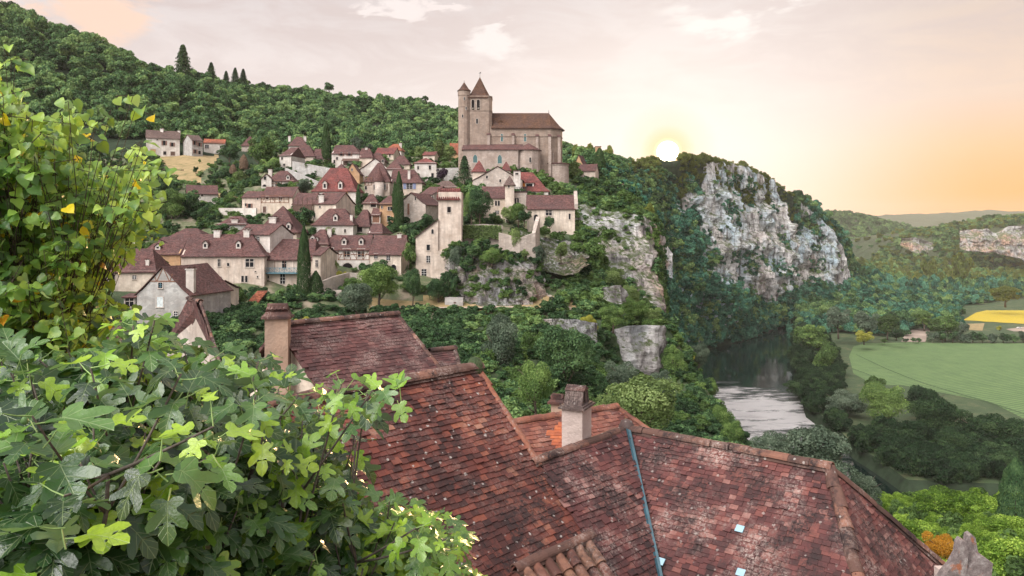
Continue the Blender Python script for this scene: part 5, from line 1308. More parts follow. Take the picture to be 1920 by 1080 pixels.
# ------------------------------------------------------------------ distant hills
def mound(name, prof, Y0, Yc, Y1, zf, m, seed, trees=None, amp=6):
    """ridge whose skyline follows prof [(px, py)] at distance Yc, foot at Y0, back at Y1"""
    a = np.array(prof, float); px = np.linspace(a[0, 0], a[-1, 0], 200); py = np.interp(px, a[:, 0], a[:, 1])
    t = np.concatenate([np.linspace(0, 1, 34), 1 + np.linspace(0, 1, 8)[1:]])
    Yr = np.where(t <= 1, Y0 + (Yc - Y0) * t, Yc + (Y1 - Yc) * (t - 1)); hgt = np.where(t <= 1, np.sin(t * math.pi / 2) ** .85, 1 - (t - 1) ** 2)
    X = (px[:, None] - 960) / FPX * Yc + 0 * t[None]; zc = CZ - (py[:, None] - HY) / FPX * Yc
    Zz = zf + (zc - zf) * hgt[None]; Yy = 0 * X + Yr[None]
    G = np.stack([X, Yy, Zz], -1).reshape(-1, 3); G[:, 2] += fbm(G * [.012, .012, 0], 5, seed) * amp * np.tile(np.minimum(1, hgt * 3), len(px))
    I = np.arange(len(px) * len(t)).reshape(len(px), len(t)); F = np.stack([I[:-1, :-1], I[1:, :-1], I[1:, 1:], I[:-1, 1:]], -1).reshape(-1, 4)
    o = mesh_np(name, G, F, m, smooth=True); tag(o, kind='structure'); return G.reshape(len(px), len(t), 3)
mound('hill', [(1380, 440), (1480, 425), (1600, 406), (1640, 405), (1720, 402), (1780, 399), (1840, 394.5), (1900, 397), (2000, 402), (2300, 408), (2700, 420)], 4300, 5400, 6500, 10, M['hill'], 3, amp=14)
H2 = mound('hill', [(1380, 440), (1480, 415), (1540, 401), (1572, 400), (1595, 403), (1625, 412), (1660, 423), (1700, 434), (1745, 448), (1790, 470), (1820, 492)], 2150, 2600, 3200, 6, M['hill'], 4, amp=10)
H3 = mound('hill', [(1590, 520), (1615, 498), (1645, 478), (1680, 452), (1715, 437), (1765, 430), (1800, 428), (1850, 417), (1900, 407), (1960, 403), (2080, 400), (2400, 410), (2800, 430)], 1480, 1650, 2300, 6, M['hill'], 5, amp=6)
H4 = cliff('cliff', [(1800, 1475, 432, 1460, 466), (1815, 1470, 431, 1455, 470), (1850, 1462, 429, 1448, 473), (1868, 1465, 438, 1450, 474), (1890, 1455, 425, 1440, 480), (1930, 1445, 422, 1430, 492), (1990, 1440, 420, 1425, 500), (2080, 1440, 424, 1425, 500)], 120, 34, M['clifff'], 4, .9, 71, 2.2, depth=8)
H5 = cliff('cliff', [(1690, 1560, 447, 1545, 462), (1715, 1555, 445, 1540, 474), (1735, 1555, 450, 1540, 476), (1755, 1560, 458, 1545, 470)], 60, 24, M['clifff'], 4, .8, 72, 2.0, depth=8)

# ------------------------------------------------------------------ woods (masses)
C_ = {}
def cr(label_args):  # helper: keeps crown objects that also serve the scatter
    return label_args[1]
g1 = cr(tree('tall rounded tree standing highest at the forest edge above the pale farmhouse', 300, 212, 40, 318, 'round', 'fol_forest', 'far', 0))
g2 = cr(tree('broad dark tree at the forest edge behind the orange roofed shed', 405, 222, 46, 330, 'round', 'fol_forest', 'far', 1))
g3 = cr(tree('slender tree at the forest edge between the farmhouse and the stone barn', 345, 218, 34, 325, 'tall', 'fol_forest', 'far', 2))
g4 = cr(tree('full round tree at the forest edge beside the brown pyramid roofed hut', 497, 236, 44, 322, 'round', 'fol_forest', 'far', 2))
t1 = cr(tree('blue green riverside tree at the foot of the great cliff nearest the village', 1262, 590, 52, 520, 'round', 'fol_hazed', 'far', 0))
t2 = cr(tree('blue green riverside tree half way along the foot of the great cliff', 1395, 585, 30, 700, 'round', 'fol_hazed', 'far', 1))
t3 = cr(tree('slim blue green tree at the far bend of the river', 1475, 565, 24, 810, 'tall', 'fol_hazed', 'far', 2))
m1 = cr(tree('bright rounded bush beside the path below the castle rock', 1048, 572, 30, 149, 'bush', 'fol_mid', 'far', 0))
m2 = cr(tree('loose bush at the outer edge of the path terrace', 1072, 582, 28, 149, 'bush', 'fol_mid', 'far', 1))
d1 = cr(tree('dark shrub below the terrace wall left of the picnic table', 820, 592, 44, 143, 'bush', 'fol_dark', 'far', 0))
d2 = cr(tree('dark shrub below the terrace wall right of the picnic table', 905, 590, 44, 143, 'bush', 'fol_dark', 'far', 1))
o1 = cr(tree('sunlit olive tree on the skyline right of the church roof', 1092, 256, 44, 420, 'round', 'fol_olive', 'far', 0))
o2 = cr(tree('small sunlit olive tree on the skyline left of the ruined tower', 1142, 270, 26, 500, 'round', 'fol_olive', 'far', 1))

def scl(n, w0, w1, h0, h1, seed=1):
    r = np.random.default_rng(seed); w_ = r.uniform(w0, w1, n); return np.stack([w_, w_ * r.uniform(.9, 1.1, n), w_ * r.uniform(h0, h1, n)], -1)
# forest on the two left ridges
def fcond(P, a, b):
    return (a > -260) & (P[:, 2] > 0) & ~inpoly(a, b, [(250, 262), (425, 262), (425, 300), (250, 300)]) & (P[:, 1] > 322)
pf = sheet_points(10.0, 14.6, -800, 1165, 1 / 27., 21, lambda P, a, b: (a > -800) & (P[:, 1] > 318) & ~((a > 600) & (P[:, 1] < 330)) & (b < 330) & ~((a > 688) & (a < 722) & (b > 235) & (b < 262)))
S = scl(len(pf), 6.5, 12.5, .85, 1.25, 2); pf[:, 2] -= S[:, 2] * .22
scatter('forest', 'dense green forest covering the steep hills on the left and behind the village', 'forest', pf, S, [g1, g2, g3, g4])
# conifers among the forest: individuals
for px, top, wp, Y, lab in ((343, 84, 44, 440, 'tallest dark conifer rising above the skyline of the left forest'), (318, 118, 26, 440, 'small conifer left of the tallest conifer on the left skyline'), (396, 112, 26, 520, 'pointed conifer right of the tallest conifer on the skyline'), (372, 130, 24, 470, 'narrow conifer on the slope between the two highest conifers'),
        (441, 122, 20, 520, 'thin conifer on the second ridge, left one of a close pair'), (456, 124, 18, 522, 'thin conifer on the second ridge, right one of a close pair'), (424, 128, 18, 520, 'short conifer on the second ridge left of the close pair'), (408, 172, 34, 420, 'broad dark conifer on the slope below the tallest conifer'), (386, 150, 34, 420, 'dark conifer on the slope under the tallest conifer'), (360, 160, 34, 400, 'dark conifer standing lowest on the slope under the tallest conifer'), (432, 205, 30, 400, 'dark conifer on the right flank of the near forest hill')):
    tree(lab, px, top + (0 if px == 343 else 5), wp * 1.25, Y, 'cone', 'fol_bank', 'mid', None, zg=zof(top, Y) - wp / FPX * Y * 2.1)
for px, top, wp, Y, lab in ((782, 172, 46, 545, 'rounded tree standing above the second ridge left of the church tower'), (618, 152, 26, 540, 'small tree breaking the skyline of the second ridge'), (680, 166, 26, 540, 'round tree on the skyline half way along the second ridge'), (842, 196, 30, 540, 'round tree on the ridge just left of the church tower')):
    tree(lab, px, top, wp, Y, 'round', 'fol_forest', 'far', None, zg=zof(top, Y) - wp / FPX * Y * 1.0)
# great cliff: where rock shows and where wood covers it (regions read off the photo)
def rz(pts): return [(1140 + x / 3.177, 240 + y / 3.177) for x, y in pts]
ROCKS = [rz([(650, 190), (740, 190), (830, 255), (960, 325), (1100, 375), (1180, 455), (1340, 560), (1425, 660), (1440, 740), (1405, 800), (1485, 820), (1440, 900), (1380, 945), (1280, 905), (1185, 885), (1150, 945), (1060, 905), (1000, 1010), (900, 995), (820, 925), (790, 880), (850, 820), (710, 770), (640, 760), (680, 690), (630, 610), (700, 640), (690, 520), (640, 430), (650, 360), (700, 340), (640, 300)]),
         rz([(90, 295), (270, 280), (280, 375), (180, 385)]), rz([(440, 200), (680, 190), (670, 330), (560, 300), (450, 270)]), rz([(560, 440), (660, 420), (700, 640), (640, 700), (590, 600)]), rz([(405, 420), (470, 415), (485, 520), (430, 510)]), rz([(545, 320), (610, 340), (600, 385), (550, 370)]), rz([(640, 840), (780, 850), (800, 930), (660, 890)]), rz([(410, 260), (440, 255), (440, 370), (425, 370)])]
VEG = [rz([(690, 280), (780, 270), (890, 330), (880, 385), (760, 350), (690, 350)]), rz([(640, 380), (720, 430), (800, 480), (800, 600), (740, 570), (690, 500)]), rz([(720, 730), (830, 720), (880, 800), (880, 880), (800, 870), (730, 800)]),
       rz([(1010, 650), (1060, 640), (1120, 700), (1060, 720)]), rz([(970, 780), (1060, 770), (1130, 850), (1090, 900), (990, 870)]), rz([(1200, 610), (1290, 600), (1270, 640), (1210, 640)]), rz([(820, 390), (870, 380), (860, 470), (820, 470)]), rz([(1200, 790), (1290, 780), (1280, 860), (1220, 870)]), rz([(830, 700), (930, 700), (960, 840), (860, 830)]), rz([(960, 400), (1010, 420), (1020, 500), (975, 480)])]
r_ = np.random.default_rng(5)
fu = r_.random((19000, 2)); I = (fu[:, 0] * (BIGF.shape[0] - 1)).astype(int); J = (fu[:, 1] * (BIGF.shape[1] - 1)).astype(int)
pts = BIGF[I, J]; a, b = proj(pts)
rock = np.zeros(len(pts), bool)
for q in ROCKS: rock |= inpoly(a, b, q) | inpoly(a, b + 9, q)
veg = np.zeros(len(pts), bool)
for q in VEG: veg |= inpoly(a, b, q)
nzv = fbm(pts * [.05, .05, .09], 3, 9)
cover = (~rock) | veg
sm = rock & ~veg & (nzv > .42)
crest = J < 7
near_rock = np.zeros(len(pts), bool)
for q in ROCKS:
    for da, db in ((16, 0), (-16, 0), (0, 14), (0, -14), (10, 10), (-10, 10)): near_rock |= inpoly(a + da, b + db, q)
kk = cover & ~crest & (r_.random(len(pts)) < .62)
p1 = pts[kk]; S = scl(len(p1), 9, 16, .8, 1.15, 3) * np.where(near_rock[kk], .48, 1.0)[:, None]; p1[:, 2] -= S[:, 2] * .45; p1[:, 1] += 1.5
scatter('cliff_wood', 'blue green wood clothing the slope between the river and the great cliff', 'wood', p1, S, [t1, t2, t3, g2])
p1 = pts[(sm | (cover & (r_.random(len(pts)) < .05))) & ~crest & (r_.random(len(pts)) < .55)]; S = scl(len(p1), 2.2, 5.5, .6, 1.0, 4); p1[:, 2] -= S[:, 2] * .4
scatter('cliff_bushes', 'small dark bushes growing in the cracks of the great cliff', 'bushes', p1, S, [t1, g2])
# crest trees, touched by the sun
pc = sheet_points(13.55, 14.25, 1128, 1600, 1 / 22., 31, lambda P, a, b: (a > 1205) | (r_.random(len(a)) < .7))
S = scl(len(pc), 5, 9.5, .75, 1.1, 5); pc[:, 2] -= S[:, 2] * .12
pc = pc[:]; k_ = ~((np.abs(proj(pc)[0] - 1252) < 13)); pc, S = pc[k_], S[k_]; a_, _ = proj(pc); S = S * np.where(a_ > 1440, .7, 1)[:, None]
scatter('crest_wood', 'sunlit scrubby trees along the crest of the great cliff', 'wood', pc, S, [o1, o2])
# trees on the slope between church and great cliff, and on the river slope behind the near cliff
ps = sheet_points(9.4, 13.8, 1062, 1262, 1 / 20., 41, lambda P, a, b: (P[:, 2] > 1) & (P[:, 1] > 262) & (b < 640))
S = scl(len(ps), 6, 10.5, .8, 1.15, 6); ps[:, 2] -= S[:, 2] * .25
scatter('slope_wood', 'wood on the slope between the church and the great cliff', 'wood', ps, S, [g1, g2, g4, t1])
# river bank strip on the far side
ps = sheet_points(10.6, 12.3, 1226, 1486, 1 / 24., 42, lambda P, a, b: (P[:, 2] > -.9))
S = scl(len(ps), 8, 13, .85, 1.2, 7); ps[:, 2] -= S[:, 2] * .27
scatter('bank_wood', 'trees crowding the far river bank below the great cliff', 'wood', ps, S, [t1, t2, t3])
# right bank: thick belt of trees between water and crop field
ps = sheet_points(10.85, 12.1, 1490, 2300, 1 / 24., 44, lambda P, a, b: (P[:, 2] > -.6) & (P[:, 1] > 255) & (((a < 1575) & (b > 590) & (a < 1500 + (b - 560) * .6)) | ((a >= 1560) & (P[:, 1] < 360 - (a - 1560) * .06) & (b > 700))))
S = scl(len(ps), 8, 13, .95, 1.35, 15); ps[:, 2] -= S[:, 2] * .22
BANKP, BANKS = ps, S
# valley woods behind the fields
yfield = [(1790, 612), (1800, 592), (1840, 570), (1935, 556), (2120, 545), (2120, 620)]
ps = sheet_points(11.9, 15.4, 1484, 2200, 1 / 50., 43, lambda P, a, b: (((P[:, 1] > 820 + np.clip(a - 1650, 0, 200) * .35) & ~((a > 1600) & (b > 572))) | ((P[:, 1] > 690) & (a < 1700)) | ((P[:, 1] > 730) & (a < 1800))) & ~inpoly(a, b, yfield) & (P[:, 1] < 1560))
S = scl(len(ps), 10, 18, .8, 1.3, 8); ps[:, 2] -= S[:, 2] * .15
S[:, 2] *= np.where((ps[:, 1] > 1050) & (fbm(ps * [.006, .006, 0], 2, 3) > .05), 1.55, 1.0)
k_ = ps[:, 1] < 1120
scatter('valley_wood', 'blue green wood filling the valley floor beyond the river bend', 'wood', ps[k_], S[k_], [t1, t2, g1, g2])
v1 = cr(tree('sunlit round tree standing left in the far meadow wood', 1742, 472, 34, 1150, 'round', 'fol_olive', 'far', 0, zg=3))
v2 = cr(tree('big sunlit tree in the middle of the far meadow wood', 1800, 470, 44, 1130, 'round', 'fol_olive', 'far', 1, zg=3))
scatter('far_wood', 'hazy sunlit wood in the valley under the distant cliffs', 'wood', ps[~k_], S[~k_], [v1, v2, g1, g4])
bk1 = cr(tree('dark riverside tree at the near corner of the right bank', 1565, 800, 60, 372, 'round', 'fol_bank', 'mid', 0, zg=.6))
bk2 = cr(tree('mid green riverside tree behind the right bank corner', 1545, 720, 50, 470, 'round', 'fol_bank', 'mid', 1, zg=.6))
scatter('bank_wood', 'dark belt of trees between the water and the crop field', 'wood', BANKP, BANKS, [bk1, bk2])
# woods on the distant hills
for Gm, dn, sz, nm, lb, c_ in ((H2, 2600, 18, 'hill_wood', 'hazy wood on the left distant hill', [g1, g2]), (H3, 5000, 15, 'hill_wood', 'wood on the distant hill above the rose cliffs on the right', [g1, g2, v1])):
    r2 = np.random.default_rng(dn); I = r2.integers(0, Gm.shape[0] - 1, dn); J = r2.integers(0, 36, dn); q = Gm[I, J] + (Gm[I + 1, J + 1] - Gm[I, J]) * r2.random((dn, 1))
    a_, b_ = proj(q); k_ = ~((a_ > 1796) & (b_ > 432 - (a_ - 1800) * .05) & (b_ < 474) & (Gm is H3)) & ~((a_ > 1692) & (a_ < 1754) & (b_ > 447) & (b_ < 474) & (Gm is H3))
    q = q[k_]; S = scl(len(q), sz * .7, sz * 1.4, .7, 1.0, 9); q[:, 2] -= S[:, 2] * .3
    scatter(nm, lb, 'wood', q, S, c_)

# ------------------------------------------------------------------ undergrowth of the village slope
def free(P): return np.array([not in_house(x, y, .8) for x, y, _ in P])
ROCKP = [(846, 462), (880, 462), (960, 470), (1004, 490), (1004, 575), (846, 575)]
PATHP = [(690, 560), (1110, 540), (1010, 500), (1000, 515), (1060, 560), (690, 590)]
pu = sheet_points(5.0, 9.95, 150, 1240, 1 / 5.5, 51, lambda P, a, b: (b < 640) & ~inpoly(a, b, [(560, 556), (700, 556), (1112, 562), (1112, 584), (560, 590)]) & ~inpoly(a, b, [(290, 288), (412, 288), (398, 314), (372, 330), (384, 346), (335, 346), (310, 322)]) & ~inpoly(a, b, ROCKP))
pu = pu[free(pu)]; r2 = np.random.default_rng(8)
print('undergrowth', len(pu))
thin = np.where(proj(pu)[0] > 1085, 1.0, .72); k_ = r2.random(len(pu)) < thin; pu = pu[k_]
S = scl(len(pu), 1.2, 3.8, .55, 1.0, 10); S[::9] *= 1.7; pu[:, 2] -= S[:, 2] * .2
big = proj(pu)[0] > 1085; S[big] *= 1.25
h_ = r2.random(len(pu)) < .45
scatter('garden_bushes', 'mid green bushes and hedges growing in the gardens between the village houses', 'bushes', pu[h_], S[h_], [m1, m2])
scatter('dark_undergrowth', 'dark shrubs filling the gaps between the village houses', 'bushes', pu[~h_], S[~h_], [d1, d2, g1])
pu = sheet_points(2.2, 10.3, -800, 175, 1 / 40., 57, lambda P, a, b: (P[:, 1] > 70)); pu = pu[free(pu)]
S = scl(len(pu), 5, 10, .8, 1.1, 17); pu[:, 2] -= S[:, 2] * .2
scatter('hillside_wood', 'wood on the near hillside left of the village', 'wood', pu, S, [g1, g2, g4])
# hollow below the terrace
pu = sheet_points(2.4, 5.02, 300, 1480, 1 / 2.4, 52, lambda P, a, b: ((P[:, 1] < 147) | ((a > 1020) & (P[:, 1] < 152))) & (P[:, 2] > 55) & (P[:, 1] > 62) & ~((a > 1150) & (a < 1246) & (b > 596) & (b < 705) & (P[:, 1] < 150)))
S = scl(len(pu), 1.4, 3.8, .5, .9, 11); pu[:, 2] -= S[:, 2] * .22
a_, b_ = proj(pu); k_ = (fbm(pu * [.09, .09, 0], 3, 5) > .02) | (a_ < 880)
scatter('hollow_scrub', 'dark green scrub filling the hollow below the path', 'bushes', pu[k_], S[k_], [d1, d2, g1])
scatter('slope_scrub', 'lighter green scrub on the slopes below the castle rock', 'bushes', pu[~k_], S[~k_], [m1, m2, g2])
# promontory slope right of the castle rock
pu = sheet_points(4.6, 8.3, 1010, 1400, 1 / 2.2, 53, lambda P, a, b: (P[:, 1] > 151) & ~inpoly(a, b, [(1000, 500), (1030, 505), (1110, 560), (1010, 565)]) & ~inpoly(a, b, [(970, 430), (1085, 430), (1105, 480), (1090, 505), (985, 500)]))
pu = pu[free(pu)]; S = scl(len(pu), 1.6, 4.4, .6, 1.0, 12); pu[:, 2] -= S[:, 2] * .2
scatter('promontory_scrub', 'light green bushes on the promontory slope right of the castle rock', 'bushes', pu, S, [m1, m2, g2])
# ivy and tufts on the near rocks
for GG, dn, nm, lb, cc_ in ((CRF, 120, 'rock_scrub', 'tufts and bushes on the castle rock', [m1, d1]), (CBF, 70, 'cliff_scrub', 'tufts on the rose cliff right of the castle', [m2, g2])):
    r2 = np.random.default_rng(dn); I = r2.integers(0, GG.shape[0], dn); J = (r2.random(dn) ** 2.2 * (GG.shape[1] - 1)).astype(int); q = GG[I, J]; S = scl(dn, 1.0, 3.2, .6, 1.0, 13); q[:, 2] -= S[:, 2] * .3
    scatter(nm, lb, 'bushes', q, S, cc_)
# bright near slope at the lower right
n1 = cr(tree('vivid green bush nearest the roof hip at the lower right', 1700, 985, 90, 92, 'bush', 'fol_vivid', 'near', 0))
n2 = cr(tree('vivid green bush at the lower right edge of the picture', 1905, 965, 120, 80, 'bush', 'fol_vivid', 'near', 1))
pu = sheet_points(2.0, 5.3, 1560, 2300, 1 / 3.5, 54, lambda P, a, b: (P[:, 1] > 40) & (P[:, 1] < 116))
S = scl(len(pu), 1.6, 4.0, .7, 1.1, 14); pu[:, 2] -= S[:, 2] * .2; r2 = np.random.default_rng(3); h_ = r2.random(len(pu)) < .62
scatter('bright_scrub', 'vivid green scrub covering the near slope at the lower right', 'bushes', pu[h_], S[h_], [n1, n2])
scatter('mid_scrub', 'mid green scrub on the near slope at the lower right', 'bushes', pu[~h_], S[~h_], [m1, m2])  # remaining points take the mid green crowns
# ------------------------------------------------------------------ single trees, read off the photo
T = tree
# cypresses
T('tallest cypress, dark and leaning slightly, in front of the teal balcony', 570, 424, 27, 146, 'column', 'fol_cyp', 'near', 0, base=588)
T('tall narrow cypress in the middle of the village before the ochre house', 748, 322, 19, 186, 'column', 'fol_cyp', 'near', 1, base=438)
T('short cypress hugging the left side of the central cypress', 740, 341, 10, 187, 'column', 'fol_cyp', 'mid', 2, base=400)
T('tall dark cypress high in the village left of the white balcony house', 612, 228, 17, 254, 'column', 'fol_cyp', 'near', 2, base=299)
T('squat dark cypress just right of the tallest cypress', 592, 508, 30, 147, 'column', 'fol_cyp', 'near', 1, base=578)
T('dark spruce standing before the left end of the church aisle', 871, 292, 40, 222, 'cone', 'fol_dark', 'mid', 0, base=342)
# village trees
T('leafy tree filling the yard before the front manor', 432, 528, 72, 138, 'round', 'fol_mid', 'near', 0, base=592)
T('round bush at the left foot of the front manor', 415, 560, 34, 132, 'bush', 'fol_mid', 'near', 1, base=596)
T('dense shrub between the tiled shed and the balcony house', 512, 546, 44, 146, 'bush', 'fol_dark', 'near', 0, base=580)
T('dark shrub left of the tallest cypress', 552, 530, 46, 147, 'bush', 'fol_dark', 'mid', 1, base=590)
T('broad feathery tree with a clean trunk on the lawn in the middle', 711, 490, 86, 148, 'round', 'fol_mid', 'near', 1, base=577)
T('smaller dark tree with a thin trunk right of the lawn tree', 774, 500, 40, 149, 'tall', 'fol_dark', 'near', 2, base=569)
T('rounded grey green tree with drooping twigs in front of the lawn', 668, 526, 76, 138, 'round', 'fol_grey', 'near', 2, base=600)
T('dark bushy tree under the tall tower house', 822, 515, 54, 152, 'bush', 'fol_dark', 'near', 0, base=566)
T('dark bushy tree filling the corner between the tower house and the rock', 842, 505, 40, 152, 'round', 'fol_dark', 'mid', 1, base=566)
T('green ivy tree climbing the left side of the castle rock', 856, 452, 34, 158, 'tall', 'fol_grey', 'near', 0, base=520)
T('fresh green tree against the wall of the half timbered coach house', 622, 478, 26, 160, 'bush', 'fol_light', 'mid', 1, base=512)
T('yellow flowering bush below the arched gateway', 640, 505, 22, 156, 'bush', 'fol_yell', 'mid', 0, base=524)
T('round yellow green garden bush right of the chimney behind the roofs', 572, 590, 26, 112, 'bush', 'fol_yell', 'mid', 0, base=612)
T('flat yellow garden bush left of the round yellow green bush', 555, 597, 24, 110, 'bush', 'fol_yell', 'mid', 1, base=612)
T('fresh green bush at the right wall of the hipped front house', 619, 424, 26, 176, 'bush', 'fol_light', 'mid', 2, base=446)
T('big tree on the left slope below the farmhouse', 352, 345, 66, 205, 'bush', 'fol_dark', 'mid', 0, base=425, x=None)
T('large soft tree left of the low pale barn', 322, 350, 74, 200, 'round', 'fol_mid', 'near', 1, base=425)
T('round dark bush right under the low pale barn', 393, 378, 56, 200, 'bush', 'fol_dark', 'near', 1, base=416)
T('rounded dark tree at the right end of the dry grass bank', 430, 268, 48, 278, 'round', 'fol_dark', 'mid', 2, base=310)
T('big rounded dark tree on the right of the dry grass bank', 412, 304, 60, 262, 'round', 'fol_dark', 'mid', 0, base=364)
T('olive tinted tree among the dark ones right of the dry grass bank', 452, 318, 40, 250, 'round', 'fol_light', 'mid', 1, base=362)
T('dark tree behind the olive tinted tree', 478, 312, 46, 255, 'round', 'fol_dark', 'mid', 1, base=360)
T('tall tree rising left of the tall narrow white house', 490, 252, 62, 262, 'round', 'fol_mid', 'mid', 2, base=330)
T('broad tree beneath the tall tree left of the narrow white house', 506, 290, 44, 250, 'round', 'fol_mid', 'mid', 0, base=336)
T('brown clipped egg shaped bush, the larger of two among dark trees', 457, 290, 16, 256, 'column', 'fol_brown', 'mid', 1, base=318, name='clipped_bush', cat='bush')
T('brown clipped egg shaped bush, the smaller of two among dark trees', 437, 308, 13, 252, 'column', 'fol_brown', 'mid', 2, base=326, name='clipped_bush', cat='bush')
T('bush on the dry grass bank below the farmhouse', 367, 309, 12, 262, 'bush', 'fol_dark', 'far', 0, base=325)
T('tiny bush high on the dry grass bank', 374, 297, 7, 280, 'bush', 'fol_mid', 'far', 1, base=306)
T('low tree right of the gable annex', 568, 330, 38, 208, 'round', 'fol_grey', 'mid', 0, base=372)
T('dark conifer like tree right of the great manor', 672, 346, 18, 200, 'cone', 'fol_dark', 'mid', 1, base=394)
T('trained tree before the long retaining wall high in the village', 579, 302, 20, 244, 'round', 'fol_mid', 'mid', 2, base=324)
T('pale round tree behind the awning house', 668, 254, 26, 268, 'round', 'fol_grey', 'mid', 1, base=292)
T('grey green tree between the red roofs high in the village', 690, 268, 26, 272, 'round', 'fol_grey', 'mid', 2, base=296)
T('light green tree above the square white tower house', 790, 270, 34, 262, 'round', 'fol_light', 'mid', 0, base=306)
T('bright feathery tree left of the church, the taller of two', 824, 258, 36, 262, 'tall', 'fol_light', 'mid', 1, base=310)
T('bright feathery tree left of the church, the rounder of two', 842, 268, 28, 262, 'round', 'fol_light', 'mid', 2, base=312)
T('green bush against the wall left of the church turret', 838, 300, 30, 240, 'bush', 'fol_mid', 'mid', 2, base=330)
T('round plum leaved tree right of the square white tower house', 829, 311, 24, 230, 'round', 'fol_plum', 'mid', 0, base=344)
T('dark green round tree below the castle, left of the paired arched windows', 900, 350, 56, 180, 'round', 'fol_dark', 'near', 2, base=426)
T('light green tree top leaning left beside the dark round one', 884, 352, 40, 182, 'round', 'fol_mid', 'near', 0, base=420)
T('round green tree between the stair tower and the cliff house', 972, 378, 40, 178, 'round', 'fol_mid', 'near', 1, base=424)
T('dark green bush against the left end of the cliff house', 984, 392, 34, 176, 'round', 'fol_dark', 'mid', 2, base=424)
T('light bush at the foot of the stair tower', 952, 384, 30, 181, 'bush', 'fol_light', 'mid', 0, base=416)
T('dark ivy bush climbing the front of the cliff house', 1030, 402, 24, 178, 'round', 'fol_dark', 'mid', 0, base=434)
T('light creeper below the ivy bush on the cliff house', 1022, 422, 30, 172, 'bush', 'fol_mid', 'mid', 1, base=446)
T('hanging grass green bush on the castle retaining wall', 966, 425, 30, 166, 'tall', 'fol_light', 'mid', 2, base=474)
T('fuzzy green tree below the cliff house on the rock shelf', 1052, 448, 34, 160, 'round', 'fol_light', 'mid', 0, base=492)
T('brownish bush on the rock below the castle wall', 1012, 458, 32, 160, 'round', 'fol_grey', 'mid', 1, base=505)
T('small bush on the right top of the castle rock', 984, 466, 20, 157, 'bush', 'fol_light', 'mid', 1, base=486)
T('dark bush on the top of the castle rock', 922, 462, 46, 155, 'bush', 'fol_mid', 'near', 1, base=500)
T('bush at the left top of the castle rock', 888, 458, 40, 156, 'bush', 'fol_dark', 'mid', 2, base=484)
T('bushy tree beside the ivy hung gabled house', 802, 396, 36, 180, 'round', 'fol_dark', 'mid', 0, base=436)
T('bush below the stone gable house', 770, 420, 46, 178, 'bush', 'fol_dark', 'mid', 1, base=446)
T('green bush right of the long roofed house', 766, 452, 34, 162, 'bush', 'fol_mid', 'mid', 1, base=500)
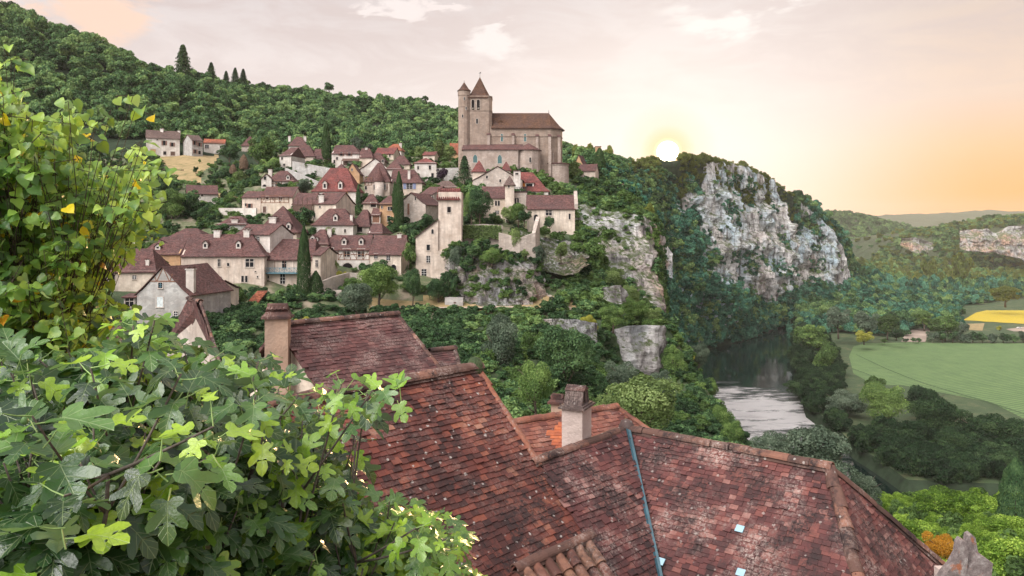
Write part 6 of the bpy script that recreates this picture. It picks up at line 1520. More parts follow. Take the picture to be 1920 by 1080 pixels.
# promontory
for i, (px, top, wp, Y, base, sh, mt, lab) in enumerate([
    (1116, 470, 50, 176, 545, 'round', 'fol_mid', 'round green tree under the rose cliff, highest on the promontory'),
    (1150, 498, 46, 170, 556, 'round', 'fol_light', 'yellowish green tree under the rose cliff'),
    (1100, 520, 44, 165, 560, 'bush', 'fol_dark', 'dark bush right of the stone steps'),
    (1182, 528, 48, 164, 590, 'round', 'fol_light', 'bright green tree at the foot of the rose cliff'),
    (1150, 570, 60, 140, 622, 'round', 'fol_mid', 'round tree on the lower terrace above the blue grey rock'),
    (1190, 556, 56, 152, 612, 'round', 'fol_mid', 'leafy tree just behind the blue grey rock'),
    (1222, 572, 44, 152, 614, 'round', 'fol_light', 'sunlit green tree at the right edge of the lower terrace'),
    (1105, 588, 44, 141, 626, 'bush', 'fol_yell', 'yellow brown bush left of the lower terrace trees'),
    (1026, 560, 34, 147, 592, 'bush', 'fol_dark', 'dark bush under the foot of the stone steps'),
    (1004, 664, 84, 80, 782, 'tall', 'fol_mid', 'full oval tree with light green top in the hollow behind the roofs'),
    (936, 580, 80, 110, 712, 'tall', 'fol_grey', 'tall grey green tree in the hollow right of the dark slope'),
    (1058, 602, 116, 108, 744, 'round', 'fol_dark', 'dense dark walnut tree in the middle of the hollow'),
    (1000, 612, 60, 118, 700, 'round', 'fol_mid', 'mid green tree behind the full oval tree'),
    (1200, 696, 170, 78, 835, 'round', 'fol_light', 'wide light green tree behind the chimney'),
    (1145, 730, 90, 76, 830, 'bush', 'fol_light', 'low light green bush left of the wide light green tree'),
    (1165, 668, 70, 118, 742, 'bush', 'fol_grey', 'olive grey bush below the blue grey rock'),
    (1105, 650, 60, 122, 720, 'bush', 'fol_dark', 'dark bush left of the blue grey rock'),
    (1236, 690, 50, 122, 748, 'bush', 'fol_grey', 'grey green bush right under the blue grey rock'),
    (1322, 700, 56, 150, 770, 'round', 'fol_mid', 'slope tree nearest the water at the river bend'),
    (1345, 756, 60, 125, 826, 'bush', 'fol_mid', 'bush on the slope edge above the bright water'),
    (1372, 784, 44, 116, 846, 'bush', 'fol_mid', 'lowest bush on the slope edge above the bright water'),
    (1285, 655, 40, 156, 700, 'bush', 'fol_yell', 'brownish bush on the ledge above the river'),
    (1262, 642, 54, 146, 722, 'bush', 'fol_mid', 'green bush hugging the right edge of the blue grey rock'),
    (1310, 640, 44, 175, 700, 'round', 'fol_grey', 'small tree on the promontory edge in front of the dark water'),
    (1268, 622, 44, 180, 672, 'round', 'fol_mid', 'tree behind the blue grey rock at the promontory edge'),
    (1190, 412, 52, 212, 460, 'bush', 'fol_olive', 'olive scrub hanging over the top of the rose cliff'),
    (1140, 372, 62, 226, 414, 'round', 'fol_mid', 'green tree on top of the rose cliff behind the cliff house'),
    (1110, 350, 50, 236, 392, 'bush', 'fol_mid', 'green bush on the slope below the rose cottage'),
    (1175, 376, 46, 226, 420, 'round', 'fol_grey', 'grey green tree on top of the rose cliff near the tiny house'),
    (1212, 378, 40, 224, 428, 'bush', 'fol_olive', 'brownish bush at the outermost tip of the rose cliff'),
    (1124, 278, 26, 282, 345, 'column', 'fol_cyp', 'dark upright tree right of the rose cottage'),
    (1078, 300, 26, 250, 336, 'round', 'fol_light', 'light green tree left of the dark red gable roof'),
    (1084, 328, 26, 244, 348, 'bush', 'fol_dark', 'dark bush at the left corner of the rose cottage')]):
    T(lab, px, top, wp, Y, sh, mt, 'near' if wp > 42 and Y < 180 else 'mid', i % 3, base=base)
# trees at the river and in the valley
bank = [
 (1520, 598, 72, 575, 668, 'tall', 'fol_mid', 'tall poplar like tree, first on the right bank beyond the bright water'),
 (1548, 640, 56, 500, 760, 'tall', 'fol_mid', 'ivy clad tree leaning over the left corner of the crop field'),
 (1572, 572, 56, 640, 632, 'round', 'fol_grey', 'grey green willow behind the tall poplar like tree'),
 (1625, 576, 52, 640, 636, 'round', 'fol_grey', 'grey green willow at the back corner of the crop field'),
 (1664, 586, 50, 660, 634, 'round', 'fol_mid', 'green tree right of the willow at the back corner of the crop field'),
 (1620, 618, 40, 610, 645, 'bush', 'fol_yell', 'golden green bush at the back corner of the crop field'),
 (1681, 613, 34, 620, 637, 'bush', 'fol_bank', 'round dark bush beside the farm track'),
 (1733, 580, 44, 720, 618, 'round', 'fol_mid', 'single round tree behind the farm track'),
 (1772, 590, 66, 660, 640, 'round', 'fol_mid', 'large round tree at the left end of the field hedge'),
 (1800, 600, 34, 690, 636, 'round', 'fol_grey', 'grey green tree beside the large round one in the field hedge'),
 (1885, 534, 60, 860, 574, 'round', 'fol_olive', 'sunlit yellow green tree behind the sunflower field'),
 (1500, 712, 66, 455, 800, 'round', 'fol_bank', 'dark tree overhanging the bright water on the right bank'),
 (1585, 728, 90, 395, 850, 'round', 'fol_grey', 'big grey green tree on the near corner of the right bank'),
 (1636, 702, 52, 430, 800, 'round', 'fol_mid', 'small leafy tree between the crop field and the dark bank trees'),
 (1660, 712, 92, 375, 872, 'round', 'fol_mid', 'full round tree with light crown standing out of the dark bank trees'),
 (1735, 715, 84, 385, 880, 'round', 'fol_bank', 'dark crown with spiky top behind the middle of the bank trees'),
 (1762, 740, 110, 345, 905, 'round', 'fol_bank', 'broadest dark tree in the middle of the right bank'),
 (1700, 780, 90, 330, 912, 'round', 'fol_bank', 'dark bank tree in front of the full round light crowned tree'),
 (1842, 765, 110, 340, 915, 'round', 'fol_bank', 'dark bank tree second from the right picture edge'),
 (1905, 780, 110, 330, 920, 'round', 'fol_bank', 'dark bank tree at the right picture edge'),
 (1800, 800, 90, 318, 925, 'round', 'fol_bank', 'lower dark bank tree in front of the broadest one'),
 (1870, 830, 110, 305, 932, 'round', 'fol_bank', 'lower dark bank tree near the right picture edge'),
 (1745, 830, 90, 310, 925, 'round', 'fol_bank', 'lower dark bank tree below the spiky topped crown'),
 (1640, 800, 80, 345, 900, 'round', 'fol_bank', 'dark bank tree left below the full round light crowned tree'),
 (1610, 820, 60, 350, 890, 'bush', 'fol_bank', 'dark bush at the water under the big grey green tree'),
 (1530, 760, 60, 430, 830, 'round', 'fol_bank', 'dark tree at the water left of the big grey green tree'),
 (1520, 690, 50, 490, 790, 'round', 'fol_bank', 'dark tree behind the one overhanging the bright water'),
]
for i, (px, top, wp, Y, base, sh, mt, lab) in enumerate(bank):
    T(lab, px, top, wp, Y, sh, mt, 'near' if wp > 80 else 'mid', i % 3, base=min(base, HY + (CZ - 1) * FPX / Y))
# hedge of the crop field: a row of alike bushes
for i, px in enumerate(list(range(1748, 1960, 19))):
    T('dark hedge bush in the row along the far edge of the crop field', px, 616 + (i * 37 % 9), 24 + (i * 13 % 8), 652, 'bush', 'fol_dark' if i % 3 else 'fol_grey', 'far', i % 3, base=643, group='hedge bushes along the crop field')
for i, px in enumerate((1698, 1712, 1722)):
    T('low clipped bush in the short row beside the farm track', px, 632, 13, 645, 'bush', 'fol_dark', 'far', i, base=642, group='low bushes beside the farm track')
T('small dark bush alone on the field margin', 1659, 634, 18, 636, 'bush', 'fol_mid', 'far', 1, base=643)
T('yellow green bush behind the field hedge', 1874, 609, 16, 700, 'bush', 'fol_yell', 'far', 0, base=620)
# near right slope
for px, top, wp, Y, base, sh, mt, lab in [
    (1540, 792, 150, 96, 935, 'round', 'fol_grey', 'large grey green tree leaning over the big roof toward the bright water'),
    (1448, 810, 90, 98, 880, 'round', 'fol_grey', 'loose grey green tree top above the roof ridge left of the larger one'),
    (1622, 880, 80, 100, 960, 'bush', 'fol_grey', 'grey green bush behind the end of the big roof'),
    (1765, 916, 110, 100, 985, 'round', 'fol_vivid', 'vivid green tree with pointed top, tallest on the near slope'),
    (1830, 925, 120, 98, 1000, 'round', 'fol_vivid', 'vivid green tree right of the pointed one on the near slope'),
    (1905, 860, 60, 84, 1010, 'column', 'fol_dark', 'dark upright tree at the right picture edge'),
    (1762, 992, 66, 70, 1062, 'bush', 'fol_gold', 'golden brown bush left of the grey stone chimney'),
    (1700, 960, 110, 84, 1060, 'bush', 'fol_vivid', 'vivid green bush right beside the roof hip'),
    (1735, 1030, 120, 66, 1120, 'bush', 'fol_vivid', 'vivid green bush at the bottom beside the roof hip'),
    (1905, 1000, 150, 62, 1150, 'bush', 'fol_vivid', 'large vivid green bush in the bottom right corner'),
    (1830, 972, 80, 88, 1030, 'bush', 'fol_mid', 'mid green bush above the grey stone chimney'),
    (1880, 1000, 70, 80, 1060, 'bush', 'fol_mid', 'mid green bush right of the grey stone chimney')]:
    T(lab, px, top, wp, Y, sh, mt, 'near', None, base=base)

# ------------------------------------------------------------------ walls, path, steps, table
def wall_run(label, pts, h_px, th, m, cap=None):
    """stone wall along photo points (px, base py, Y)"""
    Q = [W(a, b, c) for a, b, c in pts]; root = thing('stone_wall', label, 'wall', Q[0]); b = MB()
    for i in range(len(Q) - 1):
        p0, p1 = Q[i], Q[i + 1]; d = p1 - p0; d[2] = 0; n = np.array([-d[1], d[0], 0]); n /= np.linalg.norm(n)
        h0 = h_px / FPX * p0[1]; h1 = h_px / FPX * p1[1]
        a0, a1 = p0 - [0, 0, 2.5], p1 - [0, 0, 2.5]; t0, t1 = p0 + [0, 0, h0], p1 + [0, 0, h1]
        b.add([a0, a1, t1, t0, a0 + n * th, a1 + n * th, t1 + n * th, t0 + n * th], [(0, 1, 2, 3), (7, 6, 5, 4), (3, 2, 6, 7), (0, 3, 7, 4), (1, 5, 6, 2), (0, 4, 5, 1)])
    b.build('wall', M[m], root); return root
wall_run('pale stone wall below the pink cottage on the left', [(410, 404, 196), (450, 404, 196), (480, 404, 195)], 14, .6, 'white')
wall_run('long grey blue retaining wall stepping down high in the village', [(548, 322, 246), (600, 332, 240), (622, 336, 236)], 20, .7, 'grey')
wall_run('lower grey blue retaining wall behind the great manor', [(534, 332, 236), (565, 345, 228), (596, 358, 222)], 17, .7, 'grey')
wall_run('grey retaining wall between the white tower house and the church', [(818, 342, 236), (862, 340, 236)], 26, .7, 'grey')
wall_run('low stone wall of the garden beside the arched gateway', [(600, 538, 150), (625, 528, 152), (655, 520, 156), (688, 524, 156)], 9, .5, 'stone')
wall_run('garden wall with pillar between the cypresses and the round grey tree', [(598, 576, 146), (612, 566, 147), (640, 566, 147)], 22, .5, 'stone')
wall_run('low wall of the garden behind the chimney', [(440, 600, 128), (495, 592, 130), (540, 594, 130)], 5, .4, 'stone')
wall_run('pale low block wall at the foot of the castle rock', [(834, 571, 151), (868, 572, 150.6)], 14, .6, 'grey')
wall_run('terrace wall below the rose cottage', [(1072, 349, 250), (1100, 350, 250), (1128, 352, 252)], 8, .6, 'stone')
wall_run('castle garden wall with pierced top above the green ivy', [(866, 438, 169), (905, 436, 168), (942, 438, 168)], 16, .7, 'stone')
wall_run('castle retaining wall dropping from the terrace to the rock', [(935, 470, 166), (975, 480, 165), (1004, 470, 166), (1012, 440, 170)], 34, .8, 'stone')
# ivy face and lawn of the castle garden
def hedge(label, px0, py0, px1, py1, Y, hpx, seed):
    r = np.random.default_rng(seed); n = 900; u = r.random(n); v = r.random(n); C = np.stack([W(px0 + (px1 - px0) * a, py0 + (py1 - py0) * a - hpx * b, Y - .6 + 1.2 * c) for a, b, c in zip(u, v, r.random(n))])
    V, F = leaf_quads(C, np.tile([0, -.6, .8], (n, 1)), .5, r, .6); o = mesh_np('hedge', V, F, M['fol_dark'], attrs={'rnd': np.repeat(np.clip(v * .7 + r.normal(0, .15, n), 0, 1), 4)}); tag(o, label, 'hedge')
hedge('clipped hedge row on the left of the dry grass bank, topmost of three', 246, 304, 301, 304, 278, 5, 1)
hedge('clipped hedge row on the left of the dry grass bank, middle of three', 244, 315, 304, 315, 270, 5, 2)
hedge('clipped hedge row on the left of the dry grass bank, lowest of three', 242, 326, 308, 326, 262, 6, 3)
def ivy_face():
    r = np.random.default_rng(77); n = 2600; u = r.random(n); v = r.random(n)
    px = 868 + 72 * u; py = 423 + 26 * v + 5 * (fbm(np.stack([u * 9, v * 0, v * 0], -1), 2, 4)) * v
    C = np.stack([W(a, b, 167.4 - .5 * r.random()) for a, b in zip(px, py)])
    V, F = leaf_quads(C, np.tile([0, -1., .5], (n, 1)), .45, r, .4)
    o = mesh_np('ivy', V, F, M['fol_light'], attrs={'rnd': np.repeat(r.random(n) * .6 + .05, 4)}); tag(o, 'bright green ivy covering the castle garden wall', 'ivy', None, None)
ivy_face()
# path along the terrace and stone steps
def ribbon(name, pts, wd, m, lift=.12):
    P = []
    for px, py, Y in pts:
        q = W(px, py, Y); q[2] = max(q[2], gz(q[0], q[1])) + lift; P.append(q)
    b = MB(); V = []
    for i, q in enumerate(P):
        d = P[min(i + 1, len(P) - 1)] - P[max(i - 1, 0)]; n = np.array([-d[1], d[0], 0]); n /= np.linalg.norm(n)
        V += [q - n * wd / 2, q + n * wd / 2]
    b.add(V, [(i, i + 1, i + 3, i + 2)[::-1] for i in range(0, len(V) - 2, 2)]); return tag(b.build(name, m), kind='structure')
ribbon('path', [(px, 577.5 - (px > 900) * 1.0, 149 - .0 * px) for px in range(696, 1006, 12)], 2.6, M['path'])
ribbon('lane', [(px, 590, 141) for px in range(430, 560, 12)], 2.0, M['path'])
def steps():
    root = thing('stone_steps', 'flight of worn stone steps climbing left from the path beside the castle rock', 'steps', W(1050, 560, 151)); b = MB(); n = 24
    for i in range(n):
        f = i / n; q = W(1092 - 88 * f, 568 - 60 * f, 150.5 + 9 * f); q2 = W(1092 - 88 * (f + 1 / n), 568 - 60 * (f + 1 / n), 150.5 + 9 * (f + 1 / n))
        g_ = gz(q[0], q[1]) + .05; b.box((q2[0] - .3, q[1] - .2, g_ - .6), (abs(q[0] - q2[0]) + .45, .12, 0), (-.4, 1.7, 0), (0, 0, .75 + .1 * math.sin(i * 2.1)))
    b.build('step', M['stone'], root)
steps()
def picnic_table():
    c = W(786, 571, 148.2); c[2] = gz(c[0], c[1]) + .02; root = thing('picnic_table', 'pale stone picnic table with bench beside the path under the dark tree', 'table', c)
    b = MB(); b.box(c + [-1.1, -.4, .74], (2.2, 0, 0), (0, .8, 0), (0, 0, .1)); b.build('tabletop', M['white'], root)
    for s in (-.7, .7):
        b = MB(); b.box(c + [s - .12, -.3, -.1], (.24, 0, 0), (0, .6, 0), (0, 0, .84)); b.build('leg', M['stone'], root)
    for s in (-1.0, .7):
        b = MB(); b.box(c + [-1.1, s, .38], (2.2, 0, 0), (0, .32, 0), (0, 0, .08)); b.box(c + [-.9, s + .06, -.1], (.15, 0, 0), (0, .2, 0), (0, 0, .48)); b.box(c + [.75, s + .06, -.1], (.15, 0, 0), (0, .2, 0), (0, 0, .48)); b.build('bench', M['surround'], root)
picnic_table()
def signpost():
    c = W(853, 577, 147.5); c[2] = gz(c[0], c[1]); root = thing('wooden_post', 'thin wooden post standing at the path edge below the rock', 'post', c)
    b = MB(); b.tube([c, c + [0, 0, 1.7]], .05, 6); b.build('post', M['timber2'], root)
    b = MB(); b.box(c + [-.25, -.08, 1.35], (.5, 0, 0), (0, .04, 0), (0, 0, .25)); b.build('board', M['timber'], root)
signpost()
def open_shed():
    Y = 139; c = W(477, 592, Y); root = thing('shed', 'open shed with sloping red tile roof and dark inside in the manor yard', 'shed', c); b = MB()
    xa, xb = (462 - 960) / FPX * Y, (488 - 960) / FPX * Y; z0, z1 = zof(571, Y), zof(549, Y)
    b.add([(xa, Y - .3, z0), (xb - .6, Y - .3, z0), (xb + .2, Y + 3.2, z1), (xa + 1.1, Y + 3.2, z1), (xa, Y - .3, z0 - .15), (xb - .6, Y - .3, z0 - .15), (xb + .2, Y + 3.2, z1 - .15), (xa + 1.1, Y + 3.2, z1 - .15)], [(0, 1, 2, 3), (7, 6, 5, 4), (0, 4, 5, 1), (1, 5, 6, 2), (2, 6, 7, 3), (3, 7, 4, 0)])
    for i in range(10):
        t = i / 9.; b.tube([(xa + (xb - .6 - xa) * t, Y - .35, z0 + .05), (xa + 1.1 + (xb + .2 - xa - 1.1) * t, Y + 3.1, z1 + .05)], .12, 6)
    b.build('roof', R['orange'], root)
    b = MB(); zl = c[2] - 1.5; b.box((xb - .6, Y - .2, zl), (.6, 0, 0), (0, .6, 0), (0, 0, z0 - zl - .15)); b.build('pillar', M['stone'], root)
    b = MB(); b.box(((432 - 960) / FPX * Y, Y + .3, zl), (xb - (432 - 960) / FPX * Y - .6, 0, 0), (0, .1, 0), (0, 0, z0 - zl - .2)); b.build('interior_shade_panel', M['void'], root)  # near-black panel painted in place of the shade under the roof
open_shed()
# garden things in the yard
def garden_table():
    c = W(460, 593, 137); c[2] = zof(597, 137); root = thing('garden_chair', 'white garden chair before the dark opening of the shed', 'chair', c)
    b = MB(); b.box(c + [-.25, 0, .42], (.5, 0, 0), (0, .45, 0), (0, 0, .05)); b.build('seat', M['whitewood'], root)
    b = MB(); b.box(c + [-.25, .42, .45], (.5, 0, 0), (0, .05, 0), (0, 0, .5)); b.build('backrest', M['whitewood'], root)
    for sx_ in (-.22, .2):
        for sy_ in (.02, .4):
            b = MB(); b.box(c + [sx_, sy_, -.3], (.04, 0, 0), (0, .04, 0), (0, 0, .72)); b.build('leg', M['whitewood'], root)
garden_table()
def car(label, px, py, Y, w_m, m, rz_):
    """small far vehicle with body, cabin, windows and wheels"""
    c = W(px, py, Y); c[2] = 4.5; root = thing('parked_car', label, 'car', c)
    b = MB(); l = w_m; P = [(-l / 2, .35), (-l / 2, .85), (-l * .33, .95), (-l * .2, 1.4), (l * .22, 1.42), (l * .36, .98), (l / 2, .85), (l / 2, .35)]
    b.prism([c + [x, -.8, z] for x, z in P], (0, 1.6, 0)); b.build('body', m, root)
    b = MB(); b.prism([c + [x, -.82, z] for x, z in [(-l * .30, .97), (-l * .19, 1.34), (l * .2, 1.35), (l * .31, .98)]], (0, 1.64, 0)); b.build('window', M['pane'], root)
    for sx_ in (-.3, .3):
        for sy_ in (-.84, .7):
            b = MB(); q = c + [sx_ * l, sy_, .32]; b.tube([q, q + [0, .14, 0]], .32, 12); b.build('wheel', M['iron'], root)
car('tiny white car parked at the right edge beyond the field hedge', 1911, 610, 745, 4.4, M['whitewood'], 0)
# ------------------------------------------------------------------ near roofs with real tiles
def tiles(name, poly, m, parent, tw=.19, ex=.125, tl=.24, seed=0, holes=(), under_m=None, lift=.0, wav=.03, udir=None):
    """flat tiles laid in courses over a planar polygon (3D points)"""
    r = np.random.default_rng(seed); Pp = np.array(poly, float); n = np.zeros(3)
    for i in range(len(Pp)): n += np.cross(Pp[i] - Pp[0], Pp[(i + 1) % len(Pp)] - Pp[0])
    n /= np.linalg.norm(n); n = n if n[2] > 0 else -n
    u = np.cross(n, [0, 0, 1.0]); u /= np.linalg.norm(u); v = np.cross(u, n); v = v if v[2] < 0 else -v
    o = Pp[0]; q = np.stack([(Pp - o) @ u, (Pp - o) @ v], -1); lo, hi = q.min(0), q.max(0)
    C = []; k = 0; vv = lo[1] - .02
    while vv < hi[1] + ex:
        x = lo[0] - tw * r.random() - .1
        row = []
        while x < hi[0] + tw:
            w_ = tw * r.uniform(.82, 1.18); row.append((x + w_ / 2, vv, w_)); x += w_ + .004
        C += row; vv += ex; k += 1
    C = np.array(C); C[:, 1] += r.normal(0, .006, len(C)) + .03 * np.sin(C[:, 0] * .9 + seed)
    inside = inpoly(C[:, 0], C[:, 1], q.tolist())
    for h in holes:
        hq = (np.array(h) - o); hh = np.stack([hq @ u, hq @ v], -1); inside &= ~inpoly(C[:, 0], C[:, 1], hh.tolist())
    C = C[inside]; N = len(C)
    hw = C[:, 2] / 2; rot = r.normal(0, .014, N); th = r.uniform(.011, .018, N); tip = r.uniform(.022, .032, N) + (r.random(N) < .06) * r.uniform(0, .03, N); slip = (r.random(N) < .03) * r.uniform(0, .05, N)
    base = o + C[:, :1] * u + (C[:, 1:2] + slip[:, None]) * v
    base = base + n * (lift + wav * fbm(base * [.5, .5, .5], 3, seed + 3))[:, None]
    L_ = tl * r.uniform(.94, 1.06, N); V = np.zeros((N, 8, 3))
    for j, (a, b_, c) in enumerate(((-1, 0, 0), (1, 0, 0), (1, 1, 0), (-1, 1, 0), (-1, 0, 1), (1, 0, 1), (1, 1, 1), (-1, 1, 1))):
        uu = a * hw * np.cos(rot) - b_ * L_ * np.sin(rot); vvv = -tl + ex + b_ * L_ + a * hw * np.sin(rot); hh = b_ * tip + c * th
        V[:, j] = base + uu[:, None] * u + vvv[:, None] * v + hh[:, None] * n
    F = (np.arange(N)[:, None, None] * 8 + np.array([(0, 3, 2, 1), (4, 5, 6, 7), (0, 1, 5, 4), (1, 2, 6, 5), (2, 3, 7, 6), (3, 0, 4, 7)])[None]).reshape(-1, 4)
    rnd = np.clip(r.beta(2.2, 2.2, N) + .25 * fbm(base * [.6, .6, .6], 3, seed + 9), 0, 1)
    ob = mesh_np(name, V.reshape(-1, 3), F, M[m], parent, attrs={'rnd': np.repeat(rnd, 8)})
    return ob, (o, u, v, n)
def bed(b, poly, th=.12, mi=0, down=.03):
    Pp = [np.array(p_, float) - [0, 0, down] for p_ in poly]; b.prism(Pp, (0, 0, -th), mi)
def ridge_run(name, p0, p1, m, parent, r_=.11, ln=.38, seed=0, flat=False):
    """overlapping half round tiles bedded in mortar"""
    p0, p1 = np.array(p0, float), np.array(p1, float); r = np.random.default_rng(seed); D = p1 - p0; L_ = np.linalg.norm(D); D /= L_; n = max(1, int(L_ / ln)); V = []; F = []; A = []
    s = np.cross(D, [0, 0, 1.0]); s /= np.linalg.norm(s); t = np.cross(s, D); t = t if t[2] > 0 else -t; K = 9
    for i in range(n):
        a = p0 + D * (i * L_ / n - .02) + s * r.normal(0, .012) + t * r.normal(0, .008); e = p0 + D * ((i + 1) * L_ / n + .04) + s * r.normal(0, .012)
        ra, re = r_ * r.uniform(.95, 1.05), r_ * r.uniform(1.1, 1.2); o = len(V)
        for (c, rr) in ((a, ra), (e, re)):
            for w_ in (0, .02):
                for k in range(K):
                    th = math.pi * k / (K - 1); V.append(c + s * math.cos(th) * (rr - w_) + t * (math.sin(th) * (rr - w_) * .85 - .02))
        for k in range(K - 1):
            F += [(o + k, o + k + 1, o + 2 * K + k + 1, o + 2 * K + k), (o + K + k + 1, o + K + k, o + 3 * K + k, o + 3 * K + k + 1), (o + 2 * K + k, o + 2 * K + k + 1, o + 3 * K + k + 1, o + 3 * K + k), (o + k + 1, o + k, o + K + k, o + K + k + 1)]
        A += [r.random()] * (4 * K)
    # mortar bed under the tiles
    o = len(V); hw = r_ * 1.05
    q = [p0 - s * hw - t * .08, p0 + s * hw - t * .08, p0 + t * (r_ * .5), p1 - s * hw - t * .08, p1 + s * hw - t * .08, p1 + t * (r_ * .5)]
    V += q; A += [.1] * 6; F4 = [(o, o + 2, o + 5, o + 3), (o + 2, o + 1, o + 4, o + 5), (o + 1, o, o + 3, o + 4)]
    return mesh_np(name, np.array(V), np.array(F + F4), M[m], parent, attrs={'rnd': A}, smooth=False)
def round_tile_rows(name, poly, m, parent, r_=.085, ln=.34, seed=0):
    """canal tiles (half round, running down the slope) over a planar quad: TL, TR, BR, BL"""
    TL, TR, BR, BL = [np.array(q, float) for q in poly]; r = np.random.default_rng(seed); n = max(2, int(np.linalg.norm(TR - TL) / (r_ * 2.35))); V = []; F = []; A = []; K = 7
    nm = np.cross(TR - TL, BL - TL); nm /= np.linalg.norm(nm); nm = nm if nm[2] > 0 else -nm
    for i in range(n):
        f = (i + .5) / n; a = TL + (TR - TL) * f; b = BL + (BR - BL) * f; L_ = np.linalg.norm(b - a); k_ = max(1, round(L_ / ln)); D = (b - a) / L_; s = np.cross(D, nm)
        for j in range(k_):
            p0 = a + D * (j * L_ / k_ - .03) + s * r.normal(0, .01); p1 = a + D * ((j + 1) * L_ / k_ + .03) + s * r.normal(0, .012); o = len(V)
            for c, rr, up in ((p0, r_ * .9, .02), (p1, r_ * 1.12, .045)):
                for w_ in (0, .018):
                    for k in range(K):
                        th = math.pi * k / (K - 1); V.append(c + s * math.cos(th) * (rr - w_) + nm * (math.sin(th) * (rr - w_) + up - .03))
            for k in range(K - 1):
                F += [(o + k, o + k + 1, o + 2 * K + k + 1, o + 2 * K + k), (o + K + k + 1, o + K + k, o + 3 * K + k, o + 3 * K + k + 1), (o + 2 * K + k, o + 2 * K + k + 1, o + 3 * K + k + 1, o + 3 * K + k)]
            A += [r.random()] * (4 * K)
    return mesh_np(name, np.array(V), np.array(F), M[m], parent, attrs={'rnd': A})
nB = np.array([.730, -.683, 0]); rB = np.array([-.683, -.730, 0]); tanB = .967
PB0 = np.array([-.69, 15.0, 97.31])
def PB(a, s, lift=0): return PB0 + rB * a + nB * s + np.array([0, 0, -tanB * s + lift])   # a along ridge to the left, s down the slope
R0 = np.array([2.37, 16.0, 95.86]); R1 = np.array([5.50, 13.38, 95.86])
dF = np.array([-.642, -.767, 0]); eF = (R1 - R0) / np.linalg.norm(R1 - R0)
def near_house():
    root = thing('house', 'nearest house with joined red tile roofs, blue valley strip and glass tiles filling the foreground', 'house', (1.8, 12, 84))
    # slope B and E lie in one plane; valley line from R0 down
    # plane F through ridge R0-R1 falling along dF, pitch tanB
    def PF(e, s): return R0 + eF * e + dF * s + np.array([0, 0, -tanB * s])
    nBn = np.cross(rB, nB + [0, 0, -tanB]); nFn = np.cross(eF, dF + [0, 0, -tanB]); vd = np.cross(nBn, nFn); vd /= np.linalg.norm(vd); vd = vd if vd[2] < 0 else -vd
    VL = R0 + vd * 7.5
    # E ridge start on verge
    sR0 = (R0 - PB0) @ nB; aR0 = (R0 - PB0) @ rB
    e0 = PB(0, sR0)                     # where verge meets the E ridge
    DS = 8.0                            # slope length (horizontal) to the eave
    polyB = [PB(6.5, 0), PB(0, 0), PB(0, sR0), PB(0, sR0 + 5.2), PB(6.5, sR0 + 5.2)]
    sv = (VL - PB0) @ nB
    polyE = [PB(0.0, sR0), R0, VL, PB(0.0, sv)]
    polyB[3] = PB(0, sv); polyB[4] = PB(6.5, sv)
    Lr = np.linalg.norm(R1 - R0)
    hipF = np.array([-.642 + .65 * .767, -.767 - .65 * .642, 0]); qv = 5.3
    HB = R1 + hipF * qv + np.array([0, 0, -tanB * qv])
    VLF = R0 + vd * (HB[2] - R0[2]) / vd[2]
    polyF = [R0, R1, HB, VLF]
    hipB = np.array([1.14, .35, 0]); HK = R1 + hipB * qv + np.array([0, 0, -tanB * qv])
    polyG = [R1, HK, HB]
    holes = []
    g = MB()
    # glass tiles in the slopes
    nF_ = nFn / np.linalg.norm(nFn); nF_ = nF_ if nF_[2] > 0 else -nF_
    def ray_plane(px, py, p_, n_):
        d = np.array([(px - 960) / FPX, 1.0, -(py - HY) / FPX]); o = np.array([0, 0, CZ]); s = np.dot(p_ - o, n_) / np.dot(d, n_); return o + d * s
    dn = (dF + [0, 0, -tanB]); dn /= np.linalg.norm(dn)
    for (m, pl, sd, nm) in (('tileB', polyB, 1, 'roof_slope'), ('tileE', polyE, 2, 'roof_slope'), ('tileE', polyF, 3, 'roof_slope'), ('tileE', polyG, 4, 'roof_slope')):
        tiles(nm, pl, m, root, seed=sd, tw=.155 if sd < 3 else .135, ex=.104 if sd < 3 else .090, tl=.185, wav=.08)
    for px, py in ((1390, 996), (1242, 1057), (1392, 1078)):
        c = ray_plane(px, py, R0, nF_) + nF_ * .075
        b = MB(); b.box(c - nF_ * .012 - eF * .075 - dn * .065, eF * .14, dn * .13 + nF_ * .02, nF_ * .02)
        b.build('glass_tile', M['glass_tile'], root)
    for px, py, rr in ((1030, 1010, .05), (962, 968, .045)):
        pass
    b = MB()
    for pl in (polyB, polyE, polyF, polyG): bed(b, pl)
    # far slopes
    zE = 91.0
    back1 = [PB(6.5, 0), PB(0, 0), PB(0, 0) - nB * 4.2 - [0, 0, 4.2], PB(6.5, 0) - nB * 4.2 - [0, 0, 4.2]]
    back2 = [PB(0, sR0), R0, R0 - nB * 3.2 - [0, 0, 3.2], PB(0, sR0) - nB * 3.2 - [0, 0, 3.2]]
    back3 = [R0, R1, HK, R0 - dF * qv - [0, 0, tanB * qv]]
    for pl in (back1, back2, back3): bed(b, pl, .12, 0, .02)
    b.build('roof_deck', R['red'], root)
    # walls
    w_ = MB()
    def col(pts, zt, zb=82.0): w_.prism([np.array([p_[0], p_[1], zb]) for p_ in pts], (0, 0, zt - zb))
    ins = lambda P, k=.4: P
    col([PB(6.3, -3.9), PB(.05, -3.9), PB(.05, 7.6), PB(6.3, 7.6)], 89.6)
    col([R0 + [0, .0, 0], R1 + [.0, .0, 0], R1 + hipF * 4.6, R0 + dF * 4.6], 89.6)
    col([R0, R1 + [3.0, .9, 0], R1 + [2.8, -2, 0]], 89.4)
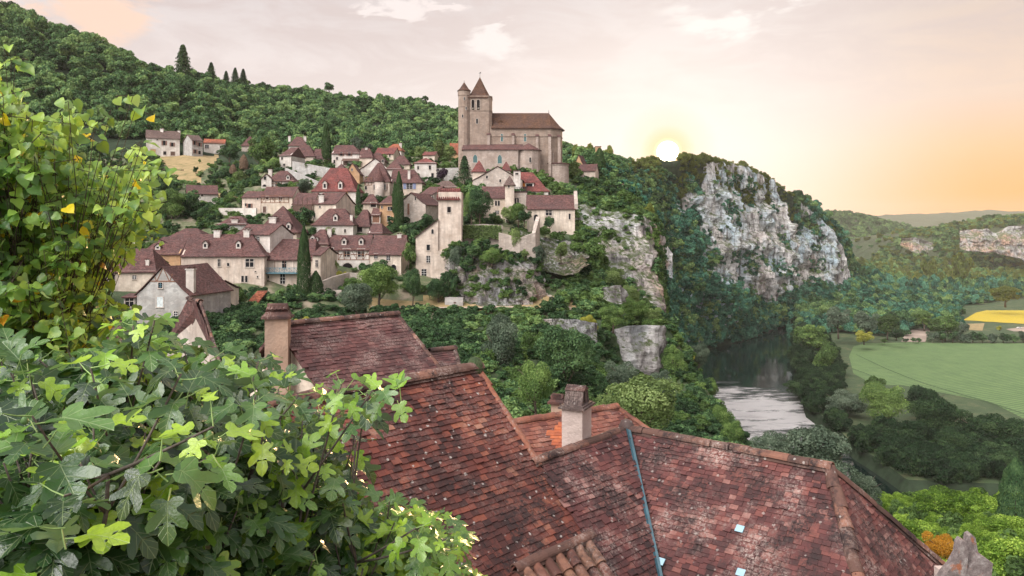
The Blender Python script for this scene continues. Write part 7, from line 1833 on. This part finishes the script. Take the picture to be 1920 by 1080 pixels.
    w_.prism([PB(.06, 0, -.35), PB(.06, 7.4, -.35), PB(.06, 7.4, -8), PB(.06, -3.9, -12), PB(.06, -3.7, -7.8)], rB * .3)
    w_.build('wall', M['cream'], root)
    # ridges, verge, hips, valley
    ridge_run('ridge_tiles', PB(6.5, 0, .03), PB(-.05, 0, .03), 'ridge', root, .13, .40, 1)
    ridge_run('ridge_tiles', PB(.1, sR0, .03), R0 + [0, 0, .03], 'ridge', root, .095, .34, 2)
    ridge_run('ridge_tiles', R0 + [0, 0, .04], R1 + [0, 0, .04], 'ridge', root, .105, .36, 3)
    ridge_run('hip_tiles', R1 + [0, 0, .02], HB + [0, 0, .02], 'ridge', root, .10, .36, 4)
    ridge_run('hip_tiles', R1 + [0, 0, .02], HK + [0, 0, .02], 'ridge', root, .10, .36, 5)
    ridge_run('verge_tiles', PB(-.02, .05, .03), PB(-.02, sR0 + .05, .03), 'ridge_o', root, .055, .34, 6)
    f = MB(); vn = (nFn / np.linalg.norm(nFn)); vn = vn if vn[2] > 0 else -vn; nb = nBn / np.linalg.norm(nBn); nb = nb if nb[2] > 0 else -nb
    up = (vn + nb); up /= np.linalg.norm(up); sd_ = np.cross(vd, up)
    for k in range(8):
        a0 = R0 + vd * (.1 + k * .9) + up * .12; a1 = R0 + vd * (.1 + (k + 1) * .9 + .03) + up * .115
        f.prism([a0 - sd_ * .042 + up * .03, a0 + up * .01, a0 + sd_ * .042 + up * .03, a0 + sd_ * .042 - up * .06, a0 - sd_ * .042 - up * .06], a1 - a0)
    f.build('valley_flashing', M['flashing'], root)
    # mossy boss where the ridges meet
    k = MB(); k.lathe((R0[0], R0[1]), [(.15, R0[2] - .1), (.17, R0[2] + .06), (.11, R0[2] + .18), (.02, R0[2] + .22)], 9); k.build('mortar_boss', M['greytile'], root, True)
    k = MB(); q = PB(0.02, -.02); k.lathe((q[0], q[1]), [(.16, q[2] - .22), (.18, q[2] + .04), (.10, q[2] + .17), (.02, q[2] + .2)], 9); k.build('mossy_boss', M['ground'][0], root, True)
    # tall chimney with leaning tile cap
    Yc = 15.25; cx = (1081.5 - 960) / FPX * Yc; hw = 29 / FPX * Yc; zt = zof(762, Yc)
    ang = math.radians(-24); U = np.array([math.cos(ang), math.sin(ang), 0]); V = np.array([-math.sin(ang), math.cos(ang), 0]); c = np.array([cx, Yc, 0])
    wu, wv = .40, .56
    zb = 93.5; b = MB(); b.box(c - U * wu / 2 * 1.05 - V * wv / 2 + [0, 0, zb], U * wu * 1.05, V * wv, (0, 0, zt - zb))
    ch = b.build('chimney', M['chimw'], root)
    b = MB(); b.box(c - U * (wu / 2 + .07) - V * (wv / 2 + .07) + [0, 0, zt], U * (wu + .14), V * (wv + .14), (0, 0, .04)); b.box(c - U * (wu / 2 + .03) - V * (wv / 2 + .03) + [0, 0, zt + .04], U * (wu + .06), V * (wv + .06), (0, 0, .03))
    under(b, 'chimney_slab', M['greytile'], ch)
    b = MB(); h = zof(727, Yc) - zt - .1
    ctr = c + [0, 0, zt + .07]
    nn = 4
    for side in (-1, 1):            # leaning tiles on the two long faces
        for i in range(nn):
            x0 = -wu * .47 + wu * .94 * i / nn; q = ctr + U * x0 + V * side * wv * .40
            top = -V * side * wv * .17
            b.box(q, U * (wu * .94 / nn - .006), V * side * -.022, top + np.array([0, 0, h]))
    for side in (-1, 1):
        q = ctr + U * side * wu * .40 - V * wv * .42; b.add([q, q + V * wv * .3, q + V * wv * .36 + [0, 0, h], q + V * wv * .22 + [0, 0, h], q - U * side * .02, q + V * wv * .3 - U * side * .02, q + V * wv * .36 + [0, 0, h] - U * side * .02, q + V * wv * .22 + [0, 0, h] - U * side * .02], [(0, 1, 2, 3), (7, 6, 5, 4), (0, 4, 5, 1), (1, 5, 6, 2), (2, 6, 7, 3), (3, 7, 4, 0)])
        q = ctr + U * side * wu * .40 + V * wv * .42; b.add([q, q - V * wv * .3, q - V * wv * .36 + [0, 0, h], q - V * wv * .22 + [0, 0, h], q - U * side * .02, q - V * wv * .3 - U * side * .02, q - V * wv * .36 + [0, 0, h] - U * side * .02, q - V * wv * .22 + [0, 0, h] - U * side * .02], [(0, 3, 2, 1), (4, 5, 6, 7), (0, 1, 5, 4), (1, 2, 6, 5), (2, 3, 7, 6), (3, 0, 4, 7)])
    under(b, 'chimney_cap', M['greytile'], ch)
    b = MB(); q = ctr + [0, 0, h]; b.prism([q - U * wu * .5 - V * wv * .27, q - U * wu * .5 + V * wv * .27, q - U * wu * .5 + [0, 0, .09]], U * wu * 1.0); under(b, 'cap_tile', M['tileC'] if False else M['cap'], ch)
    # small chimney topped with canal tiles at the bottom edge
    Yk = 11.0; A = [W(965, 1064, Yk + .3), W(1112, 1002, Yk + 1.1), W(1146, 1040, Yk + .9), W(1050, 1126, Yk - .7)]
    TL, TR = W(975, 1070, 11.2), W(1108, 1010, 12.2); dwn = np.array([.34, -.62, -.40]); BL, BR = TL + dwn * 1.25, TR + dwn * 1.05
    rt = round_tile_rows('canal_tile_roof', [TL, TR, BR, BL], 'cap', root, .085, .36, 3)
    ridge_run('ridge_tiles', TL + (TL - TR) * .05 + [0, .02, .06], TR + [0, .02, .06], 'ridge', root, .09, .40, 8)
    b = MB(); bl = [TL, TR, BR, BL]; b.prism([np.array(q_) - [0, 0, .06] for q_ in bl], (0, 0, -.05)); b.prism([TL + dwn * .15 - [0, 0, .12], TR + dwn * .1 - [0, 0, .12], TR + dwn * .9 - [0, 0, .12], TL + dwn * 1.05 - [0, 0, .12]], (0, 0, -3.0)); b.build('dormer', M['chim'], root)
near_house()

def simple_roof_house(label, ridgeL, ridgeR, footL, footR, tm, seed, tw=.21, ex=.14, ridge_m='ridge', verge=True, wall_m='cream', extra=None, zb=82.0):
    """one visible slope given by four 3D corners; the far slope, walls and gables complete the house"""
    root = thing('house', label, 'house', (float((footL[0] + footR[0]) / 2), float((ridgeL[1] + ridgeR[1]) / 2), zb))
    poly = [ridgeL, ridgeR, footR, footL]
    tiles('roof_slope', poly, tm, root, tw=tw, ex=ex, seed=seed, tl=ex * 1.9, wav=.07)
    b = MB(); bed(b, poly, .12)
    dl = footL - ridgeL; dr = footR - ridgeR; ml = ridgeL + dl * [-1, -1, 1]; mr = ridgeR + dr * [-1, -1, 1]
    bed(b, [ridgeL, ridgeR, mr, ml], .12, 0, .02); b.build('roof_deck', R['red'], root)
    w_ = MB(); e = .12
    def at(P, z): return np.array([P[0], P[1], z])
    zt = min(footL[2], footR[2]) - .25
    cc = (ridgeL + ridgeR) / 2
    sh = lambda P: at(cc + (P - cc) * .94, zb)
    w_.prism([sh(footL), sh(footR), sh(mr), sh(ml)], (0, 0, zt - zb))
    for A_, B_, C_2 in ((footR, mr, ridgeR), (footL, ml, ridgeL)):
        a, b2, c = [cc + (P - cc) * .94 for P in (A_, B_, C_2)]
        w_.prism([at(a, zt - .02), at(b2, zt - .02), at(c, C_2[2] - .3)], (cc - c) * [.05, .05, 0])
    w_.build('wall', M[wall_m], root)
    ridge_run('ridge_tiles', ridgeL + [0, 0, .04], ridgeR + [0, 0, .04], ridge_m, root, .13, .42, seed + 20)
    if verge: ridge_run('verge_tiles', ridgeR + [0, 0, .03], footR + [0, 0, .03], 'ridge', root, .07, .4, seed + 30)
    if extra: extra(root)
    return root
def lean_cap_chimney(root, c, wu, wv, zb, zt, ztop, ang, m):
    U = np.array([math.cos(ang), math.sin(ang), 0]); V = np.array([-math.sin(ang), math.cos(ang), 0]); c = np.array([c[0], c[1], 0.])
    b = MB(); b.box(c - U * wu / 2 - V * wv / 2 + [0, 0, zb], U * wu, V * wv, (0, 0, zt - zb)); ch = b.build('chimney', m, root)
    b = MB(); b.box(c - U * (wu / 2 + .09) - V * (wv / 2 + .09) + [0, 0, zt], U * (wu + .18), V * (wv + .18), (0, 0, .07)); b.prism([c - U * (wu / 2 + .08) - V * (wv / 2 + .08) + [0, 0, zt + .07], c + U * (wu / 2 + .08) - V * (wv / 2 + .08) + [0, 0, zt + .07], c + U * (wu / 2 - .05) - V * (wv / 2 - .16) + [0, 0, zt + .24], c - U * (wu / 2 - .05) - V * (wv / 2 - .16) + [0, 0, zt + .24]], V * (wv - .1)); under(b, 'chimney_slab', M['cap'], ch)
    b = MB(); h = ztop - zt - .3; ctr = c + [0, 0, zt + .22]
    for i in range(5):
        x0 = -wu * .36 + wu * .72 * i / 4
        for s in (-1, 1):
            q = ctr + U * x0 + V * s * wv * .34; b.tube([q, q - V * s * wv * .24 + np.array([0, 0, h])], [.085, .065], 8)
    o1 = under(b, 'chimney_cap', M['cap'], ch)
    b = MB()
    for i in range(4):
        x0 = -wu * .42 + wu * .84 * i / 4; q = ctr + U * x0 + [0, 0, h - .01]; b.tube([q, q + U * wu * .23 + [0, 0, .02]], [.12, .10], 9)
    under(b, 'cap_tile', M['cap'], ch)
    return ch
# roof A behind the fig, with its broad chimney
A_RL, A_RR = W(520, 611, 23.2), W(745, 590, 26.2)
A_RL[2] = A_RR[2] = (A_RL[2] + A_RR[2]) / 2
nA = np.array([-(A_RR - A_RL)[1], (A_RR - A_RL)[0], 0]); nA /= -np.linalg.norm(nA)
A_FR = A_RR + nA * 3.6 + [0, 0, -3.1]; A_FL = A_RL + nA * 3.6 + [0, 0, -3.1]
def exA(root):
    Y = 22.6; lean_cap_chimney(root, W(521, 600, Y), 42 / FPX * Y, .50, 93.5, zof(596, Y), zof(570, Y), .12, M['chim'])
# slope foot turned to follow the verge seen in the photo
A_FR = A_RR + (W(842, 712, 24.6) - A_RR) * 1.55; A_FL = A_RL + (A_FR - A_RR)
simple_roof_house('near house with dull plum tile roof and broad ochre chimney behind the fig tree', A_RL, A_RR, A_FL, A_FR, 'tileA', 41, extra=exA)
# annex roof just right of it
a0, a1 = W(806, 660, 27.5), W(852, 654, 28.2); a1[2] = a0[2]; dd = W(862, 690, 26.8) - a1
simple_roof_house('small annex with plum roof stepping down right of the dull plum tile roof', a0, a1, a0 + dd * 1.6, a1 + dd * 1.6, 'tileA', 43)
# roof C with orange tiles behind the pale chimney
c0, c1 = W(962, 790, 21.3), W(1155, 768, 23.2); c0[2] = c1[2] = (c0[2] + c1[2]) / 2 + .0
dC = np.array([-(c1 - c0)[1], (c1 - c0)[0], 0]); dC /= -np.linalg.norm(dC)
def exC(root):
    # bright replaced patch and hip on the right
    q0, q1, q2, q3 = [W(*t) for t in ((1058, 792, 20.6), (1030, 815, 20.2), (1050, 850, 19.4), (1100, 850, 19.4))]
    for q in (q0, q1, q2, q3): q[2] += .0
    tiles('new_tile_patch', [q0, q1, q2, q3], 'tileO', root, tw=.2, ex=.13, tl=.25, seed=8)
    ridge_run('hip_tiles', c1 + [0, 0, .04], c1 + np.array([2.4, -1.2, -1.5]), 'ridge_o', root, .08, .34, 9)
    tiles('roof_slope', [c1, c1 + np.array([2.4, -1.2, -1.5]), c1 + np.array([1.2, -2.6, -2.0]) , c1 + dC * 1.2 + [0, 0, -.7]], 'tileC', root, tw=.2, ex=.13, tl=.25, seed=12)
    Y = 23.5; c = W(1052, 745, Y); lean_cap_chimney(root, (c[0] - .1, Y + .1), .34, .3, 94, zof(757, Y), zof(742, Y), -.3, M['chim'])
simple_roof_house('house with orange red tile roof and small chimney behind the pale chimney', c0, c1, c0 + dC * 3.4 + [0, 0, -2.2], c1 + dC * 3.4 + [0, 0, -2.2], 'tileC', 47, extra=exC, ridge_m='ridge_o', verge=False)
# low roof ridge half hidden by the fig on the left
l0, l1 = W(352, 548, 44), W(376, 566, 42); l0[2] = l1[2] = zof(566, 42)
f0 = l0 + [2.8, -3.0, -3.3]; f1 = l1 + np.array([2.6, -3.6, -3.2])
simple_roof_house('roof with lichen spotted verge rising out of the fig leaves on the left', l0, l1, f0, f1, 'tileA', 53, tw=.24, ex=.2, wall_m='stone')
# small roof seen through the leaves on the far left
s0, s1 = W(188, 612, 40), W(232, 614, 40.5); s1[2] = s0[2]
simple_roof_house('small ribbed tile roof glimpsed between heart leaves and fig leaves on the left', s0, s1, s0 + [-.2, -1.6, -1.2], s1 + [.3, -1.6, -1.2], 'tileA', 59, tw=.22, ex=.3, verge=False)
# grey stone chimney cap at the lower right corner
def stone_cap():
    Y = 9.6; c = W(1815, 1075, Y); root = thing('chimney', 'grey lichen covered stone chimney cap of leaning slabs at the lower right corner', 'chimney', (c[0], c[1], 90))
    def slab(P, ext, nm, m):
        b = MB(); n = 5; P = [np.array(q, float) for q in P]
        b.prism(P, ext); o = b.build(nm, M[m], root); return o
    def q(px, py, dy=0): return W(px, py, Y + dy)
    slab([q(1764, 1092), q(1800, 1098), q(1812, 1078), q(1816, 1040), q(1813, 1018), q(1806, 1014), q(1800, 1022), q(1797, 1042), q(1786, 1062), q(1772, 1078)], (.02, .16, .0), 'leaning_slab', 'greystone')
    slab([q(1806, 1060, .12), q(1813, 1024, .12), q(1817, 1006, .12), q(1823, 1003, .12), q(1829, 1008, .12), q(1833, 1030, .12), q(1838, 1048, .12), q(1834, 1056, .12), q(1826, 1040, .12), q(1818, 1062, .12)], (.02, .14, 0), 'leaning_slab', 'greystone')
    slab([q(1802, 1090, .02), q(1808, 1074, .02), q(1836, 1046, .02), q(1842, 1044, .02), q(1862, 1056, .02), q(1858, 1092, .02)], (-.02, .25, .02), 'lying_slab', 'greystone')
    b = MB(); b.box(W(1786, 1088, Y) - [0, 0, 3], (.46, 0, 0), (0, .42, 0), (0, 0, 3.0)); b.build('chimney_body', M['chimw'], root)
m_, t_, b_ = mat('lichened_grey_stone'); p_ = geo(t_)
col_ = t_.ramp(t_.noise(9, 8, .8, p_), [(.3, (.09, .07, .065)), (.5, (.22, .18, .17)), (.68, (.40, .37, .35))])
col_ = t_.mix(t_.ramp(t_.noise(6, 4, .6, t_.mapping(p_, (1, 1, 1), (9, 4, 2))), [(.60, 0.0), (.68, .8)]), col_, (.34, .10, .03))
t_.l.new(col_, b_.inputs['Base Color']); b_.inputs['Roughness'].default_value = .95; t_.l.new(t_.bump(t_.noise(30, 6, .8, p_), .9, .03), b_.inputs['Normal']); M['greystone'] = m_
stone_cap()

# ------------------------------------------------------------------ fig tree
FIG_R = np.array([(0, 0), (.13, -.10), (.29, -.08), (.41, .04), (.38, .16), (.23, .26), (.24, .34), (.40, .49), (.51, .67), (.46, .79), (.32, .73), (.15, .57), (.18, .70), (.22, .86), (.13, 1.0), (0, 1.08)])
FIG_M = np.array([0, .04, .09, .15, .21, .28, .33, .40, .46, .51, .55, .59, .68, .80, .92, 1.04])
def leaf_template(kind, r):
    if kind == 'fig':
        R_ = FIG_R.copy(); R_[1:-1, 0] *= r.uniform(.88, 1.12); My = FIG_M
        # inner row half way to the rim gives the blade its curl
        rim = R_; mid = np.stack([R_[:, 0] * .5, (R_[:, 1] + My) / 2], -1); sp = np.stack([0 * My, My], -1)
    else:
        a = np.array([(0, 0), (.16, -.07), (.34, -.04), (.46, .10), (.50, .27), (.44, .47), (.30, .68), (.15, .86), (.05, .97), (0, 1.06)]); My = np.linspace(0, 1.06, 10)
        rim = a; mid = np.stack([a[:, 0] * .5, (a[:, 1] + My) / 2], -1); sp = np.stack([0 * My, My], -1)
    n = len(My)
    P2 = np.concatenate([sp, mid, rim, mid * [-1, 1], rim * [-1, 1]]); F = []
    for i in range(n - 1):
        F += [(i, n + i, n + i + 1, i + 1), (n + i, 2 * n + i, 2 * n + i + 1, n + i + 1), (i, i + 1, 3 * n + i + 1, 3 * n + i), (3 * n + i, 3 * n + i + 1, 4 * n + i + 1, 4 * n + i)]
    return P2, np.array(F)
def leaf_cloud(kind, bases, dirs, ups, sizes, rnd, r):
    """leaves from base points along dirs with upper face towards ups"""
    VV = []; FF = []; UV = []; RN = []; o = 0; T_ = [leaf_template(kind, r) for _ in range(5)]
    for bp, d, up, s, q in zip(bases, dirs, ups, sizes, rnd):
        P2, F = T_[r.integers(5)]
        d = d / np.linalg.norm(d); side = np.cross(d, up); side /= np.linalg.norm(side) + 1e-9; nrm = np.cross(side, d)
        x, y = P2[:, 0], P2[:, 1]
        fold = r.uniform(-.05, .6); droop = r.uniform(.0, .9); tw = r.normal(0, .25); wv = r.uniform(.02, .05)
        z = np.abs(x) * fold - droop * y * y * .5 + wv * np.sin(y * 9 + r.uniform(0, 6)) * np.abs(x) * 3 + tw * x * y
        VV.append(bp + s * (x[:, None] * side + y[:, None] * d + z[:, None] * nrm)); FF.append(F + o); UV.append(P2); RN.append(np.full(len(P2), q)); o += len(P2)
    return np.concatenate(VV), np.concatenate(FF), np.concatenate(UV), np.concatenate(RN)
def bezier(p0, p1, r, sag=.1, n=6, jit=.03):
    m_ = (p0 + p1) / 2 + [r.normal(0, jit), r.normal(0, jit), sag]
    t = np.linspace(0, 1, n)[:, None]; return (1 - t) ** 2 * p0 + 2 * t * (1 - t) * m_ + t * t * p1
def skeleton(b, base, tips, r, k, rad):
    """boughs from the trunk base towards groups of tips, twigs to each tip"""
    tips = np.array(tips); cen = tips[r.choice(len(tips), k, replace=False)]
    for _ in range(4):
        w_ = np.argmin(((tips[:, None] - cen[None]) ** 2).sum(-1), 1); cen = np.array([tips[w_ == i].mean(0) if (w_ == i).any() else cen[i] for i in range(k)])
    twigs_ = []
    for i in range(k):
        c = cen[i] + (base - cen[i]) * .18; pth = bezier(base, c, r, -.25, 9, .18); b.tube(pth, list(np.linspace(rad, rad * .28, 9)), 7)
        mine = tips[w_ == i]
        if not len(mine): continue
        k2 = max(1, len(mine) // 7); c2 = mine[r.choice(len(mine), k2, replace=False)]
        for _ in range(3):
            w2 = np.argmin(((mine[:, None] - c2[None]) ** 2).sum(-1), 1); c2 = np.array([mine[w2 == q].mean(0) if (w2 == q).any() else c2[q] for q in range(k2)])
        for q in range(k2):
            if not (w2 == q).any(): continue
            j = int(r.integers(3, 9)); e = c2[q] + (pth[j] - c2[q]) * .15; sb = bezier(pth[j], e, r, -.04, 6, .05); b.tube(sb, list(np.linspace(rad * .26, rad * .15, 6)), 5)
            for tp in mine[w2 == q]: b.tube(bezier(sb[int(r.integers(3, 6))], tp, r, -.02, 5, .02), list(np.linspace(rad * .15, rad * .09, 5)), 4)
def tips_in(poly, n, depth, thick, r, pad=0, power=1.0):
    P = np.array(poly); lo, hi = P.min(0), P.max(0); out = []
    while len(out) < n:
        px, py = r.uniform(lo[0], hi[0]), r.uniform(lo[1], hi[1])
        if inpoly(np.array([px]), np.array([py]), poly)[0]:
            Y = depth(px, py) + thick * r.random() ** power; out.append(W(px, py, Y))
    return np.array(out)
def fig_tree():
    r = np.random.default_rng(42)
    root = thing('fig_tree', 'big fig tree with broad lobed leaves filling the lower left foreground', 'fig tree', (-1.6, 4.6, 92.5))
    poly = [(-330, 690), (-60, 665), (40, 655), (130, 640), (235, 598), (330, 590), (400, 620), (450, 662), (520, 668), (600, 698), (690, 706), (706, 745), (640, 770), (600, 800), (668, 850), (676, 880), (640, 915), (720, 935), (800, 955), (866, 985), (885, 1080), (890, 1230), (-330, 1260)]
    dep = lambda px, py: 2.9 + .0030 * max(0, px - 120) + .0038 * max(0, 860 - py)
    tips = np.concatenate([tips_in(poly, 640, dep, 1.7, r, power=1.3), tips_in([(60, 840), (640, 840), (700, 920), (860, 1000), (890, 1120), (60, 1120)], 150, dep, .7, r)])
    # a few measured rosettes that stand out in the photo
    extra = [W(290, 600, 3.9), W(250, 610, 4.0), W(640, 720, 4.3), (W(560, 740, 4.2)), W(170, 690, 3.4), W(300, 865, 2.45), W(60, 780, 2.6), W(400, 800, 2.9), W(840, 1010, 4.3), W(780, 990, 4.2), W(480, 740, 3.7), W(700, 730, 4.4), W(120, 930, 2.5), W(340, 700, 3.2)]
    tips = np.concatenate([tips, np.array(extra)])
    B, D, U_, S, Q = [], [], [], [], []; pet = MB(); figs = []
    for tp in tips:
        ax = np.array([r.normal(.10, .28), r.normal(-.42, .22), r.uniform(.45, 1.0)]); ax /= np.linalg.norm(ax)
        s1 = np.cross(ax, [0, 0, 1.0]) if abs(ax[2]) < .95 else np.array([1.0, 0, 0]); s1 /= np.linalg.norm(s1); s2 = np.cross(ax, s1)
        n = r.integers(5, 9); a0 = r.uniform(0, 6.28); px_, py_ = proj(tp); young = (px_ > 700 and py_ > 900) or r.random() < .12
        for k in range(n):
            a = a0 + k * 2.4; rad = s1 * math.cos(a) + s2 * math.sin(a); back = ax * (-.035 * k)
            pl = r.uniform(.05, .11); pd = rad * .9 + ax * r.uniform(.1, .7); pd /= np.linalg.norm(pd)
            e = tp + back + pd * pl; sag = r.uniform(.2, .9)
            d = rad + ax * r.uniform(-.1, .5) - np.array([0, 0, sag]); up = ax * .8 + np.array([0, -.15, .9]) + rad * .2
            size = r.uniform(.095, .185) * (.72 if k < 1 else 1) * (.8 if young else 1)
            B.append(e); D.append(d); U_.append(up); S.append(size); v = r.beta(1.1, 1.7) * .80
            if young: v = .5 + .45 * r.random()
            elif k == 0 and r.random() < .5: v = r.uniform(.7, .95)
            elif r.random() < .07: v = r.uniform(.75, 1.0)
            Q.append(v)
            pet.tube([tp + back, (tp + back + e) / 2 + [0, 0, -.004], e], [.0032, .0026, .0022], 4)
        if r.random() < .35:
            for _ in range(r.integers(1, 3)): figs.append((tp + s1 * r.normal(0, .02) + s2 * r.normal(0, .02) - ax * r.uniform(0, .05), r.uniform(.8, 1.4)))
    V, F, uv, rn = leaf_cloud('fig', B, D, U_, S, Q, r)
    print('fig leaves', len(B), 'verts', len(V))
    mesh_np('foliage', V, F, M['leaf_fig'], root, attrs={'rnd': rn}, uv=uv, smooth=True)
    pet.build('leaf_stalks', plain('green_leaf_stalk', (.20, .30, .09), .6), root)
    rr = .011; fb = MB(); fb.lathe((0, 0), [(rr * .25, -rr), (rr * .85, -rr * .6), (rr, 0), (rr * .75, rr * .7), (rr * .3, rr * 1.3)], 8)
    f0 = fb.build('fig', M['fig_fruit'], None, True); f0.parent = root; figs.sort(key=lambda q: q[0][1])
    for i, (c, k) in enumerate(figs[:90]):
        o = f0 if i == 0 else f0.copy()
        if i: COL.objects.link(o)
        o.location = tuple(c - np.array(root.location)); o.scale = (k, k, k)
    b = MB(); base = np.array([-1.7, 5.0, 92.4]); fork = np.array([-1.5, 4.6, 95.8])
    b.tube(bezier(base, fork, r, 0, 6, .1), [.16, .15, .14, .13, .12, .12], 10)
    skeleton(b, fork, tips, r, 16, .05)
    b.build('branches', M['figbark'], root, True)
fig_tree()
# ------------------------------------------------------------------ heart-leaved tree on the left
def lime_tree():
    r = np.random.default_rng(9)
    root = thing('heart_leaved_tree', 'tree with yellowing heart shaped leaves filling the left edge of the picture', 'tree', (-4.6, 6.6, 92.0))
    poly = [(-420, 120), (-40, 110), (8, 150), (20, 205), (60, 225), (120, 200), (136, 240), (110, 285), (170, 330), (222, 300), (262, 255), (276, 290), (250, 330), (262, 385), (276, 410), (230, 445), (205, 480), (170, 470), (180, 530), (200, 580), (175, 640), (150, 690), (60, 720), (-420, 740)]
    dep = lambda px, py: 4.6 + .0012 * (px + 100)
    tips = tips_in(poly, 2100, dep, 2.4, r)
    sprigs = [W(a, b, 4.9) for a, b in ((8, 92), (20, 108), (28, 122), (250, 178), (254, 205), (208, 205), (176, 250), (62, 215), (128, 190), (268, 262), (276, 295), (200, 560), (228, 580), (150, 610), (262, 388), (212, 395))]
    tips = np.concatenate([tips, sprigs]); B, D, U_, S, Q = [], [], [], [], []; pet = MB()
    for i, tp in enumerate(tips):
        outer = i >= 2100
        ax = np.array([r.normal(.25, .35), r.normal(-.3, .3), r.uniform(-.2, .8)]); ax /= np.linalg.norm(ax); n = r.integers(8, 14) if not outer else 3
        s1 = np.cross(ax, [0.1, 0.1, 1.0]); s1 /= np.linalg.norm(s1)
        for k in range(n):
            q = tp - ax * (.036 * k) + r.normal(0, .012, 3); sd = s1 * (1 if k % 2 else -1)
            e = q + sd * r.uniform(.02, .05) + [0, 0, r.normal(-.01, .01)]
            d = sd * .6 + ax * .5 + np.array([r.normal(0, .3), r.normal(0, .3), -r.uniform(.2, 1.1)]); up = np.array([r.normal(0, .45), -.55 + r.normal(0, .4), .75])
            B.append(e); D.append(d); U_.append(up); S.append(r.uniform(.050, .088)); v = r.beta(1.3, 1.9) * .9
            Q.append(v if r.random() > .035 else r.uniform(.92, 1)); pet.tube([q, e], [.0014, .0010], 3)
        pet.tube([tp - ax * (.036 * n), tp], [.0035, .0015], 4)
    V, F, uv, rn = leaf_cloud('heart', B, D, U_, S, Q, r); print('heart leaves', len(B), len(V))
    mesh_np('foliage', V, F, M['leaf_lime'], root, attrs={'rnd': rn}, uv=uv, smooth=True)
    pet.build('twigs', M['darkbark'], root)
    b = MB(); base = np.array([-4.8, 7.0, 91.5]); fork = np.array([-3.9, 6.4, 97.0]); b.tube(bezier(base, fork, r, 0, 6, .1), [.17, .16, .14, .12, .11, .10], 10)
    skeleton(b, fork, tips, r, 14, .022); b.build('branches', M['darkbark'], root, True)
lime_tree()
# ------------------------------------------------------------------ evening haze in the valley air
hb = MB(); hb.box((-7000, -60, -8), (14000, 0, 0), (0, 6900, 0), (0, 0, 325))
haze = hb.build('haze', [bpy.data.materials.new('haze_air')])
hm = haze.data.materials[0]; hm.use_nodes = True; ht = hm.node_tree; ht.nodes.clear()
ho = ht.nodes.new('ShaderNodeOutputMaterial'); hv = ht.nodes.new('ShaderNodeVolumePrincipled')
hv.inputs['Color'].default_value = (1.0, .92, .84, 1); hv.inputs['Density'].default_value = HAZE_D
hv.inputs['Anisotropy'].default_value = 0.0
ht.links.new(hv.outputs[0], ho.inputs['Volume']); haze['kind'] = 'stuff'
haze['label'] = 'pale evening haze lying in the valley air'
